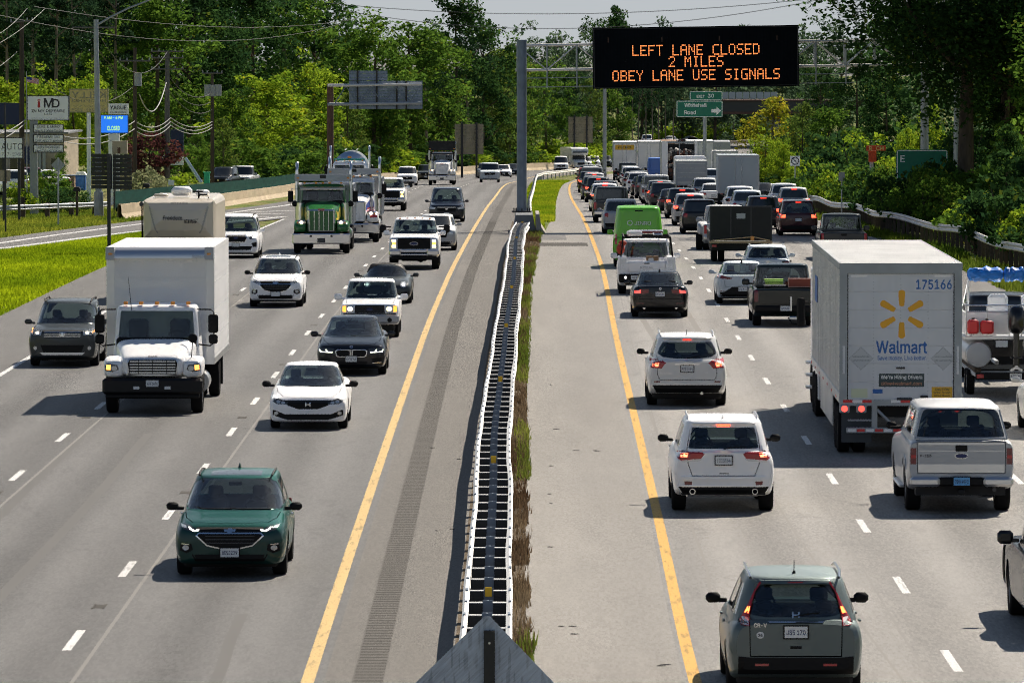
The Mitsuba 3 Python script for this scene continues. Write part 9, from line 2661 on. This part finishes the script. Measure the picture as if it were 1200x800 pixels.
def braking(kind, pm, dim=False, **kw):
 key = ('b', kind, pm, dim)
 if key not in LIB:
  def ex(v):
   w2 = v.W / 2
   zt = 1.05 if kind == 'suv' else .86 if kind == 'sedan' else 1.0
   v.patch('brake_light', [(w2 * .70, zt), (w2 * .95, zt), (w2 * .95, zt - .14), (w2 * .72, zt - .14)], 'r', 'm_lamp_red', .018, both=True, emit=BRAKE_DIM if dim else BRAKE)
   if kind != 'pickup':
    zz = v.H - .07
    v.patch('high_brake_light', sbox(-.16, zz - .05, .16, zz), 'r', 'm_lamp_red', .03, emit=BRAKE_DIM)
  LIB[key] = generic_car(kind, pm, False, 'generic', 'generic', 3, extra=ex, **kw)
 return LIB[key]
COL = {'m_paint_' + k_: v_ for k_, v_ in dict(silver='silver', white='white', pearl='pearl white', black='black', navy='dark navy', midnight='blue black', grey='grey', charcoal='charcoal', bluegrey='blue silver', maroon='maroon', red='red', blue='blue', darkgreen='dark green', greygreen='grey green').items()}
JAM = (
 ('left', 1.75, 'green delivery van', ((300, 'suv', 'silver', 0), (328, 'pickup', 'charcoal', 0), (346, 'suv', 'black', 0), (366, 'suv', 'white', 1), (383, 'suv', 'midnight', 1), (399, 'sedan', 'silver', 0), (414, 'suv', 'black', 1), (430, 'suv', 'grey', 0), (447, 'sedan', 'navy', 0), (462, 'suv', 'silver', 1), (478, 'suv', 'black', 1), (495, 'pickup', 'grey', 0), (512, 'suv', 'charcoal', 0), (528, 'suv', 'red', 1), (545, 'suv', 'white', 0), (562, 'sedan', 'silver', 0), (582, 'suv', 'black', 0), (602, 'suv', 'white', 0), (625, 'suv', 'grey', 0))),
 ('middle', 5.5, 'dual-wheel pickup', ((299, 'suv', 'black', 0), (319, 'suv', 'silver', 1), (341, 'suv', 'midnight', 1), (357, 'sedan', 'navy', 0), (372, 'suv', 'charcoal', 0), (388, 'suv', 'grey', 1), (404, 'pickup', 'silver', 0), (424, 'suv', 'black', 0), (440, 'suv', 'navy', 0), (456, 'sedan', 'black', 0), (472, 'suv', 'white', 0), (490, 'suv', 'charcoal', 0), (508, 'sedan', 'silver', 0), (527, 'suv', 'black', 0), (548, 'suv', 'white', 0), (570, 'suv', 'grey', 0), (595, 'pickup', 'black', 0))),
 ('right', 9.1, 'maroon SUV', ((310, 'suv', 'navy', 1), (332, 'suv', 'bluegrey', 0), (350, 'suv', 'white', 0), (394, 'sedan', 'white', 0), (409, 'suv', 'silver', 0))),
 ('merging', 12.2, 'clear-windowed grey pickup', ((345, 'suv', 'silver', 1), (366, 'suv', 'white', 0), (396, 'sedan', 'black', 0), (420, 'suv', 'charcoal', 0), (450, 'suv', 'white', 0), (480, 'sedan', 'silver', 0), (515, 'suv', 'white', 0))),
)
r4 = np.random.default_rng(21)
for lane, off, ref, cars in JAM:
 for i, (D, kind, pm, br) in enumerate(cars):
  pmk = 'm_paint_' + pm
  v = braking(kind, pmk) if br and D < 480 else lib(kind, pmk)
  x = float(Rc(np.array([D]))[0]) + off + r4.uniform(-.25, .25) - (.35 if lane == 'left' and D < 350 else 0)
  slope = float(Rc(np.array([D + 5.0]))[0] - Rc(np.array([D - 5.0]))[0]) / 10
  place('suv' if kind == 'suv' else 'sedan' if kind == 'sedan' else 'pickup_truck', v, x, D + 1.35, -math.degrees(math.atan(slope)),
   f'{COL[pmk]} {"SUV" if kind == "suv" else kind}, {ORD[i]} in the {lane} lane of the jam beyond the {ref}', 'suv' if kind == 'suv' else 'car' if kind == 'sedan' else 'pickup truck', f'cars queuing in the {lane} outbound lane')
mat('grey_box', (.30, .35, .39), .5)
v = plain_trailer('m_grey_box', None, 6.0, 3.35, W=2.5)
place('box_truck', v, 13.9, 371, -.6, 'plain grey box truck with double doors beside the bushes on the right', 'truck')
v = plain_trailer('m_box_white', 'm_notice_yellow', 12, 4.05)
place('box_trailer', v, 12.0, 645, -1.2, 'white trailer with a yellow warning panel across its doors', 'trailer')
v = plain_trailer('m_box_white', None, 12, 4.1)
place('box_trailer', v, 15.6, 690, -1.5, 'plain white trailer right of the one with the yellow panel', 'trailer')
v = plain_trailer(mat('container_brown', (.28, .14, .06), .6), None, 12, 4.1)
place('box_trailer', v, 18.6, 735, -1.8, 'rusty brown container trailer between two white trailers', 'trailer')
place('van', lib('van', 'm_paint_blue'), 14.5, 606, -1.2, 'blue van below the rusty brown container', 'van')
v = plain_trailer(mat('alu_ribbed', (.45, .47, .47), .45, metallic=.4), None, 5.0, 2.75, W=2.2, ribbed=True)
place('box_truck', v, 12.7, 428, -.7, 'small truck with a ribbed silver roller door', 'truck')
v = plain_trailer('m_box_white', None, 12, 4.0)
place('box_trailer', v, 17.9, 575, -1.0, 'white trailer right of the open scrap trailer', 'trailer')
v = plain_trailer('m_tail_grey', None, 12, 4.1)
place('box_trailer', v, 21.8, 640, -1.4, 'dark grey trailer at the right end of the far trucks', 'trailer')
place('box_truck', plain_trailer('m_box_white', None, 5, 3.1, W=2.3), 19.2, 545, -1.0, 'low white box truck before the dark grey trailer', 'truck')
def scrap_trailer():
 v = Vehicle()
 W2, H = 1.30, 4.05
 for sx in (-1, 1):
  v.put('side_wall', bx(sx * W2 - .02, sx * W2 + .02, 0, 12, 1.1, H), 'm_alu_ribbed', False)
  v.put('corner_post', rbox(sx * (W2 - .22) - .22, sx * (W2 - .22) + .22, -.04, .1, 1.0, H + .04, .01) if sx < 0 else rbox(W2 - .16, W2 + .02, -.04, .1, 1.0, H + .04, .01), 'm_paint_white', 30)
 v.put('top_rail', rbox(-W2, W2, -.03, .08, H - .1, H + .02, .01), 'm_trailer_frame', 30)
 v.put('gate_frame', cat(bx(-.03, .03, -.02, .04, 1.1, H - .1), bx(-W2, W2, -.02, .04, 1.05, 1.2)), 'm_trailer_frame', False)
 bars = [bx(x - .012, x + .012, .0, .025, 1.2, H - .1) for x in np.arange(-.85, 1.15, .16)]
 v.put('gate_bars', cat(bars), 'm_black_steel', False)
 rg_ = np.random.default_rng(9)
 for c_, m in (((.16, .07, .05), 'scrap_rust'), ((.05, .055, .06), 'scrap_dark'), ((.30, .30, .29), 'scrap_pale')):
  ps = []
  for _ in range(60):
   s_ = rg_.uniform(.08, .32, 3)
   b = trimesh.creation.box(s_)
   b.apply_transform(trimesh.transformations.random_rotation_matrix(rg_.uniform(0, 1, 3)))
   b.apply_translation([rg_.uniform(-1.05, 1.15), rg_.uniform(.35, 2.2), rg_.uniform(1.3, 3.5)])
   ps.append(b)
  v.put('scrap_load', cat(ps), mat(m, c_, .7), False)
 v.put('floor', bx(-W2, W2, 0, 12, 1.0, 1.1), 'm_under', False)
 v.put('front_wall', bx(-W2, W2, 3.0, 3.1, 1.1, H - .2), 'm_under', False)
 for sx in (-1, 1):
  v.put('tail_light', rbox(sx * 1.1 - .1, sx * 1.1 + .1, -.05, .02, .85, .97, .01), 'm_lamp_red', 30)
 v.put('guard_bar', rbox(-1.1, 1.1, -.02, .06, .5, .6, .01), 'm_tail_grey', 30)
 dual_wheels(v, .5, .27, 2.2, (1.5, 2.8))
 return v
place('scrap_trailer', scrap_trailer(), 12.5, 452, -.8, 'tall open trailer loaded with rusty scrap in the right lane', 'trailer')
by = np.array([905, 960, 985, 1040])
bzz = np.array([-8.2, -6.9, -6.2, -6.0])
V, Fc = [], []
for y, z in zip(by, bzz):
 for x in (12.0, 22.0, 34.0, 62.0):
  V.append([x + (y - 985) * .12, y, z])
for i in range(3):
 for j in range(3):
  q = i * 4 + j
  Fc += [[q, q + 1, q + 5], [q, q + 5, q + 4]]
structure('far_ramp', trimesh.Trimesh(V, Fc, process=False), 'm_ramp', 'far ramp rising to the right beyond the trucks', 'road')
for px, kind, pm, lab, rot in ((758, 'suv', 'm_paint_white', 'white car on the far ramp above the white trailers', 0), (787, 'sedan', 'm_paint_silver', 'silver car on the far ramp above the open scrap trailer', -25), (812, 'sedan', 'm_paint_black', 'black car turning side-on along the far ramp', -65)):
 place(kind, lib(kind, pm), (px - 600) * 992 / FOCAL, 992, rot, lab, 'car', z=-6.15)
k = name('barrier_wall')
tag(k, 'pale far barrier wall curving along the distant ramp', 'wall')
a = [pix(836, 167.5, 1000), pix(850, 166.5, 1000), pix(868, 165.5, 1003), pix(895, 163, 1010)]
add(f'{k}__wall_section', sweep([[p[0], p[1] + 3, p[2] - .5] for p in a], [(.2, 0), (.2, .6), (-.2, .6), (-.2, 0)]), 'm_concrete_tan')
for (kind, pm, px, D, lab, rot) in (
 ('suv', 'm_paint_black', 262, 462, 'black SUV parked behind the green fence', 172),
 ('pickup', 'm_paint_silver', 284, 470, 'silver pickup parked behind the green fence, right of the black SUV', 175),
 ('suv', 'm_paint_white', 17, 392, 'white SUV parked at the shop behind the yellow green shrub', 8),
 ('suv', 'm_paint_maroon', 34, 396, 'dark red SUV parked beside the white one at the shop', 5),
 ('sedan', 'm_paint_white', 52, 398, 'white sedan parked at the shop in front of the pale columns', 30),
 ('sedan', 'm_paint_white', 356, 500, 'white car on the exit ramp behind the green dump truck', 180),
 ('suv', 'm_paint_grey', 630, 962, 'grey SUV on the far side road right of the tall gantry post', 20),
):
 x = (px - 600) * D / FOCAL
 place(kind if kind != 'pickup' else 'pickup_truck', lib(kind, pm), x, D, rot, lab, 'car' if kind == 'sedan' else 'suv' if kind == 'suv' else 'pickup truck', z=(ground_z(x, D) if D < 600 else float(zr(D)) + .35))
k = name('sandwich_board')
tag(k, 'leaning pale blue board with a white end beside the green yard bins', 'board')
a, b = pix(217, 185, 400), pix(236, 214, 400)
add(f'{k}__board', rod(a, b, .12, .12, 6), mat('board_blue', (.45, .58, .66), .5))
k = name('bin')
tag(k, 'bright green plastic yard bin on the grass behind the green fence', 'bin')
a, b = pix(239, 212, 402), pix(245.5, 203, 402)
add(f'{k}__body', bx(a[0], b[0], 402, 402.5, a[2] - .3, b[2]), mat('bin_green', (.02, .40, .20), .5))
add(f'{k}__lid', bx(a[0] - .05, b[0] + .05, 401.95, 402.55, b[2] + .003, b[2] + .07), 'm_bin_green')
